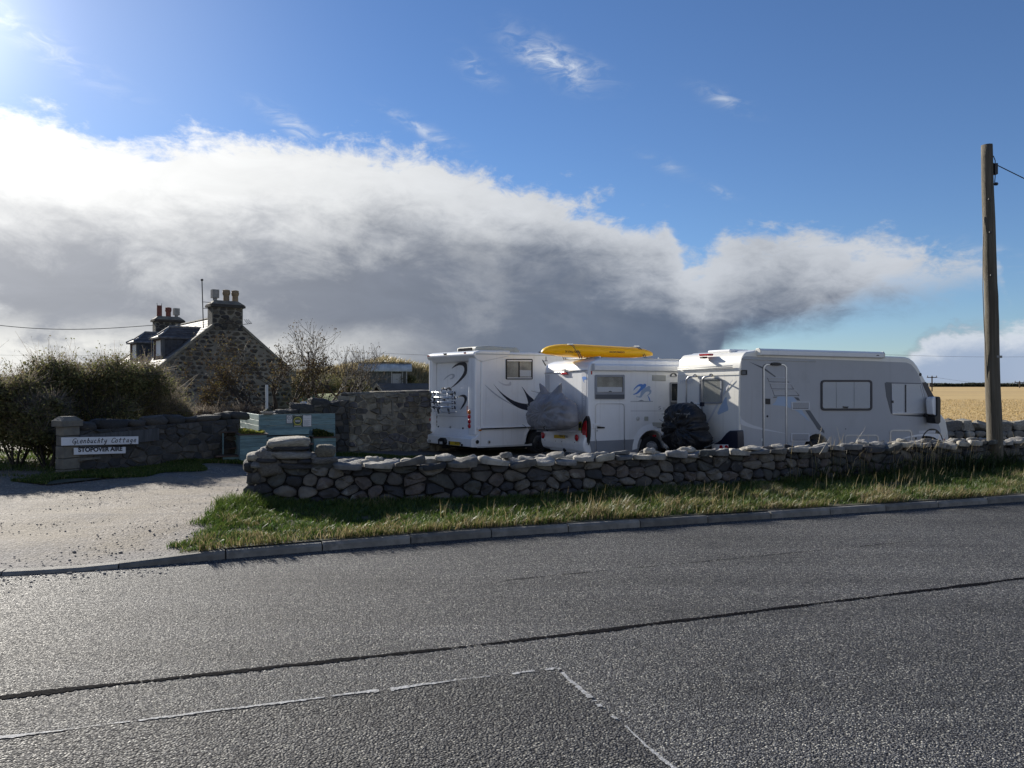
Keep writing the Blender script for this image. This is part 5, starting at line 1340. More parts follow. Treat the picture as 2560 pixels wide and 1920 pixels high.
    v.rp('reversing_lamp', [(365, 1340), (395, 1315), (430, 1318), (450, 1345), (455, 1380), (440, 1402), (370, 1400)], 1, M['black'], .124, .09); v.rp('reversing_lens', [(388, 1362), (425, 1364), (425, 1396), (390, 1394)], 1, M['ltgrey'], .215, .006)
    v.rp('tow_bracket', [(370, 1402), (432, 1405), (430, 1455), (380, 1452)], 1, M['black'], -.05, .15)
    MB().lathe([(.05, -.03), (.05, .02), (.03, .03)], (.06, -.01, zb+.17), (0, -1, 0), 12).build('side_socket', M['black'], v.t)
    # bicycle rack: hoops, rails, clamps
    rk = empty('bicycle_rack', (0, 0, 0), 0, v.t); b0 = .03
    rb = lambda x, y, b: (lambda q: Vector((-b, q[0], q[1])))(v.rear(1, x, y, b))
    for x in (272, 408):
        MB().tube([rb(x+8, 720, -.12), rb(x, 735, .12), rb(x+4, 860, .15), rb(x+10, 940, .12), rb(x+14, 990, -.12)], .018, 8).build('upright', M['alu'], rk, smooth=True)
        MB().tube([rb(x+10, 945, .11), rb(x+22, 998, -.1)], .03, 6).build('rubber_foot', M['black'], rk)
    for i, y in enumerate((735, 800, 862, 925)):
        dp = .10+.075*i
        MB().tube([rb(208, y-4, dp), rb(300, y-2, dp), rb(505, y, dp)], .026, 8).build('rail', M['alu'], rk, smooth=True)
        for x in (232, 300, 470, 500): MB().tube([rb(x, y-12, dp+.02), rb(x+6, y+16, dp-.02)], .022, 5).build('clip', M['black'], rk)
        MB().tube([rb(232, y, dp), rb(250, y+38, dp-.05), rb(236, y+52, dp)], .010, 4).build('tie_strap', M['black'], rk)
    MB().tube([rb(330, 735, .1), rb(335, 690, .12), rb(360, 678, .12), rb(430, 682, .12), rb(445, 720, .1)], .016, 6).build('top_hoop', M['alu'], rk, smooth=True)
    for x, y in ((345, 680), (385, 690), (420, 676), (440, 692), (360, 830), (400, 800), (455, 760)): MB().tube([rb(x-12, y, .14), rb(x+12, y-6, .16), rb(x+16, y+14, .14)], .018, 5).build('clamp_arm', M['black'], rk)
    MB().tube([rb(300, 945, .1), rb(340, 985, .12), rb(430, 990, .12), rb(525, 985, .1)], .014, 6).build('lower_bar', M['alu'], rk)
    # right-hand side: window, graphics, rail, flare, drain cap
    wn = v.sring('window', rr(1162, 297, 1508, 563, 14), rr(1176, 330, 1494, 538, 8), 1, M['black'], -.002, .022)
    v.sp('inner_blind', rr(1176, 330, 1494, 538, 8), 1, M['interior'], .001, .003, wn); v.sp('pane', rr(1176, 330, 1494, 538, 8), 1, M['glass'], .012, .003, wn)
    v.sp('mullion', [(1326, 328), (1340, 328), (1340, 540), (1326, 540)], 1, M['black'], .004, .014, wn); v.sp('white_sill', [(1176, 538), (1494, 538), (1494, 550), (1176, 550)], 1, M['white'], .006, .017, wn); v.sp('white_head', [(1176, 312), (1494, 314), (1494, 330), (1176, 328)], 1, M['white'], .006, .017, wn)
    v.sp('drawn_curtain', [(1345, 440), (1490, 445), (1490, 525), (1345, 525)], 1, M['blind'], .0045, .002, wn)
    v.sp('swoosh_decal', [(990, 600), (1060, 690), (1150, 770), (1250, 835), (1350, 870), (1450, 883), (1455, 860), (1430, 780), (1400, 710), (1362, 645), (1400, 690), (1450, 760), (1535, 830), (1545, 870), (1500, 940), (1480, 968), (1440, 966), (1340, 940), (1240, 880), (1150, 800), (1060, 700)], 1, M['navy'], .001, .002, smooth=1)
    v.sp('pale_swoosh_decal', [(870, 610), (960, 710), (1060, 790), (1160, 850), (1310, 925), (1250, 890), (1130, 815), (1040, 755), (950, 680)], 1, M['greydec'], .001, .002, smooth=1)
    v.sp('pale_swoosh_decal', [(1050, 575), (1110, 610), (1170, 628), (1210, 615), (1215, 585), (1235, 600), (1235, 640), (1190, 650), (1120, 635)], 1, M['silver2'], .001, .002, smooth=1)
    v.sp('rub_rail', [(782, 1185), (1560, 1160), (1560, 1172), (800, 1212), (784, 1205)], 1, M['white'], .0, .045, bevel=.006); v.sp('rail_insert', [(830, 1197), (1560, 1171), (1560, 1186), (832, 1213)], 1, M['black'], .03, .025)
    v.sp('side_marker', [(812, 1206), (845, 1205), (845, 1230), (812, 1232)], 1, M['amber'], .0, .02)
    v.sdisc('drain_cap', 1, 945, 1375, .055, M['ltgrey'], .0, .015); v.sdisc('drain_hole', 1, 945, 1375, .028, M['black'], .014, .006)
    v.sp('skirt', [(790, 1450), (1500, 1420), (1500, 1392), (1440, 1402), (790, 1430)], 1, M['ltgrey'], .002, .008)
    v.sp('gutter', [(775, 222), (1900, 255), (1900, 262), (775, 240)], 1, M['ltgrey'], .002, .014)
    v.sp('swoosh_decal', [(1630, 305), (1650, 315), (1690, 385), (1672, 385)], 1, M['navy'], .001, .002)
    fl = [(wx-.50*math.cos(a), .37+.50*math.sin(a)) for a in [i*math.pi/16 for i in range(17)]]; fo = [(wx-.60*math.cos(a), .37+.62*math.sin(a)) for a in [i*math.pi/16 for i in range(17)]]
    mb = MB(); n = 17
    for i in range(16):
        mb.prism([(fl[i][0], -.02, fl[i][1]), (fl[i+1][0], -.02, fl[i+1][1]), (fo[i+1][0], .0, fo[i+1][1]), (fo[i][0], .0, fo[i][1])], .03, (0, 1, 0))
    mb.build('arch_flare', M['white'], v.t)
    for x in (wx, L-1.25):
        v.wheel(x, .09, R, 0); v.wheel(x, v.w-.13, R, 0)
    MB().box((.6, .2, .18), (L-1.9, v.w-.2, zb+.05)).build('chassis', M['dark'], v.t)
    # roof air-conditioner and aerial
    a = v.side(1, 760, 160); q = v.P
    ac = empty('air_conditioner', (1.0, .75, zt+.08), 0, v.t); w2 = .95
    MB().prism([(-.45, -.02, 0), (1.15, -.02, 0), (1.2, -.02, .1), (1.05, -.02, .2), (.0, -.02, .22), (-.42, -.02, .18)], w2, (0, 1, 0)).build('cover', M['vent'], ac, bevel=.06, seg=3)
    MB().box((-.475, .15, .05), (-.44, .8, .15)).build('grille', M['black'], ac)
    MB().box((2.6, .3, zt+.1), (2.75, .4, zt+.16)).build('roof_aerial', M['black'], v.t)
    return v
V1 = van_one()

# ---- second motorhome: white low-profile with bird logo, kayak on the roof
def van_two():
    v = Van('motorhome', 'white motorhome with blue bird logo on its side and yellow kayak on its roof', 1471, 1361, 19.1, 2.2)
    zt = v.side(2, 890, 290)[1]; zb = v.side(2, 900, 1465)[1]; wx, _ = v.side(2, 1645, 1440); L = 6.6; R = .335
    body = [(.06, zb+.02), (wx-.5, zb)]+[(wx-.45*math.cos(a), .34+.45*math.sin(a)) for a in [i*math.pi/10 for i in range(11)] if .34+.45*math.sin(a) > zb]+[(wx+.5, zb), (L-1.7, zb), (L, zb+.1), (L, .9), (L-.55, 1.15), (L-1.15, 1.9), (L-2.2, zt), (.30, zt), (.12, zt-.06), (.03, zt-.17), (0, zt-.32), (0, zb+.55), (.02, zb+.3)]
    v.slab('body', body, M['white'], 0, v.w, .075, 4)
    # bumper pan with curved lip
    v.slab('bumper', [(-.12, .58), (-.13, .45), (-.08, .30), (.05, .24), (.2, .27), (.2, .80), (-.02, .80)], M['white'], .02, v.w-.02, .05, 4)
    v.slab('bumper_lip', [(-.02, .235), (.12, .21), (.2, .26), (-.06, .30)], M['white'], .35, v.w-.35, .02, 2)
    # rear top spoiler line and brake lamp
    v.rtube('gutter_line', [(312, 468), (845, 430)], 2, M['alu'], .014, .012)
    v.rp('brake_lamp', [(522, 486), (545, 458), (595, 456), (615, 482), (560, 488)], 2, M['red'], .0, .05, bevel=.008); v.rp('rear_camera', [(553, 420), (580, 416), (584, 442), (556, 444)], 2, M['ltgrey'], .0, .06)
    v.rp('side_panel', [(320, 492), (372, 488), (372, 1180), (330, 1180)], 2, M['silver2'], .002, .004); v.rp('side_panel', [(776, 462), (838, 462), (838, 1000), (800, 1030), (776, 1080)], 2, M['silver2'], .002, .004)
    tx = v.rear(2, 808, 775); o = txt('maker_text', 'KNAUS', M['white'], v.t, (-.0075, tx[0], tx[1]), (0, 0, 1), (0, 1, 0), .40, .075, .03)
    v.rp('bird_decal', [(780, 520), (800, 508), (838, 512), (838, 550), (815, 545), (800, 560), (822, 590), (800, 575), (790, 545)], 2, M['bluedec'], .007, .002, smooth=1)
    # tail light cluster (black almond with red lens) wrapping the corner
    v.rp('tail_lamp', [(858, 1000), (835, 1015), (800, 1080), (782, 1160), (782, 1230), (800, 1300), (835, 1360), (858, 1375)], 2, M['black'], .005, .03, smooth=1); v.sp('tail_lamp', [(852, 1000), (868, 1015), (884, 1090), (886, 1180), (880, 1280), (866, 1360), (852, 1375)], 2, M['black'], .003, .02, smooth=1)
    tl = v.rp('tail_lens', [(855, 1060), (830, 1075), (810, 1130), (800, 1190), (808, 1250), (832, 1295), (856, 1310)], 2, M['red'], .034, .02, smooth=1)
    cL = 2.0
    c0 = v.rear(2, 355, 1180)
    for pts in ([(325, 1000), (345, 1060), (350, 1180), (335, 1300), (322, 1330)],): v.rp('tail_lamp', pts, 2, M['black'], .005, .025, smooth=1)
    for x, y in ((340, 1247), (766, 1277)): v.rdisc('fog_lamp', 2, x, y, .085, M['red'], .125, .03)
    pl = v.rp('number_plate', [(482, 1238), (622, 1245), (616, 1288), (480, 1280)], 2, M['yellowplate'], .128, .006); a, c = v.rear(2, 482, 1280, .13), v.rear(2, 622, 1245, .13); txt('plate_text', 'FJ04 YSD', M['ink'], pl, (-.1355, (a[0]+c[0])/2, (a[1]+c[1])/2), (0, -1, 0), (0, 0, 1), abs(c[0]-a[0])*.8, abs(c[1]-a[1])*.62, .03)
    a = v.rear(2, 714, 1298, .13); txt('country_text', 'UK', M['ink'], v.t, (-.1335, a[0], a[1]), (0, -1, 0), (0, 0, 1), .12, .11, .03)
    v.rp('sticker', [(738, 1075), (778, 1075), (778, 1190), (738, 1190)], 2, M['posteryellow'], .004, .004); v.rp('sticker_print', [(742, 1100), (774, 1090), (774, 1150), (744, 1160)], 2, M['ink'], .0085, .002)
    for x, y in ((365, 1305), (500, 1318), (577, 1322), (738, 1335)): v.rdisc('sensor', 2, x, y, .014, M['dkdec'], .125, .008, 10)
    MB().lathe([(.05, 0), (.055, .03), (.03, .06)], (-.05, 1.02, .30), (-1, 0, -.2), 12).build('tow_ball', M['black'], v.t)
    # side
    v.sp('skirt', [(870, 1322), (1530, 1295), (1500, 1400), (1480, 1466), (900, 1466)], 2, M['greyskirt'], .001, .006); x0 = v.side(2, 1870, 1300)[0]
    MB().prism([(x0, -.001, zb+.005), (L-1.7, -.001, zb+.005), (L-1.7, -.001, zb+.42), (x0, -.001, zb+.42)], .006, (0, -1, 0)).build('skirt', M['greyskirt'], v.t)
    def sx(z, pts): return [v.side(z, *p) for p in pts]
    P = sx(2, [(905, 355), (1000, 362)]); aw0 = v.side(2, 912, 395); aw1 = v.side(2, 1990, 420)
    MB().prism([(aw0[0], -.10, aw0[1]-.07), (aw0[0], -.0, aw0[1]-.08), (aw0[0], -.0, aw0[1]+.09), (aw0[0], -.07, aw0[1]+.09), (aw0[0], -.11, aw0[1]+.05)], 3.6, (1, 0, 0)).build('awning', M['white'], v.t, bevel=.008)
    MB().box((aw0[0], -.104, aw0[1]-.005), (aw0[0]+3.6, -.100, aw0[1]+.003)).build('awning_seam', M['ltgrey'], v.t); MB().box((aw0[0]-.03, -.112, aw0[1]-.085), (aw0[0], .01, aw0[1]+.095)).build('awning_end', M['ltgrey'], v.t, bevel=.006)
    wn = v.sring('window', rr(938, 487, 1308, 795, 14), rr(962, 515, 1286, 708, 10), 2, M['greyskirt'], -.002, .03); v.sp('lower_panel', [(942, 735), (1304, 735), (1304, 788), (942, 788)], 2, M['dkdec'], .0285, .003, wn)
    v.sp('inner_blind', rr(962, 515, 1286, 708, 10), 2, M['interior'], .001, .003, wn); v.sp('half_blind', [(968, 640), (1280, 642), (1280, 702), (968, 702)], 2, M['blind'], .0045, .003, wn); v.sp('pane', rr(962, 515, 1286, 708, 10), 2, M['glass'], .016, .003, wn); v.stube('catch', [(1110, 700), (1125, 693), (1145, 700)], 2, M['black'], .008, .024, wn)
    dr = v.sring('garage_door', rr(944, 848, 1312, 1640, 40), rr(952, 856, 1304, 1632, 36), 2, M['alu'], -.001, .010); v.sp('handle', [(968, 1135), (1058, 1143), (1058, 1158), (968, 1162)], 2, M['black'], .002, .03, dr, .004); v.sp('lock_guard', [(918, 1098), (1000, 1102), (1000, 1122), (940, 1128), (940, 1158), (918, 1158)], 2, M['white'], .002, .035, v.t, .004); v.sdisc('lock', 2, 968, 1188, .025, M['ltgrey'], .002)
    v.stube('door_seam', [(956, 1300), (956, 1466)], 2, M['dkdec'], .005, .009); v.stube('door_seam', [(1313, 1290), (1313, 1464)], 2, M['dkdec'], .005, .009)
    # bird logo
    lg = empty('bird_logo', (0, 0, 0), 0, v.t)
    for nm, pts, m in (('bird', [(1418, 695), (1440, 650), (1480, 612), (1520, 600), (1550, 612), (1560, 598), (1580, 600), (1588, 618), (1580, 640), (1550, 660), (1520, 690), (1480, 725), (1440, 738), (1412, 735), (1460, 715), (1500, 670), (1520, 640), (1500, 628), (1460, 650)], 'bluedec'), ('bird', [(1520, 690), (1560, 650), (1600, 640), (1610, 628), (1632, 630), (1640, 650), (1630, 665), (1655, 690), (1640, 730), (1580, 765), (1630, 715), (1620, 695), (1580, 700), (1540, 745), (1520, 778), (1470, 768), (1450, 755), (1510, 762)], 'palblue'), ('wing_stroke', [(1600, 745), (1625, 770), (1640, 820), (1628, 820), (1615, 780)], 'bluedec'), ('shore_line', [(1388, 820), (1480, 818), (1525, 802), (1560, 816), (1670, 820), (1670, 825), (1388, 825)], 'greyskirt')):
        v.sp(nm, pts, 2, M[m], .001, .002, lg, smooth=1 if nm != 'shore_line' else 0)
    for x, y, hgt in ((1755, 905, 1.0), (1810, 910, .72), (1862, 912, .72)):
        c = v.side(2, x, y); txt('model_letter', {1755: 'S', 1810: 'U', 1862: 'N'}[x], M['greyskirt'], v.t, (c[0], -.004, c[1]), (1, 0, 0), (0, 0, 1), .072*hgt+.008, .085*hgt, -.004)
    v.sp('pinstripe', [(1390, 940), (1990, 940), (1990, 944), (1390, 944)], 2, M['greyskirt'], .001, .002)
    for x0, y0, x1, y1 in ((1660, 490, 1828, 562), (1665, 1085, 1832, 1155)):
        vt = v.sp('vent', [(x0, y0), (x1, y0+4), (x1, y1+4), (x0, y1)], 2, M['vent'], .001, .012)
        for i in range(5): yy = y0+8+(y1-y0-12)*i/5; v.sp('louvre', [(x0+8, yy), (x1-8, yy+3), (x1-8, yy+9), (x0+8, yy+6)], 2, M['ltgrey'], .013, .008, vt)
    v.sdisc('water_cap', 2, 1478, 1037, .055, M['ltgrey'], .001, .02); v.sdisc('water_lock', 2, 1478, 1037, .024, M['alu'], .02, .01); v.sp('mains_hatch', rr(1562, 1012, 1608, 1065, 6), 2, M['vent'], .001, .015); v.sdisc('filler', 2, 1622, 1182, .028, M['ltgrey'], .001, .02)
    v.sp('side_marker', rr(1655, 1242, 1700, 1266, 9), 2, M['red'], .03, .012); v.sp('marker_lamp', rr(890, 438, 904, 484, 6), 2, M['red'], .001, .012)
    # second window partly seen and top vent hood
    wn = v.sring('window', rr(1880, 580, 2180, 880, 16), rr(1898, 600, 2160, 812, 10), 2, M['greyskirt'], -.002, .03); v.sp('pane', rr(1898, 600, 2160, 812, 10), 2, M['darkglass'], .004, .006, wn); v.sp('lower_panel', [(1886, 830), (2170, 836), (2170, 875), (1886, 870)], 2, M['dkdec'], .0285, .003, wn)
    v.sring('vent_hood', [(1885+40*(1-math.cos(a)), 508-45*math.sin(a)) for a in [i*math.pi/12 for i in range(13)]], [(1895+30*(1-math.cos(a)), 506-32*math.sin(a)) for a in [i*math.pi/12 for i in range(13)]], 2, M['dkdec'], .0, .03)
    # arch flare and wheels
    n = 16; mb = MB(); fl = [(wx-.47*math.cos(a), .34+.47*math.sin(a)) for a in [i*math.pi/n for i in range(n+1)]]; fo = [(wx-.62*math.cos(a), .30+.66*math.sin(a)) for a in [i*math.pi/n for i in range(n+1)]]
    for i in range(n): mb.prism([(fl[i][0], -.045, fl[i][1]), (fl[i+1][0], -.045, fl[i+1][1]), (fo[i+1][0], -.001, fo[i+1][1]), (fo[i][0], -.001, fo[i][1])], .04, (0, 1, 0))
    mb.build('arch_flare', M['white'], v.t)
    for x in (wx, L-1.2): v.wheel(x, .075, R, 5); v.wheel(x, v.w-.12, R, 5)
    MB().box((.5, .25, .17), (L-1.9, v.w-.25, zb+.06)).build('chassis', M['dark'], v.t)
    # roof rails
    for y in (.35, 1.85): MB().tube([(.4, y, zt+.05), (3.6, y, zt+.05)], .018, 6).build('roof_rail', M['alu'], v.t)
    for x in (.55, 2.4): MB().tube([(x, .3, zt+.07), (x, 1.9, zt+.07)], .02, 6).build('roof_bar', M['alu'], v.t)
    MB().prism([(.25, .1, zt-.02), (.5, .1, zt+.05), (4.0, .1, zt+.05), (4.2, .1, zt-.02)], .9, (0, 1, 0)).build('roof_panel', M['ltgrey'], v.t)
    # kayak, upside down
    k = thing('kayak', 'yellow sit-on kayak strapped upside down on the motorhome roof', 'kayak', v.P+v.fw*-.72+v.lf*1.1+Vector((0, 0, v.zg+zt+.06)), v.th)
    Lk = 3.55; ns, nr = 40, 20; V = []; Fc = []
    for i in range(ns+1):
        f = i/ns; x = Lk*f; wd = .40*(max(0, 1-abs(2*f-1)**2.6))**.62+.012; lift = .10*(abs(2*f-1.0)**3.2); top_ = .37
        zlo = .02+lift*1.0; zhi = zlo+(top_-lift*1.2)*((max(0.012, 1-abs(2*f-1)**6))**.5)*(1.0-.22*f)
        for j in range(nr):
            a = 2*math.pi*j/nr; ca, sa = math.cos(a), math.sin(a); y = wd*math.copysign(abs(ca)**.55, ca); zc_ = (zlo+zhi)/2; z = zc_+(zhi-zlo)/2*math.copysign(abs(sa)**.72, sa)
            if sa > 0: y *= 1-.34*sa**2
            if abs(ca) > .93 : y *= 1.05
            V.append((x, y, z))
    for i in range(ns):
        for j in range(nr): q = (j+1) % nr; Fc.append((i*nr+j, i*nr+q, (i+1)*nr+q, (i+1)*nr+j))
    Fc += [list(range(nr))[::-1], [ns*nr+j for j in range(nr)]]
    hull = mesh('hull', V, Fc, M['kayak'], k, smooth=True)
    for xs in (.95, 3.1):
        f = xs/Lk; wd = .40*(max(0, 1-abs(2*f-1)**2.6))**.62+.03
        for dx in (-.03, .03): MB().tube([(xs+dx, -wd-.005, -.03), (xs+dx-.08, -wd-.012, .12), (xs+dx-.16, -wd*.86, .27), (xs+dx-.2, -wd*.55, .345), (xs+dx-.2, wd*.55, .345), (xs+dx-.16, wd*.9, .25), (xs+dx, wd, -.03)], .011, 5).build('strap', M['dkdec'], k)
        MB().box((xs-.28, -wd*.62, .335), (xs-.14, -wd*.45, .37)).build('strap_pad', M['alu'], k)
    txt('brand_text', 'OCEAN KAYAK', M['ink'], k, (2.05, -.432, .165), (-1, 0, 0), (0, 0, -1), .50, .05, .03).rotation_euler = (0, 0, 0)
    txt('model_text', 'MALIBU TWO XL', M['ink'], k, (.72, -.385, .15), (-1, 0, 0), (0, 0, -1), .48, .055, .03, shear=.3)
    MB().tube([(.14, 0, .03), (.14, 0, -.08)], .01, 5).build('toggle', M['black'], k); MB().lathe([(.05, 0), (.05, .012)], (.14, 0, -.09), (0, 0, 1), 10).build('toggle_knob', M['black'], k)
    return v
V2 = van_two()

# ---- covered bicycles
def cover(name, label, v, zoom, outline, back, thick, m, seed, amp, centre, folds, ncol=96, ears=None):
    ez = [v.rear(zoom, 400, q, back)[1] for q in ears] if ears else None
    """a loose fabric cover: outline in rear-view zoom pixels, inflated front and back, with folds running to gather points"""
    Q = [v.rear(zoom, x, y, back) for x, y in outline]; cx, cz = v.rear(zoom, *centre, back)
    # resample outline
    pts = [Vector((a, c)) for a, c in Q]; seg = [(pts[(i+1) % len(pts)]-pts[i]).length for i in range(len(pts))]; tot = sum(seg); R_ = []
    for k in range(ncol):
        d = tot*k/ncol; i = 0
        while d > seg[i]: d -= seg[i]; i += 1
        R_.append(pts[i]+(pts[(i+1) % len(pts)]-pts[i])*(d/seg[i]))
    t = thing(name, label, 'covered bicycle', v.P-v.fw*back+Vector((0, 0, v.zg)), v.th); V = []; Fc = []
    rings = [(.0, 1.0)]+[(math.sin(math.pi/2*f), 1-f) for f in ()]
    prof = [(1.0, 0.0)]+[(math.cos(q*math.pi/2)**.62, math.sin(q*math.pi/2)**.9) for q in [i/17 for i in range(1, 17)]]
    fold = [v.rear(zoom, x, y, back) for x, y in folds]
    def disp(a, z, f):
        d = 0
        for (fa, fz) in fold:
            ang = math.atan2(z-fz, a-fa); rad = math.hypot(a-fa, z-fz)
            d += (abs(math.sin(ang*7+seed+2*mnoise.noise((rad*3, ang, seed))))-.5)*amp*min(1, rad*5)*math.exp(-rad*1.8)
        w_ = .35*mnoise.noise((a*2.1, z*1.7, seed)); rg_ = 1-abs(mnoise.noise(((a+w_)*8+seed, z*2.2+a*1.5, 1)))*2; r2_ = 1-abs(mnoise.noise(((a-w_)*15, z*5-a*3, seed)))*2
        d += amp*.75*rg_*abs(rg_)+amp*.35*r2_
        return d*f
    for side in (-1, 1):
        st = len(V)
        for s, h in prof:
            for p in R_:
                a = cx+(p.x-cx)*s; z = cz+(p.y-cz)*s
                k_ = 1.0 if not ez else .22+.78*float(smooth01(ez[0], ez[1], z)); V.append((side*(thick*h*k_)+side*disp(a, z, min(1, h*2))*k_, a+.0, z))
        V.append((side*thick, cx, cz)); n = ncol
        for k in range(len(prof)-1):
            for i in range(n):
                j = (i+1) % n; q = (st+k*n+i, st+k*n+j, st+(k+1)*n+j, st+(k+1)*n+i); Fc.append(q if side > 0 else q[::-1])
        c = st+len(prof)*n
        for i in range(n):
            q = (st+(len(prof)-1)*n+i, st+(len(prof)-1)*n+(i+1) % n, c); Fc.append(q if side > 0 else q[::-1])
    o = mesh('cover', V, Fc, m, t); bm = bmesh.new(); bm.from_mesh(o.data); bmesh.ops.remove_doubles(bm, verts=bm.verts, dist=.0008); bmesh.ops.recalc_face_normals(bm, faces=bm.faces); bm.to_mesh(o.data); bm.free()
    o.data.polygons.foreach_set('use_smooth', [True]*len(o.data.polygons))
    return t, lambda x, y, b=0.0: (lambda q: Vector((-b, q[0], q[1])))(v.rear(zoom, x, y, back))
def covers():
    out = [(128, 1000), (150, 900), (190, 830), (222, 800), (235, 720), (262, 690), (250, 640), (246, 590), (300, 630), (345, 690), (385, 728), (420, 690), (470, 640), (520, 588), (522, 660), (516, 712), (550, 730), (562, 790), (620, 800), (665, 870), (690, 980), (692, 1080), (660, 1140), (590, 1175), (500, 1190), (400, 1195), (300, 1185), (230, 1168), (170, 1130), (135, 1070)]
    t, q = cover('covered_bicycle', 'bicycles wrapped in a grey silver cover with two pointed peaks on the motorhome rack', V2, 2, out, .46, .27, M['greycover'], 3.0, .048, (400, 960), [(285, 960), (540, 810), (390, 730)], 220, ears=(700, 860))
    for pts in ([(262, 690), (390, 722), (516, 712)], [(285, 960), (350, 900), (540, 800)], [(205, 850), (285, 960), (430, 1130), (445, 1175)], [(150, 1110), (240, 1165), (420, 1165), (560, 1150)]):
        MB().tube([q(x, y, .285) for x, y in pts], .007, 5).build('cord', M['strap'], t)
    MB().tube([q(432, 1128, .29), q(425, 1150, .30), q(455, 1190, .24)], .016, 5).build('hook', M['black'], t)
    for x in (300, 560): MB().tube([q(x, 1195, -.40), q(x, 1190, .2)], .02, 6).build('rack_arm', M['alu'], t)
    # black one on the rear of the third van
    out = [(340, 430), (400, 360), (480, 310), (570, 282), (680, 268), (770, 262), (860, 290), (950, 345), (1040, 440), (1090, 520), (1130, 610), (1120, 740), (1165, 790), (1195, 880), (1175, 990), (1250, 1080), (1330, 1150), (1345, 1240), (1300, 1310), (1180, 1420), (1060, 1500), (800, 1520), (560, 1510), (470, 1450), (380, 1330), (300, 1270), (225, 1230), (215, 1130), (300, 1080), (330, 1040), (280, 960), (245, 890), (300, 780), (320, 640), (360, 540)]
    t, q = cover('covered_bicycle', 'bicycle bundled in a crumpled black cover with pale cords behind the silver motorhome', V3, 6, out, .55, .24, M['blackcover'], 8.0, .075, (720, 900), [(570, 800), (560, 1150), (900, 900)], 200)
    for pts in ([(370, 548), (520, 548), (800, 540), (1080, 555)], [(310, 690), (430, 760), (570, 845)], [(250, 890), (380, 900), (560, 870)], [(320, 1070), (400, 1290), (520, 1470)], [(1080, 520), (1010, 570), (995, 630)], [(560, 830), (640, 700), (720, 640)], [(1300, 1395), (1450, 1350), (1600, 1250)], [(960, 1490), (1040, 1400), (1100, 1345)]):
        MB().tube([q(x, y, .27 if x < 1150 else .1) for x, y in pts], .008, 5).build('cord', M['strap'], t)
    MB().tube([q(480, 1500, .1), q(520, 1480, -.5)], .03, 6).build('rack_arm', M['iron'], t); MB().tube([q(880, 1510, .1), q(900, 1500, -.5)], .03, 6).build('rack_arm', M['iron'], t)

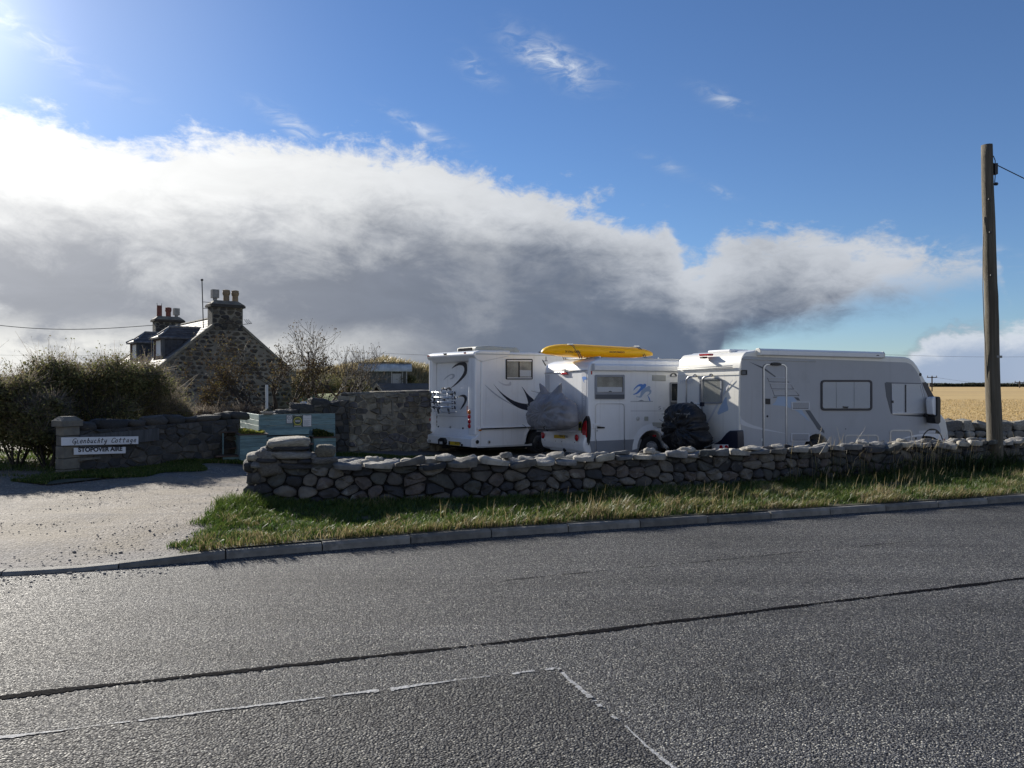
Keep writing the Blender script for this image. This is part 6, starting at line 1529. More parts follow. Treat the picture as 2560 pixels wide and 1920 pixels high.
# ---- third motorhome: integrated, silver side, cream rear
def van_three():
    v = Van('motorhome', 'silver and cream coachbuilt motorhome with long roof awning and black wing mirror', 1849, 1691, 17.6, 2.28)
    S = v.side; zt = S(3, 1160, 190)[1]; zb = S(3, 1100, 1500)[1]-.06; R = .335
    rear_up = [(0.0, zb+.25), (0.0, 1.6), (.03, zt-.40), (.09, zt-.16), (.20, zt-.03)]
    f = lambda x, y: S(4, x, y)
    roof = [S(3, 1310, 178), f(800, 196), f(1040, 206)]
    front = [f(1085, 218), f(1125, 248), f(1165, 300), f(1205, 375), f(1250, 455), f(1300, 545), f(1345, 645), f(1392, 765), f(1440, 830), f(1462, 930), f(1478, 1060), (f(1482, 1100)[0], .32)]
    wxf = f(1300, 1100)[0]; wxr = S(3, 2080, 1500)[0]
    def notch(cx): return [(cx+.44*math.cos(a), .34+.44*math.sin(a)) for a in [i*math.pi/10 for i in range(11)] if .34+.44*math.sin(a) > .30]
    low = [(wxf+.46, .30)]+notch(wxf)+[(wxf-.46, .28), (wxr+.46, .28)]+notch(wxr)+[(wxr-.46, .28), (.1, .28), (0.0, .42)]
    body = rear_up+[(.45, zt)]+roof+front+low
    v.slab('body', body, M['white2'], 0, v.w, .085, 4, ang=30)
    # silver side skin with rounded top corners, leaving the pale roof band
    A = lambda cx, a0: [(cx+.455*math.cos(math.radians(q)), .34+.455*math.sin(math.radians(q))) for q in range(a0, 181, 12)]
    skin = [(.10, .34), S(3, 1092, 1050), S(3, 1100, 340), S(3, 1108, 290), S(3, 1130, 266), S(3, 1170, 260), S(3, 2030, 298), f(780, 250), f(1050, 262), f(1095, 280), f(1135, 325), f(1165, 375), f(1200, 460), f(1262, 600), f(1345, 800), f(1388, 930), f(1388, 975)]+A(wxf, 48)+[(wxf-.47, .34), (wxr+.47, .34)]+A(wxr, 0)+[(wxr-.47, .34)]
    MB().prism([(a, .002, h) for a, h in skin], .008, (0, -1, 0)).build('side_skin', M['silver'], v.t)
    v.sp('nose_sweep', [(985, 1018), (1090, 985), (1180, 968), (1290, 960), (1400, 968), (1425, 1070), (1395, 1062), (1340, 1005), (1260, 985), (1160, 990)], 4, M['white'], .0065, .002, smooth=1)
    # white sweep and decals
    v.sp('sweep_decal', [(1088, 1030), (1105, 1075), (1160, 1115), (1250, 1155), (1380, 1195), (1690, 1262), (1700, 1268), (1400, 1222), (1250, 1195), (1130, 1160), (1088, 1140)], 3, M['silver2'], .007, .002)
    v.sp('blue_decal', [(1500, 895), (1545, 850), (1572, 788), (1600, 783), (1770, 788), (1800, 815), (1860, 925), (1990, 1110), (1930, 1060), (1840, 985), (1740, 935), (1640, 905)], 3, M['palblue'], .0068, .002)
    v.sp('dark_stripe_decal', [(1785, 793), (1840, 797), (1866, 838), (1828, 835)], 3, M['dkdec'], .007, .002); v.sp('dark_stripe_decal', [(1930, 962), (1980, 962), (2177, 1230), (2177, 1262), (2095, 1212)], 3, M['dkdec'], .007, .002); v.sp('dark_stripe_decal', [(95, 735), (55, 735), (170, 918), (242, 965), (215, 915)], 4, M['dkdec'], .0075, .002)
    v.sp('dark_stripe_decal', [(1200, 333), (1390, 405), (1548, 522), (1540, 534), (1380, 425)], 3, M['dkdec'], .007, .002)
    v.stube('roof_moulding', [(1120, 297), (1600, 312), (2065, 330)], 3, M['ltgrey'], .014, .014)
    # entrance door
    dr = v.sring('entrance_door', rr(1384, 362, 1690, 1475, 58, 6), rr(1398, 376, 1676, 1461, 48, 6), 3, M['alu'], .005, .018); v.sring('door_seal', rr(1378, 356, 1696, 1481, 62, 6), rr(1384, 362, 1690, 1475, 58, 6), 3, M['dkdec'], .005, .008, dr)
    v.sp('door_light', [(1475, 372), (1480, 352), (1520, 343), (1570, 345), (1605, 358), (1608, 378), (1580, 383), (1500, 380)], 3, M['black'], .006, .05, dr, .006, 1)
    v.sp('latch_plate', [(1415, 810), (1475, 812), (1475, 885), (1415, 883)], 3, M['black'], .006, .012, dr); v.sdisc('door_lock', 3, 1440, 1040, .026, M['black'], .006, .014, parent=dr); v.sp('door_hinge', [(1512, 788), (1562, 788), (1556, 797), (1520, 797)], 3, M['dkdec'], .007, .012, dr)
    for (a, b_, c, d_) in (((1440, 542), (1672, 545), (1722, 598), (1462, 592)), ((1472, 615), (1742, 620), (1782, 688), (1495, 684)), ((1505, 697), (1803, 702), (1852, 770), (1530, 775))):
        v.stube('line_decal', [a, b_, c], 3, M['silver2'], .009, .008); v.stube('line_decal', [a, d_, c], 3, M['dkdec'], .006, .008)
    v.sp('reflector_plate', [(1350, 1325), (1378, 1325), (1378, 1362), (1350, 1362)], 3, M['ltgrey'], .006, .01); v.sp('side_reflector', [(1088, 1425), (1116, 1425), (1116, 1480), (1088, 1480)], 3, M['amber'], .006, .012)
    v.sring('wall_vent', rr(1093, 440, 1173, 505, 6), rr(1104, 452, 1162, 494, 4), 3, M['black'], .005, .02); v.sp('vent_core', rr(1104, 452, 1162, 494, 4), 3, M['dkdec'], .006, .006)
    for x0, y0, x1, y1 in ((1748, 852, 1984, 956), (1742, 1260, 1980, 1364)):
        vt = v.sring('vent', rr(x0, y0, x1, y1, 8), rr(x0+14, y0+12, x1-14, y1-12, 5), 3, M['silver2'], .006, .018)
        v.sp('vent_back', rr(x0+14, y0+12, x1-14, y1-12, 5), 3, M['black'], .006, .003, vt)
        for i in range(7): yy = y0+16+(y1-y0-32)*i/7; v.sp('louvre', [(x0+16, yy), (x1-16, yy), (x1-16, yy+6), (x0+16, yy+6)], 3, M['silver2'], .009, .010, vt)
    # side window with venetian blind
    wn = v.sring('window', rr(200, 434, 706, 736, 34, 6), rr(216, 452, 690, 716, 24, 6), 4, M['navy'], .005, .024); v.sp('blind_back', rr(216, 452, 690, 716, 24, 6), 4, M['ltgrey'], .006, .002, wn)
    mb = MB()
    for i in range(26):
        yy = 456+258*i/26; P = [S(4, x, y) for x, y in ((219, yy), (687, yy), (687, yy+6.4), (219, yy+6.4))]; mb.prism([(P[0][0], -.012, P[0][1]), (P[1][0], -.012, P[1][1]), (P[2][0], -.019, P[2][1]), (P[3][0], -.019, P[3][1])], .0015, (0, -1, 0))
    tag(mb.build('blind_slats', M['blind'], wn), kind='stuff')
    v.sp('pane', rr(216, 452, 690, 716, 24, 6), 4, M['glass'], .023, .003, wn); v.sp('catch', [(410, 695), (470, 697), (460, 712), (420, 710)], 4, M['black'], .026, .008, wn)
    for x in (352, 528): v.stube('blind_cord', [(x, 456), (x, 712)], 4, M['greyskirt'], .004, .021, wn)
    # cab window
    v.sp('cab_trim', [(833, 465), (850, 455), (895, 458), (1195, 465), (1275, 775), (1200, 800), (925, 782), (893, 760), (850, 600)], 4, M['dkdec'], .006, .004)
    cw = [(900, 470), (1188, 474), (1262, 764), (905, 764)]; ci = [(906, 478), (1180, 482), (1250, 754), (911, 754)]
    wn = v.sring('cab_window', cw, ci, 4, M['silver2'], .009, .016); v.sp('blind', ci, 4, M['blind'], .0095, .002, wn); v.sp('pane', ci, 4, M['glass'], .016, .003, wn); v.sp('mullion', [(1030, 476), (1042, 476), (1042, 756), (1030, 756)], 4, M['navy'], .018, .006, wn); v.sp('catch', [(900, 637), (916, 637), (916, 662), (900, 662)], 4, M['black'], .02, .006, wn)
    v.sp('window_sill', [(900, 764), (1300, 768), (1300, 776), (905, 774)], 4, M['alu'], .009, .02)
    # windscreen pillar glimpses
    wf = [f(1205, 460), f(1245, 455), f(1330, 612), f(1268, 640)]; MB().prism([(a, .012, h) for a, h in wf], .016, (0, -1, 0)).build('quarter_pillar', M['navy'], v.t)
    P = [f(1250, 460), f(1262, 462), f(1392, 770), f(1376, 775)]
    MB().prism([(P[0][0]+.005, .06, P[0][1]), (P[1][0]+.01, .06, P[1][1]), (P[2][0]+.012, .06, P[2][1]), (P[3][0], .06, P[3][1])], v.w-.12, (0, 1, 0)).build('windscreen', M['darkglass'], v.t)
    # mirror
    mr = empty('wing_mirror', (0, 0, 0), 0, v.t)
    def mp(name, pts, m, d0, d1, bev=.015): P = [S(4, x, y, .2) for x, y in pts]; return MB().prism([(a, -d0, h) for a, h in P], d1-d0, (0, -1, 0)).build(name, m, mr, bevel=bev)
    mp('housing', [(1306, 604), (1318, 597), (1338, 602), (1343, 640), (1340, 850), (1325, 866), (1288, 858), (1280, 800), (1306, 780)], M['black'], .08, .34); mp('shell', [(1268, 640), (1280, 605), (1305, 598), (1310, 640), (1308, 785), (1280, 770)], M['white'], .12, .30); mp('arm', [(1280, 770), (1310, 770), (1310, 800), (1280, 800)], M['black'], .0, .14)
    # lower lockers
    lk = v.sring('locker', rr(436, 974, 772, 1160, 30), rr(448, 986, 760, 1148, 22), 4, M['alu'], .005, .014); v.sp('locker_latch', [(588, 1052), (617, 1052), (617, 1094), (588, 1094)], 4, M['black'], .006, .014, lk)
    lk = v.sring('locker', rr(880, 926, 1100, 1160, 30), rr(892, 938, 1088, 1148, 22), 4, M['alu'], .005, .014); v.sp('hazard_label', [(988, 1036), (1012, 1058), (988, 1080), (964, 1058)], 4, M['ink'], .007, .002, lk); v.sp('label_centre', [(988, 1043), (1004, 1058), (988, 1073), (972, 1058)], 4, M['paper'], .0092, .001, lk)
    v.sdisc('fuel_cap', 4, 1141, 1010, .032, M['black'], .006, .012); v.sdisc('marker_lamp', 4, 1188, 380, .045, M['black'], .001, .014); v.sdisc('indicator', 4, 1420, 1024, .03, M['red'], .002, .012); v.sdisc('screw_cap', 4, 1085, 829, .014, M['ltgrey'], .006, .012); v.sdisc('aerial_base', 4, 447, 917, .014, M['dkdec'], .006, .012)
    v.sp('badge_strip', [(1170, 935), (1335, 932), (1335, 958), (1170, 962)], 4, M['silver2'], .007, .003)
    # awning
    a0 = S(3, 1318, 210); a1 = f(795, 208); 
    MB().prism([(a0[0], -.105, a0[1]-.06), (a0[0], -.02, a0[1]-.075), (a0[0], .03, a0[1]+.02), (a0[0], .02, a0[1]+.085), (a0[0], -.07, a0[1]+.085), (a0[0], -.112, a0[1]+.04)], a1[0]-a0[0], (1, 0, 0)).build('awning', M['white'], v.t, bevel=.01)
    for xx in (a0[0]-.03, a1[0]): MB().prism([(xx, -.115, a0[1]-.075), (xx, .03, a0[1]-.085), (xx, .035, a0[1]+.09), (xx, -.075, a0[1]+.095), (xx, -.118, a0[1]+.05)], .035, (1, 0, 0)).build('awning_end', M['white2'], v.t, bevel=.012)
    MB().box((a0[0], -.1135, a0[1]+.035), (a1[0], -.1105, a0[1]+.041)).build('awning_seam', M['ltgrey'], v.t); MB().box((a1[0]-.28, -.119, a0[1]-.02), (a1[0]-.2, -.108, a0[1]+.005)).build('awning_label', M['dkdec'], v.t)
    # rear: ribs, lamp, window, hoops, name, bumper
    for y in (0, 22): v.rtube('rib', [(285, 415+y), (640, 402+y), (995, 385+y)], 3, M['ltgrey'], .011, .012)
    v.rp('waist_line', [(272, 500), (1080, 476), (1080, 482), (272, 507)], 3, M['white'], .001, .012)
    v.rp('brake_lamp', [(570, 243), (575, 233), (700, 228), (705, 240), (695, 255), (580, 262)], 3, M['red'], -.10, .14, bevel=.008); v.rp('rear_camera', [(598, 275), (640, 268), (645, 290), (605, 295)], 3, M['black'], -.06, .14)
    MB().box((.35, .7, zt-.02), (.95, 1.5, zt+.07)).build('roof_vent', M['white'], v.t, bevel=.03)
    wn = v.rring('rear_window', rr(572, 545, 862, 876, 34, 6), rr(588, 562, 846, 858, 24, 6), 3, M['greyskirt'], .004, .03); v.rp('net_blind', rr(588, 562, 846, 858, 24, 6), 3, M['vent'], .005, .003, wn); v.rp('pane', rr(588, 562, 846, 858, 24, 6), 3, M['glass'], .018, .003, wn)
    rk = empty('bicycle_rack', (0, 0, 0), 0, v.t); rb = lambda x, y, b: (lambda q: Vector((-b, q[0], q[1])))(v.rear(3, x, y, b))
    for x0, x1, yt in ((392, 490, 515), (598, 700, 508)):
        MB().tube([rb(x0, 1300, .26), rb(x0, 600, .26), rb(x0+6, 560, .26), rb(x0+30, 535, .26), rb(x1, yt+10, .22), rb(x1+22, yt, .02)], .02, 8).build('hoop', M['alu'], rk, smooth=True); MB().lathe([(.04, 0), (.04, .06), (.02, .08)], rb(x1+24, yt, .0), (-1, 0, 0), 10).build('mount', M['galv'], rk)
    MB().tube([rb(395, 875, .26), rb(600, 882, .26)], .018, 8).build('crossbar', M['alu'], rk); MB().box((-.04, -.04, -.05), (.04, .04, .05)).build('clamp', M['navy'], rk, rb(597, 885, .26)); MB().tube([rb(455, 860, .28), rb(490, 890, .28), rb(500, 920, .26)], .028, 6).build('knob', M['black'], rk)
    q = v.rear(3, 395, 590); txt('maker_text', 'HYMER', M['silver2'], v.t, (-.006, q[0], q[1]), (0, -1, 0), (0, 0, 1), .50, .10, .02, shear=.25)
    v.rp('curve_decal', [(630, 1160), (700, 1050), (800, 850), (900, 680), (1000, 555), (1000, 575), (930, 680), (850, 820), (740, 1020), (650, 1165)], 3, M['silver2'], .003, .002); v.rp('blue_decal', [(780, 1035), (850, 880), (915, 770), (920, 860), (945, 960), (900, 980)], 3, M['palblue'], .003, .002, smooth=1)
    # black corner bumper with lamp cluster
    zz = lambda x, y, b=.18: v.rear(3, x, y, b)
    pr = [zz(675, 1450), zz(740, 1410), (zz(840, 1340)), zz(905, 1260), zz(950, 1226), zz(1055, 1222), zz(1062, 1300), zz(1068, 1500), zz(680, 1500)]
    bp = MB().prism([(-.18, a, h) for a, h in pr], .19, (1, 0, 0)).build('corner_bumper', M['navy'], v.t, bevel=.025, seg=3)
    lamp = v.rp('lamp_cluster', [(806, 1398), (1014, 1404), (1016, 1490), (806, 1490)], 3, M['white'], .165, .03)
    P = v.rear(3, 840, 1445, .2); 
    for x in (842, 912): c = v.rear(3, x, 1445, .2); MB().lathe([(.058, 0), (.055, .012), (.03, .018), (.001, .02)], (-.196, c[0], c[1]), (-1, 0, 0), 18).build('lens', M['red'], lamp)
    pl = [(-.14, y, z) for y, z in ((.45, .40), (v.w-.02, .40), (v.w-.02, .62), (.45, .62))]; MB().prism(pl, .14, (1, 0, 0)).build('bumper', M['dkdec'], v.t, bevel=.02)
    c = [(-.18, v.w-.36, .3), (-.18, v.w-.02, .3), (-.18, v.w-.02, .95), (-.18, v.w-.12, .95), (-.18, v.w-.3, .7)]; MB().prism(c, .19, (1, 0, 0)).build('corner_bumper', M['navy'], v.t, bevel=.02)
    for x in (wxr, wxf): v.wheel(x, .12, R, 0); v.wheel(x, v.w-.12, R, 0)
    n = 16; mb = MB()
    for i in range(n):
        a0_, a1_ = math.pi*i/n, math.pi*(i+1)/n; g_ = lambda r, a: (wxf-r*math.cos(a), .34+r*math.sin(a)); p0, p1, q0, q1 = g_(.445, a0_), g_(.445, a1_), g_(.475, a0_), g_(.475, a1_)
        mb.prism([(p0[0], -.016, p0[1]), (p1[0], -.016, p1[1]), (q1[0], -.016, q1[1]), (q0[0], -.016, q0[1])], .02, (0, 1, 0))
    mb.build('arch_trim', M['black'], v.t)
    MB().box((.4, .25, .15), (5.5, v.w-.25, .33)).build('chassis', M['dark'], v.t)
    return v
V3 = van_three()
covers()

# ------------------------------------------------------------------ vegetation
def blades(name, X, Y, Z, H, Wd, col, seed, lean=.45, wind=(.25, -.1), parent=None, label=None, cat='grass'):
    r = np.random.default_rng(seed); n = len(X); a = r.uniform(0, 2*np.pi, n)
    dx, dy = np.cos(a), np.sin(a); ph = r.uniform(0, 2*np.pi, n); l = r.uniform(.1, 1.0, n)*lean*H
    lx, ly = np.cos(ph)*l+wind[0]*H, np.sin(ph)*l+wind[1]*H
    b = np.stack([X, Y, Z], -1); off = np.stack([dx*Wd/2, dy*Wd/2, np.zeros(n)], -1)
    m = b+np.stack([lx*.35, ly*.35, H*.58], -1); t = b+np.stack([lx, ly, H*r.uniform(.82, 1.0, n)], -1)
    V = np.stack([b-off, b+off, m-off*.75, m+off*.75, t-off*.12, t+off*.12], 1).reshape(-1, 3)
    i = np.arange(n)[:, None]*6; Q = np.concatenate([i+np.array([[0, 1, 3, 2]]), i+np.array([[2, 3, 5, 4]])])
    o = np_mesh(name, V, Q, M['blade'], parent, col=np.repeat(col, 6, axis=0))
    if parent is None: tag(o, label, cat, None, 'stuff')
    return o
def nz2(X, Y, s, o=0.0): return np.array([mnoise.noise((float(a)*s, float(b)*s, o)) for a, b in zip(X, Y)])
GREEN = np.array([(.055, .098, .018), (.075, .122, .024), (.125, .155, .038), (.036, .068, .014)]); STRAW = np.array([(.36, .29, .15), (.28, .22, .11), (.42, .35, .20)])
def verge_grass():
    r = np.random.default_rng(12); n = 135000
    U = r.uniform(0, 1, n)**1.25; T = r.uniform(0, 1, n); xl = -3.12+(-3.75+3.12)*T+np.abs(r.normal(0, .16, n))-.10+.16*np.sin(T*9)*np.sin(T*23+1); X = xl+(17.5-xl)*U; k = kerb_y(X)+.125; w = wall_y(X)+.02
    Y = k+(w-k)*(.02+.98*T); Z = g(X, Y)+.0
    c = nz2(X, Y, .8, 2.0); c2 = nz2(X, Y, 2.6, 7.0); left = smooth01(1.0, -2.6, X)
    c3 = nz2(X, Y, 5.5, 9.0); H = (.085+.075*c+.075*c2+.05*c3)*(1-.5*left)+.02
    tuft = np.exp(-((X+3.45)**2/.35+(Y-9.75)**2/.35)); H = H+tuft*.13
    corner = np.exp(-((X-8.7)**2/.5+(Y-14.1)**2/.3)); H = H+corner*.12
    H = np.maximum(H, .028)*r.uniform(.5, 1.3, n); H *= np.where(T < .07, .7, 1)
    st = (c*.55+.75*c2+r.normal(0, .22, n)+.30*smooth01(.45, .05, T)*(1-left*.5)) > .44; st &= r.uniform(0, 1, n) > .25+.3*smooth01(.5, 1, T)
    col = GREEN[r.integers(0, 4, n)]*r.uniform(.75, 1.3, (n, 1)); col[st] = STRAW[r.integers(0, 3, st.sum())]*r.uniform(.6, 1.1, (st.sum(), 1))
    kp = (c2*.6+c3*.6+r.normal(0, .14, n)) > -.40
    blades('verge_grass', X[kp], Y[kp], Z[kp], H[kp], (.0065+.004*r.uniform(0, 1, n))[kp], col[kp], 1, .85, (.15, -.15), label='rough green and straw coloured grass growing on the roadside verge')
    # overhang at the kerb, leaning out over the stone
    m = 9000; X = -3.0+19*r.uniform(0, 1, m)**1.3; ok = nz2(X, X*0, 1.7, 6.0)+r.normal(0, .2, m) > -.05; X = X[ok]; m = len(X); Y = kerb_y(X)+.125+r.uniform(-.02, .10, m); cl = STRAW[r.integers(0, 3, m)]*r.uniform(.5, 1.0, (m, 1)); gq = r.uniform(0, 1, m) < .45; cl[gq] = GREEN[r.integers(0, 4, gq.sum())]*1.1
    blades('kerb_grass', X, Y, g(X, np.maximum(Y, kerb_y(X)+.14)), r.uniform(.06, .16, m), np.full(m, .007), cl, 41, .7, (.25, -.65), label='matted grass hanging over the kerb along the verge')
    # broad leaved weeds
    m = 2600; cx_ = r.uniform(-3.0, 12, 130); ci = r.integers(0, 130, m); X = cx_[ci]+r.normal(0, .06, m); T2 = r.uniform(.1, .9, 130)[ci]; k = kerb_y(X)+.13; Y = k+(wall_y(X)-k)*T2+r.normal(0, .05, m); blades('verge_weeds', X, Y, g(X, Y), r.uniform(.03, .12, m), r.uniform(.014, .03, m), np.array([(.045, .085, .02)])*r.uniform(.6, 1.7, (m, 1)), 43, 1.1, (0, -.1), label='broad leaved weeds among the verge grass', cat='weeds')
    # tall dry seed stalks
    m = 1300; U = r.uniform(0, 1, m); T = r.uniform(.05, .75, m); X = -1+18*U; k = kerb_y(X)+.125; Y = k+(wall_y(X)-k)*T; keep = nz2(X, Y, 1.1, 11.0) > .02; X, Y = X[keep], Y[keep]; m = len(X)
    blades('dry_stalks', X, Y, g(X, Y), r.uniform(.13, .32, m), np.full(m, .006), STRAW[r.integers(0, 3, m)]*r.uniform(.7, 1.2, (m, 1)), 2, .25, (.08, -.05), label='tall dry seed stalks standing above the verge grass')
    # weeds along the foot and the top of the wall
    m = 130; X = np.concatenate([r.uniform(4.2, 9.5, 70), r.normal(7.1, .35, 60)]); Y = wall_y(X)+r.uniform(-.25, -.05, m); blades('wall_weeds', X, Y, g(X, Y), r.uniform(.4, .85, m), np.full(m, .008), STRAW[r.integers(0, 3, m)]*.9, 3, .35, (.1, -.05), label='thin dry weeds growing up against the dry stone wall', cat='weeds')
    m = 45; X = r.uniform(5.0, 6.6, m); Y = wall_y(X)+.42; blades('tall_weeds', X, Y, g(X, Y), r.uniform(.55, .92, m), np.full(m, .008), STRAW[r.integers(0, 3, m)]*1.1, 33, .3, (.1, 0), label='pale dry weed stems behind the wall in front of the silver motorhome', cat='weeds')
    m = 1500; X = np.concatenate([r.normal(8.2, 1.0, 800), r.uniform(4.5, 11.5, 700)]); Y = wall_y(X)-np.abs(r.normal(0, .18, m))-.02; blades('nettles', X, Y, g(X, Y), r.uniform(.12, .45, m), np.full(m, .014), np.array([(.03, .05, .015)])*r.uniform(.6, 1.5, (m, 1)), 31, .8, (.05, -.1), label='dark straggling growth at the wall foot around the telegraph pole', cat='weeds')
verge_grass()
def garden_grass():
    r = np.random.default_rng(15); tt = (GB-GA).normalized(); nn = Vector((tt.y, -tt.x, 0)); n = 42000
    s = r.uniform(-1.2, 5.3, n); wdt = 1.05+.35*np.sin(s*1.7)+.25*np.sin(s*4.1+1)+.35*smooth01(2.2, 4.6, s); o = r.uniform(0, 1, n)*wdt
    X = GA.x+tt.x*s+nn.x*o; Y = GA.y+tt.y*s+nn.y*o
    m2 = 26000; X2 = r.uniform(-14.5, -7.9, m2); Y2 = r.uniform(13.2, 19, m2); k2 = ~((np.abs(Y2-(13.95-(X2+8.6)*.12)) < .32) & (X2 < -8.6)) & (Y2 > 13.35-.1*np.sin(X2*3)); X2, Y2 = X2[k2], Y2[k2]
    X3 = r.uniform(-4.6, -1.2, 9000); Y3 = px(840, 1131, 19.6).y+(X3+4.5)*.42+r.uniform(-.75, .1, 9000)
    X = np.concatenate([X, X2, X3]); Y = np.concatenate([Y, Y2, Y3]); n = len(X); c = nz2(X, Y, 1.6, 4.0)
    H = np.maximum(.03, .06+.05*c)*r.uniform(.5, 1.3, n); col = GREEN[r.integers(0, 4, n)]*r.uniform(.7, 1.25, (n, 1)); st = r.uniform(0, 1, n) < .06; col[st] = STRAW[r.integers(0, 3, st.sum())]*.8
    blades('garden_grass', X, Y, g(X, Y)+.01, H, np.full(n, .011), col, 5, .6, (.1, -.1), label='short green grass strip along the foot of the garden walls')
    q = [(GA+tt*a+nn*b) for a, b in ((-1.2, .95), (0, 1.0), (2, 1.0), (4.6, 1.2), (5.2, 1.2), (5.2, 0), (-1.2, 0))]
    tag(mesh('grass_strip', [(p.x, p.y, gz(p.x, p.y)+.012) for p in q], [list(range(len(q)))], M['soil']), kind='structure')
garden_grass()
def dune_grass():
    r = np.random.default_rng(18); n = 30000; X = r.uniform(-17, 4, n); Y = r.uniform(46.5, 60, n); Z = dune_z(X, Y)
    c = nz2(X, Y, .5, 3.0); col = STRAW[r.integers(0, 3, n)]*r.uniform(.6, 1.15, (n, 1))*(1+.3*c[:, None]); dk = r.uniform(0, 1, n) < .18; col[dk] = np.array([.10, .105, .045])
    blades('dune_grass', X, Y, Z, r.uniform(.25, .6, n)*(1+.4*c), np.full(n, .05), col, 6, .5, (.25, -.05), label='pale dry marram grass covering the dune behind the shed')
dune_grass()
def stubble():
    r = np.random.default_rng(19); n = 26000; Y = 26+r.uniform(0, 1, n)**2*70; X = Y*r.uniform(.50, .75, n); row = np.round(Y/.35)*.35+r.normal(0, .05, n)
    blades('stubble', X, row, field_z(X, row), r.uniform(.04, .09, n), .02+.0006*Y, np.array([(.52, .39, .19)])*r.uniform(.6, 1.2, (n, 1)), 7, .3, (0, 0), label='cut straw stubble standing in rows on the field', cat='stubble')
stubble()
def loose_stones():
    r = np.random.default_rng(23); vs = []; fs = []; base = None
    bm = bmesh.new(); bmesh.ops.create_icosphere(bm, subdivisions=1, radius=1); bv = np.array([v.co[:] for v in bm.verts]); bf = np.array([[v.index for v in f.verts] for f in bm.faces]); bm.free()
    n = 4200; X = r.uniform(-11, -2.9, n); Y = kerb_y(X)+.2+r.uniform(0, 1, n)**1.6*7; sp_ = r.uniform(0, 1, n) < .22; Y = np.where(sp_, kerb_y(X)-np.abs(r.normal(0, .28, n))-.02, Y); s = r.uniform(.004, .012, n)*np.where(r.uniform(0, 1, n) > .96, 2.0, 1); Z = np.where(Y < kerb_y(X), 0.0, g(X, Y))+s*.2
    sc = s[:, None, None]*r.uniform(.6, 1.3, (n, 1, 3))*np.array([1, 1, .6]); jit = 1+r.normal(0, .12, (n, len(bv), 1))
    V = (bv[None]*jit*sc+np.stack([X, Y, Z], -1)[:, None, :]).reshape(-1, 3); Q = (bf[None]+(np.arange(n)*len(bv))[:, None, None]).reshape(-1, 3)
    tag(np_mesh('gravel', V, Q, M['pebble'], smooth=False), 'loose stones and chippings scattered over the driveway', 'gravel', None, 'stuff')
loose_stones()

# ---- shrubs and trees
def grow(segs, tips, p, d, r, L, lvl, rg, up=.15, spread=.7, wig=.25, kids=(3, 4), minr=.003):
    n = 4; q = p; 
    for k in range(n):
        d = (d+Vector((rg.gauss(0, wig), rg.gauss(0, wig), rg.gauss(0, wig)+up))*.5).normalized(); q2 = q+d*L/n; r2 = max(minr, r*(1-.45*(k+1)/n)); segs.append((q, q2, max(minr, r*(1-.45*k/n)), r2)); q = q2
        if lvl > 0 and k >= 1:
            for _ in range(1 if k < n-1 else rg.randint(*kids)-1):
                ax = Vector((rg.gauss(0, 1), rg.gauss(0, 1), rg.gauss(0, 1))).normalized(); dd = (d+ax*spread*rg.uniform(.6, 1.2)).normalized()
                grow(segs, tips, q, dd, r2*rg.uniform(.6, .8), L*rg.uniform(.58, .85), lvl-1, rg, up, spread, wig, kids, minr)
    if lvl <= 1: tips.append((q, d))
def seg_mesh(name, segs, m, parent, thin=.009):
    mb = MB()
    for a, b, r0, r1 in segs: mb.tube([a, b], [r0, r1], 5 if r0 > .02 else 3, cap=False)
    return mb.build(name, m, parent, smooth=True, fix=False)
def leaf_quads(C, S, col, r, flat=0.0):
    k = len(C); a = r.normal(size=(k, 3)); a /= np.linalg.norm(a, axis=1)[:, None]; b = np.cross(a, r.normal(size=(k, 3))); b /= np.linalg.norm(b, axis=1)[:, None]; s = S[:, None]
    V = np.stack([C-a*s, C+b*s*.55, C+a*s, C-b*s*.55], 1).reshape(-1, 3); return V, np.repeat(col, 4, axis=0)
def twig_quads(P0, P1, w, col, r):
    d = P1-P0; s = np.cross(d, r.normal(size=d.shape)); s /= np.linalg.norm(s, axis=1)[:, None]+1e-9; s *= w/2
    return np.stack([P0-s, P0+s, P1+s*.4, P1-s*.4], 1).reshape(-1, 3), np.repeat(col, 4, axis=0)
HEDGE = np.array([.95, 1.06, .95])*np.array([(.13, .115, .055), (.19, .165, .080), (.10, .100, .048), (.25, .22, .12), (.16, .152, .065), (.21, .15, .08)]); TWIG = np.array([(.22, .19, .15), (.30, .265, .22), (.14, .118, .095)])
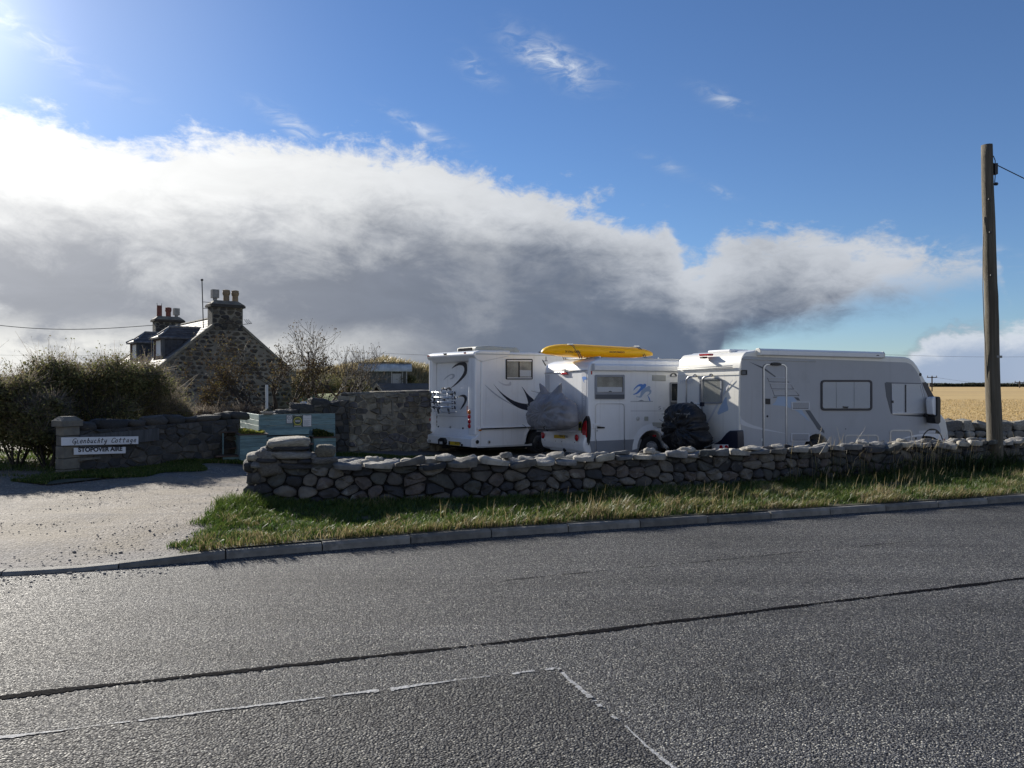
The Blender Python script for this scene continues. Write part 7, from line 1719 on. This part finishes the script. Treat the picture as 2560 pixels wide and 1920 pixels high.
def shrub(label, base, H, R, seed, nleaf=9000, ntwig=2600, leaf=.022, pal=HEDGE, bare=.0, ztop=1.0, low=.15, name='shrub'):
    rg = random.Random(seed); r = np.random.default_rng(seed); t = thing(name, label, 'shrub', base)
    segs = []; tips = []
    for i in range(7):
        a = 2*math.pi*i/7+rg.uniform(-.3, .3); grow(segs, tips, Vector((.03*math.cos(a), .03*math.sin(a), -.05)), Vector((math.cos(a)*.55, math.sin(a)*.55, 1)).normalized(), rg.uniform(.018, .032), H*rg.uniform(.36, .48), 2, rg, .22, .65, .22, (2, 3), .005)
    seg_mesh('stems', segs, M['bark2'], t)
    # crown: lumpy volume made of several overlapping clumps
    cl = [(rg.uniform(-.62, .62)*R, rg.uniform(-.62, .62)*R, H*rg.uniform(low+.2, .80), rg.uniform(.30, .55)*R) for _ in range(16)]
    k = nleaf; ci = r.integers(0, len(cl), k); cc = np.array(cl)[ci]; d = r.normal(size=(k, 3)); d /= np.linalg.norm(d, axis=1)[:, None]; rad = cc[:, 3]*r.uniform(.25, 1.08, k)**.55
    C = cc[:, :3]+d*rad[:, None]*np.array([1, 1, .85]); C[:, 2] = np.clip(C[:, 2], .05, H*1.05)
    V1, c1 = leaf_quads(C, r.uniform(.5, 1.25, k)*leaf, pal[r.integers(0, len(pal), k)]*r.uniform(.6, 1.35, (k, 1)), r)
    m = ntwig; ci = r.integers(0, len(cl), m); cc = np.array(cl)[ci]; d = r.normal(size=(m, 3)); d[:, 2] = np.abs(d[:, 2])*1.3+.15; d /= np.linalg.norm(d, axis=1)[:, None]
    P0 = cc[:, :3]+d*(cc[:, 3]*r.uniform(.1, .8, m))[:, None]; P1 = P0+(d+r.normal(0, .35, (m, 3)))*(r.uniform(.08, .30, m)*np.where(r.uniform(0, 1, m) < .10, 1.45, 1.0)*min(1.2, H/1.8))[:, None]
    V2, c2 = twig_quads(P0, P1, .0085, TWIG[r.integers(0, 3, m)]*r.uniform(.7, 1.2, (m, 1)), r)
    # a few leaves out on the twig ends
    e = r.integers(0, m, m//2); V3_, c3 = leaf_quads(P1[e]+r.normal(0, .02, (len(e), 3)), r.uniform(.4, .9, len(e))*leaf, pal[r.integers(0, len(pal), len(e))]*1.1, r)
    V = np.concatenate([V1, V2, V3_]); c = np.concatenate([c1, c2, c3]); np_mesh('crown', V, np.arange(len(V)).reshape(-1, 4), M['leaf'], t, col=c)
    return t
def hedge():
    L = 'part of the tall dark twiggy hedge '
    spec = [  # u, D, base z, v of top, radius, label
        (40, 15.2, .05, 905, 1.05, 'olive leaved dark shrub spilling over the grass at the outer end of the hedge', .1),
        (120, 14.9, .05, 965, .62, 'lower bramble-like shrub hugging the gate pillar of the garden wall', .05),
        (110, 16.6, .05, 893, 1.15, 'tall twiggy brown shrub rising just behind the capped gate pillar', .15),
        (215, 16.9, .05, 880, 1.15, 'dense dark shrub behind the name boards of the garden wall', .15),
        (300, 18.0, .05, 885, 1.15, 'spiky topped brown shrub in front of the cottage roof slope', .2),
        (365, 18.9, .05, 925, .95, 'greyish bare twigged shrub next to the cottage gable', .2),
        (425, 19.6, .05, 990, .6, 'thin straggling shrub overlapping the lower stones of the gable', .2),
        (-60, 17.5, .05, 900, 1.4, 'big dark shrub at the far end of the hedge away from the cottage', .15)]
    for i, (u, D, zb, vt, R, lab, low) in enumerate(spec):
        c = px(u, 1000, D); H = px(u, vt, D).z-zb; bare = u in (365, 425)
        shrub(lab, (c.x, c.y, zb), H, R*.92, 50+i, 5200 if bare else int(17000*min(1.2, R)), 5200 if bare else 3000, .034 if not bare else .024, low=low, name='hedge_shrub')['group'] = 'shrubs of the garden hedge'
    RED = np.array([(.085, .045, .035), (.11, .065, .045), (.06, .035, .028), (.09, .075, .04)])
    for i, (u, D, vt, R, lab) in enumerate(((520, 20.5, 1012, .55, 'low reddish brown shrub in front of the gable next to the straggling hedge end'), (580, 20.8, 1002, .55, 'low reddish shrub between garden wall and flower pot'), (635, 21.0, 1015, .5, 'low reddish shrub beside the white pipe'))):
        c = px(u, 1050, D); shrub(lab, (c.x, c.y, .05), px(u, vt, D).z-.05, R, 80+i, 4500, 2600, .017, RED, low=.2, name='heather_shrub')['group'] = 'low reddish shrubs'
    for i, (u, D, vt, R, lab) in enumerate(((800, 33, 940, 1.1, 'dark rounded shrub at the edge of the lawn behind bare trees'), (868, 34, 944, 1.1, 'dark shrub on the lawn beside the timber shed'), (1015, 45, 930, .8, 'small dark shrub against the end of the timber shed'))):
        c = px(u, 980, D); zb = 1.3 if D < 40 else 1.1; shrub(lab, (c.x, c.y, zb-.3), max(.6, px(u, vt, D).z-zb+.3), R, 90+i, 6000, 1200, .04, HEDGE*.8, low=.1, name='garden_shrub')['group'] = 'dark shrubs on the lawn'
hedge()
def bare_tree(label, base, seed, H, stems, spreadx, lvl, leaves, pal, up=.12, lean=(0, 0), r0=.06, name='bare_tree', sp=.62):
    rg = random.Random(seed); r = np.random.default_rng(seed); t = thing(name, label, 'tree', base); segs = []; tips = []
    for i in range(stems):
        f = (i+.5)/stems*2-1; d = Vector((f*spreadx+lean[0], rg.uniform(-.35, .35)+lean[1], 1)).normalized()
        grow(segs, tips, Vector((f*.08, rg.uniform(-.05, .05), -.05)), d, r0*rg.uniform(.75, 1), H*rg.uniform(.36, .46), lvl, rg, up, sp, .28, (2, 4), .0045)
    thick = [s for s in segs if s[2] > .016]; thin = [s for s in segs if s[2] <= .016]
    seg_mesh('trunk', thick, M['bark2'], t); cr = seg_mesh('branches', thin, M['bark2'], t)
    if leaves:
        P = np.array([q[:] for q, _ in tips]); k = leaves; C = P[r.integers(0, len(P), k)]+r.normal(0, .07, (k, 3)); V, c = leaf_quads(C, r.uniform(.016, .036, k), pal[r.integers(0, len(pal), k)]*r.uniform(.6, 1.3, (k, 1)), r)
        np_mesh('crown', V, np.arange(len(V)).reshape(-1, 4), M['leaf'], t, col=c)
    return t
OCHRE = np.array([(.11, .07, .03), (.16, .10, .035), (.075, .05, .025), (.20, .15, .04), (.085, .05, .032)])
b = px(705, 1045, 22.5); bare_tree('multi-stemmed tree with thin ochre leaves in front of the gable end', (b.x, b.y, .3), 5, 2.9, 5, 1.4, 4, 9000, OCHRE*np.array([.55, .62, .75]), .05, (-.12, 0), .075)
b = px(790, 1010, 23.5); bare_tree('nearly bare dark tree between the gable and the lawn', (b.x, b.y, .6), 9, 2.7, 3, .7, 3, 700, OCHRE*.55, .14, (.05, 0), .06, sp=.75)
b = px(875, 990, 25.2); bare_tree('leafless bushy tree behind the step in the rubble wall', (b.x, b.y, .8), 14, 2.5, 4, .75, 3, 250, OCHRE*.7, .16, (-.1, 0), .05, sp=.75)
b = px(890, 990, 26.6); bare_tree('smaller leafless tree in front of the timber shed', (b.x, b.y, .9), 22, 1.7, 2, .5, 3, 40, OCHRE*.7, .16, (.1, 0), .035, sp=.75)
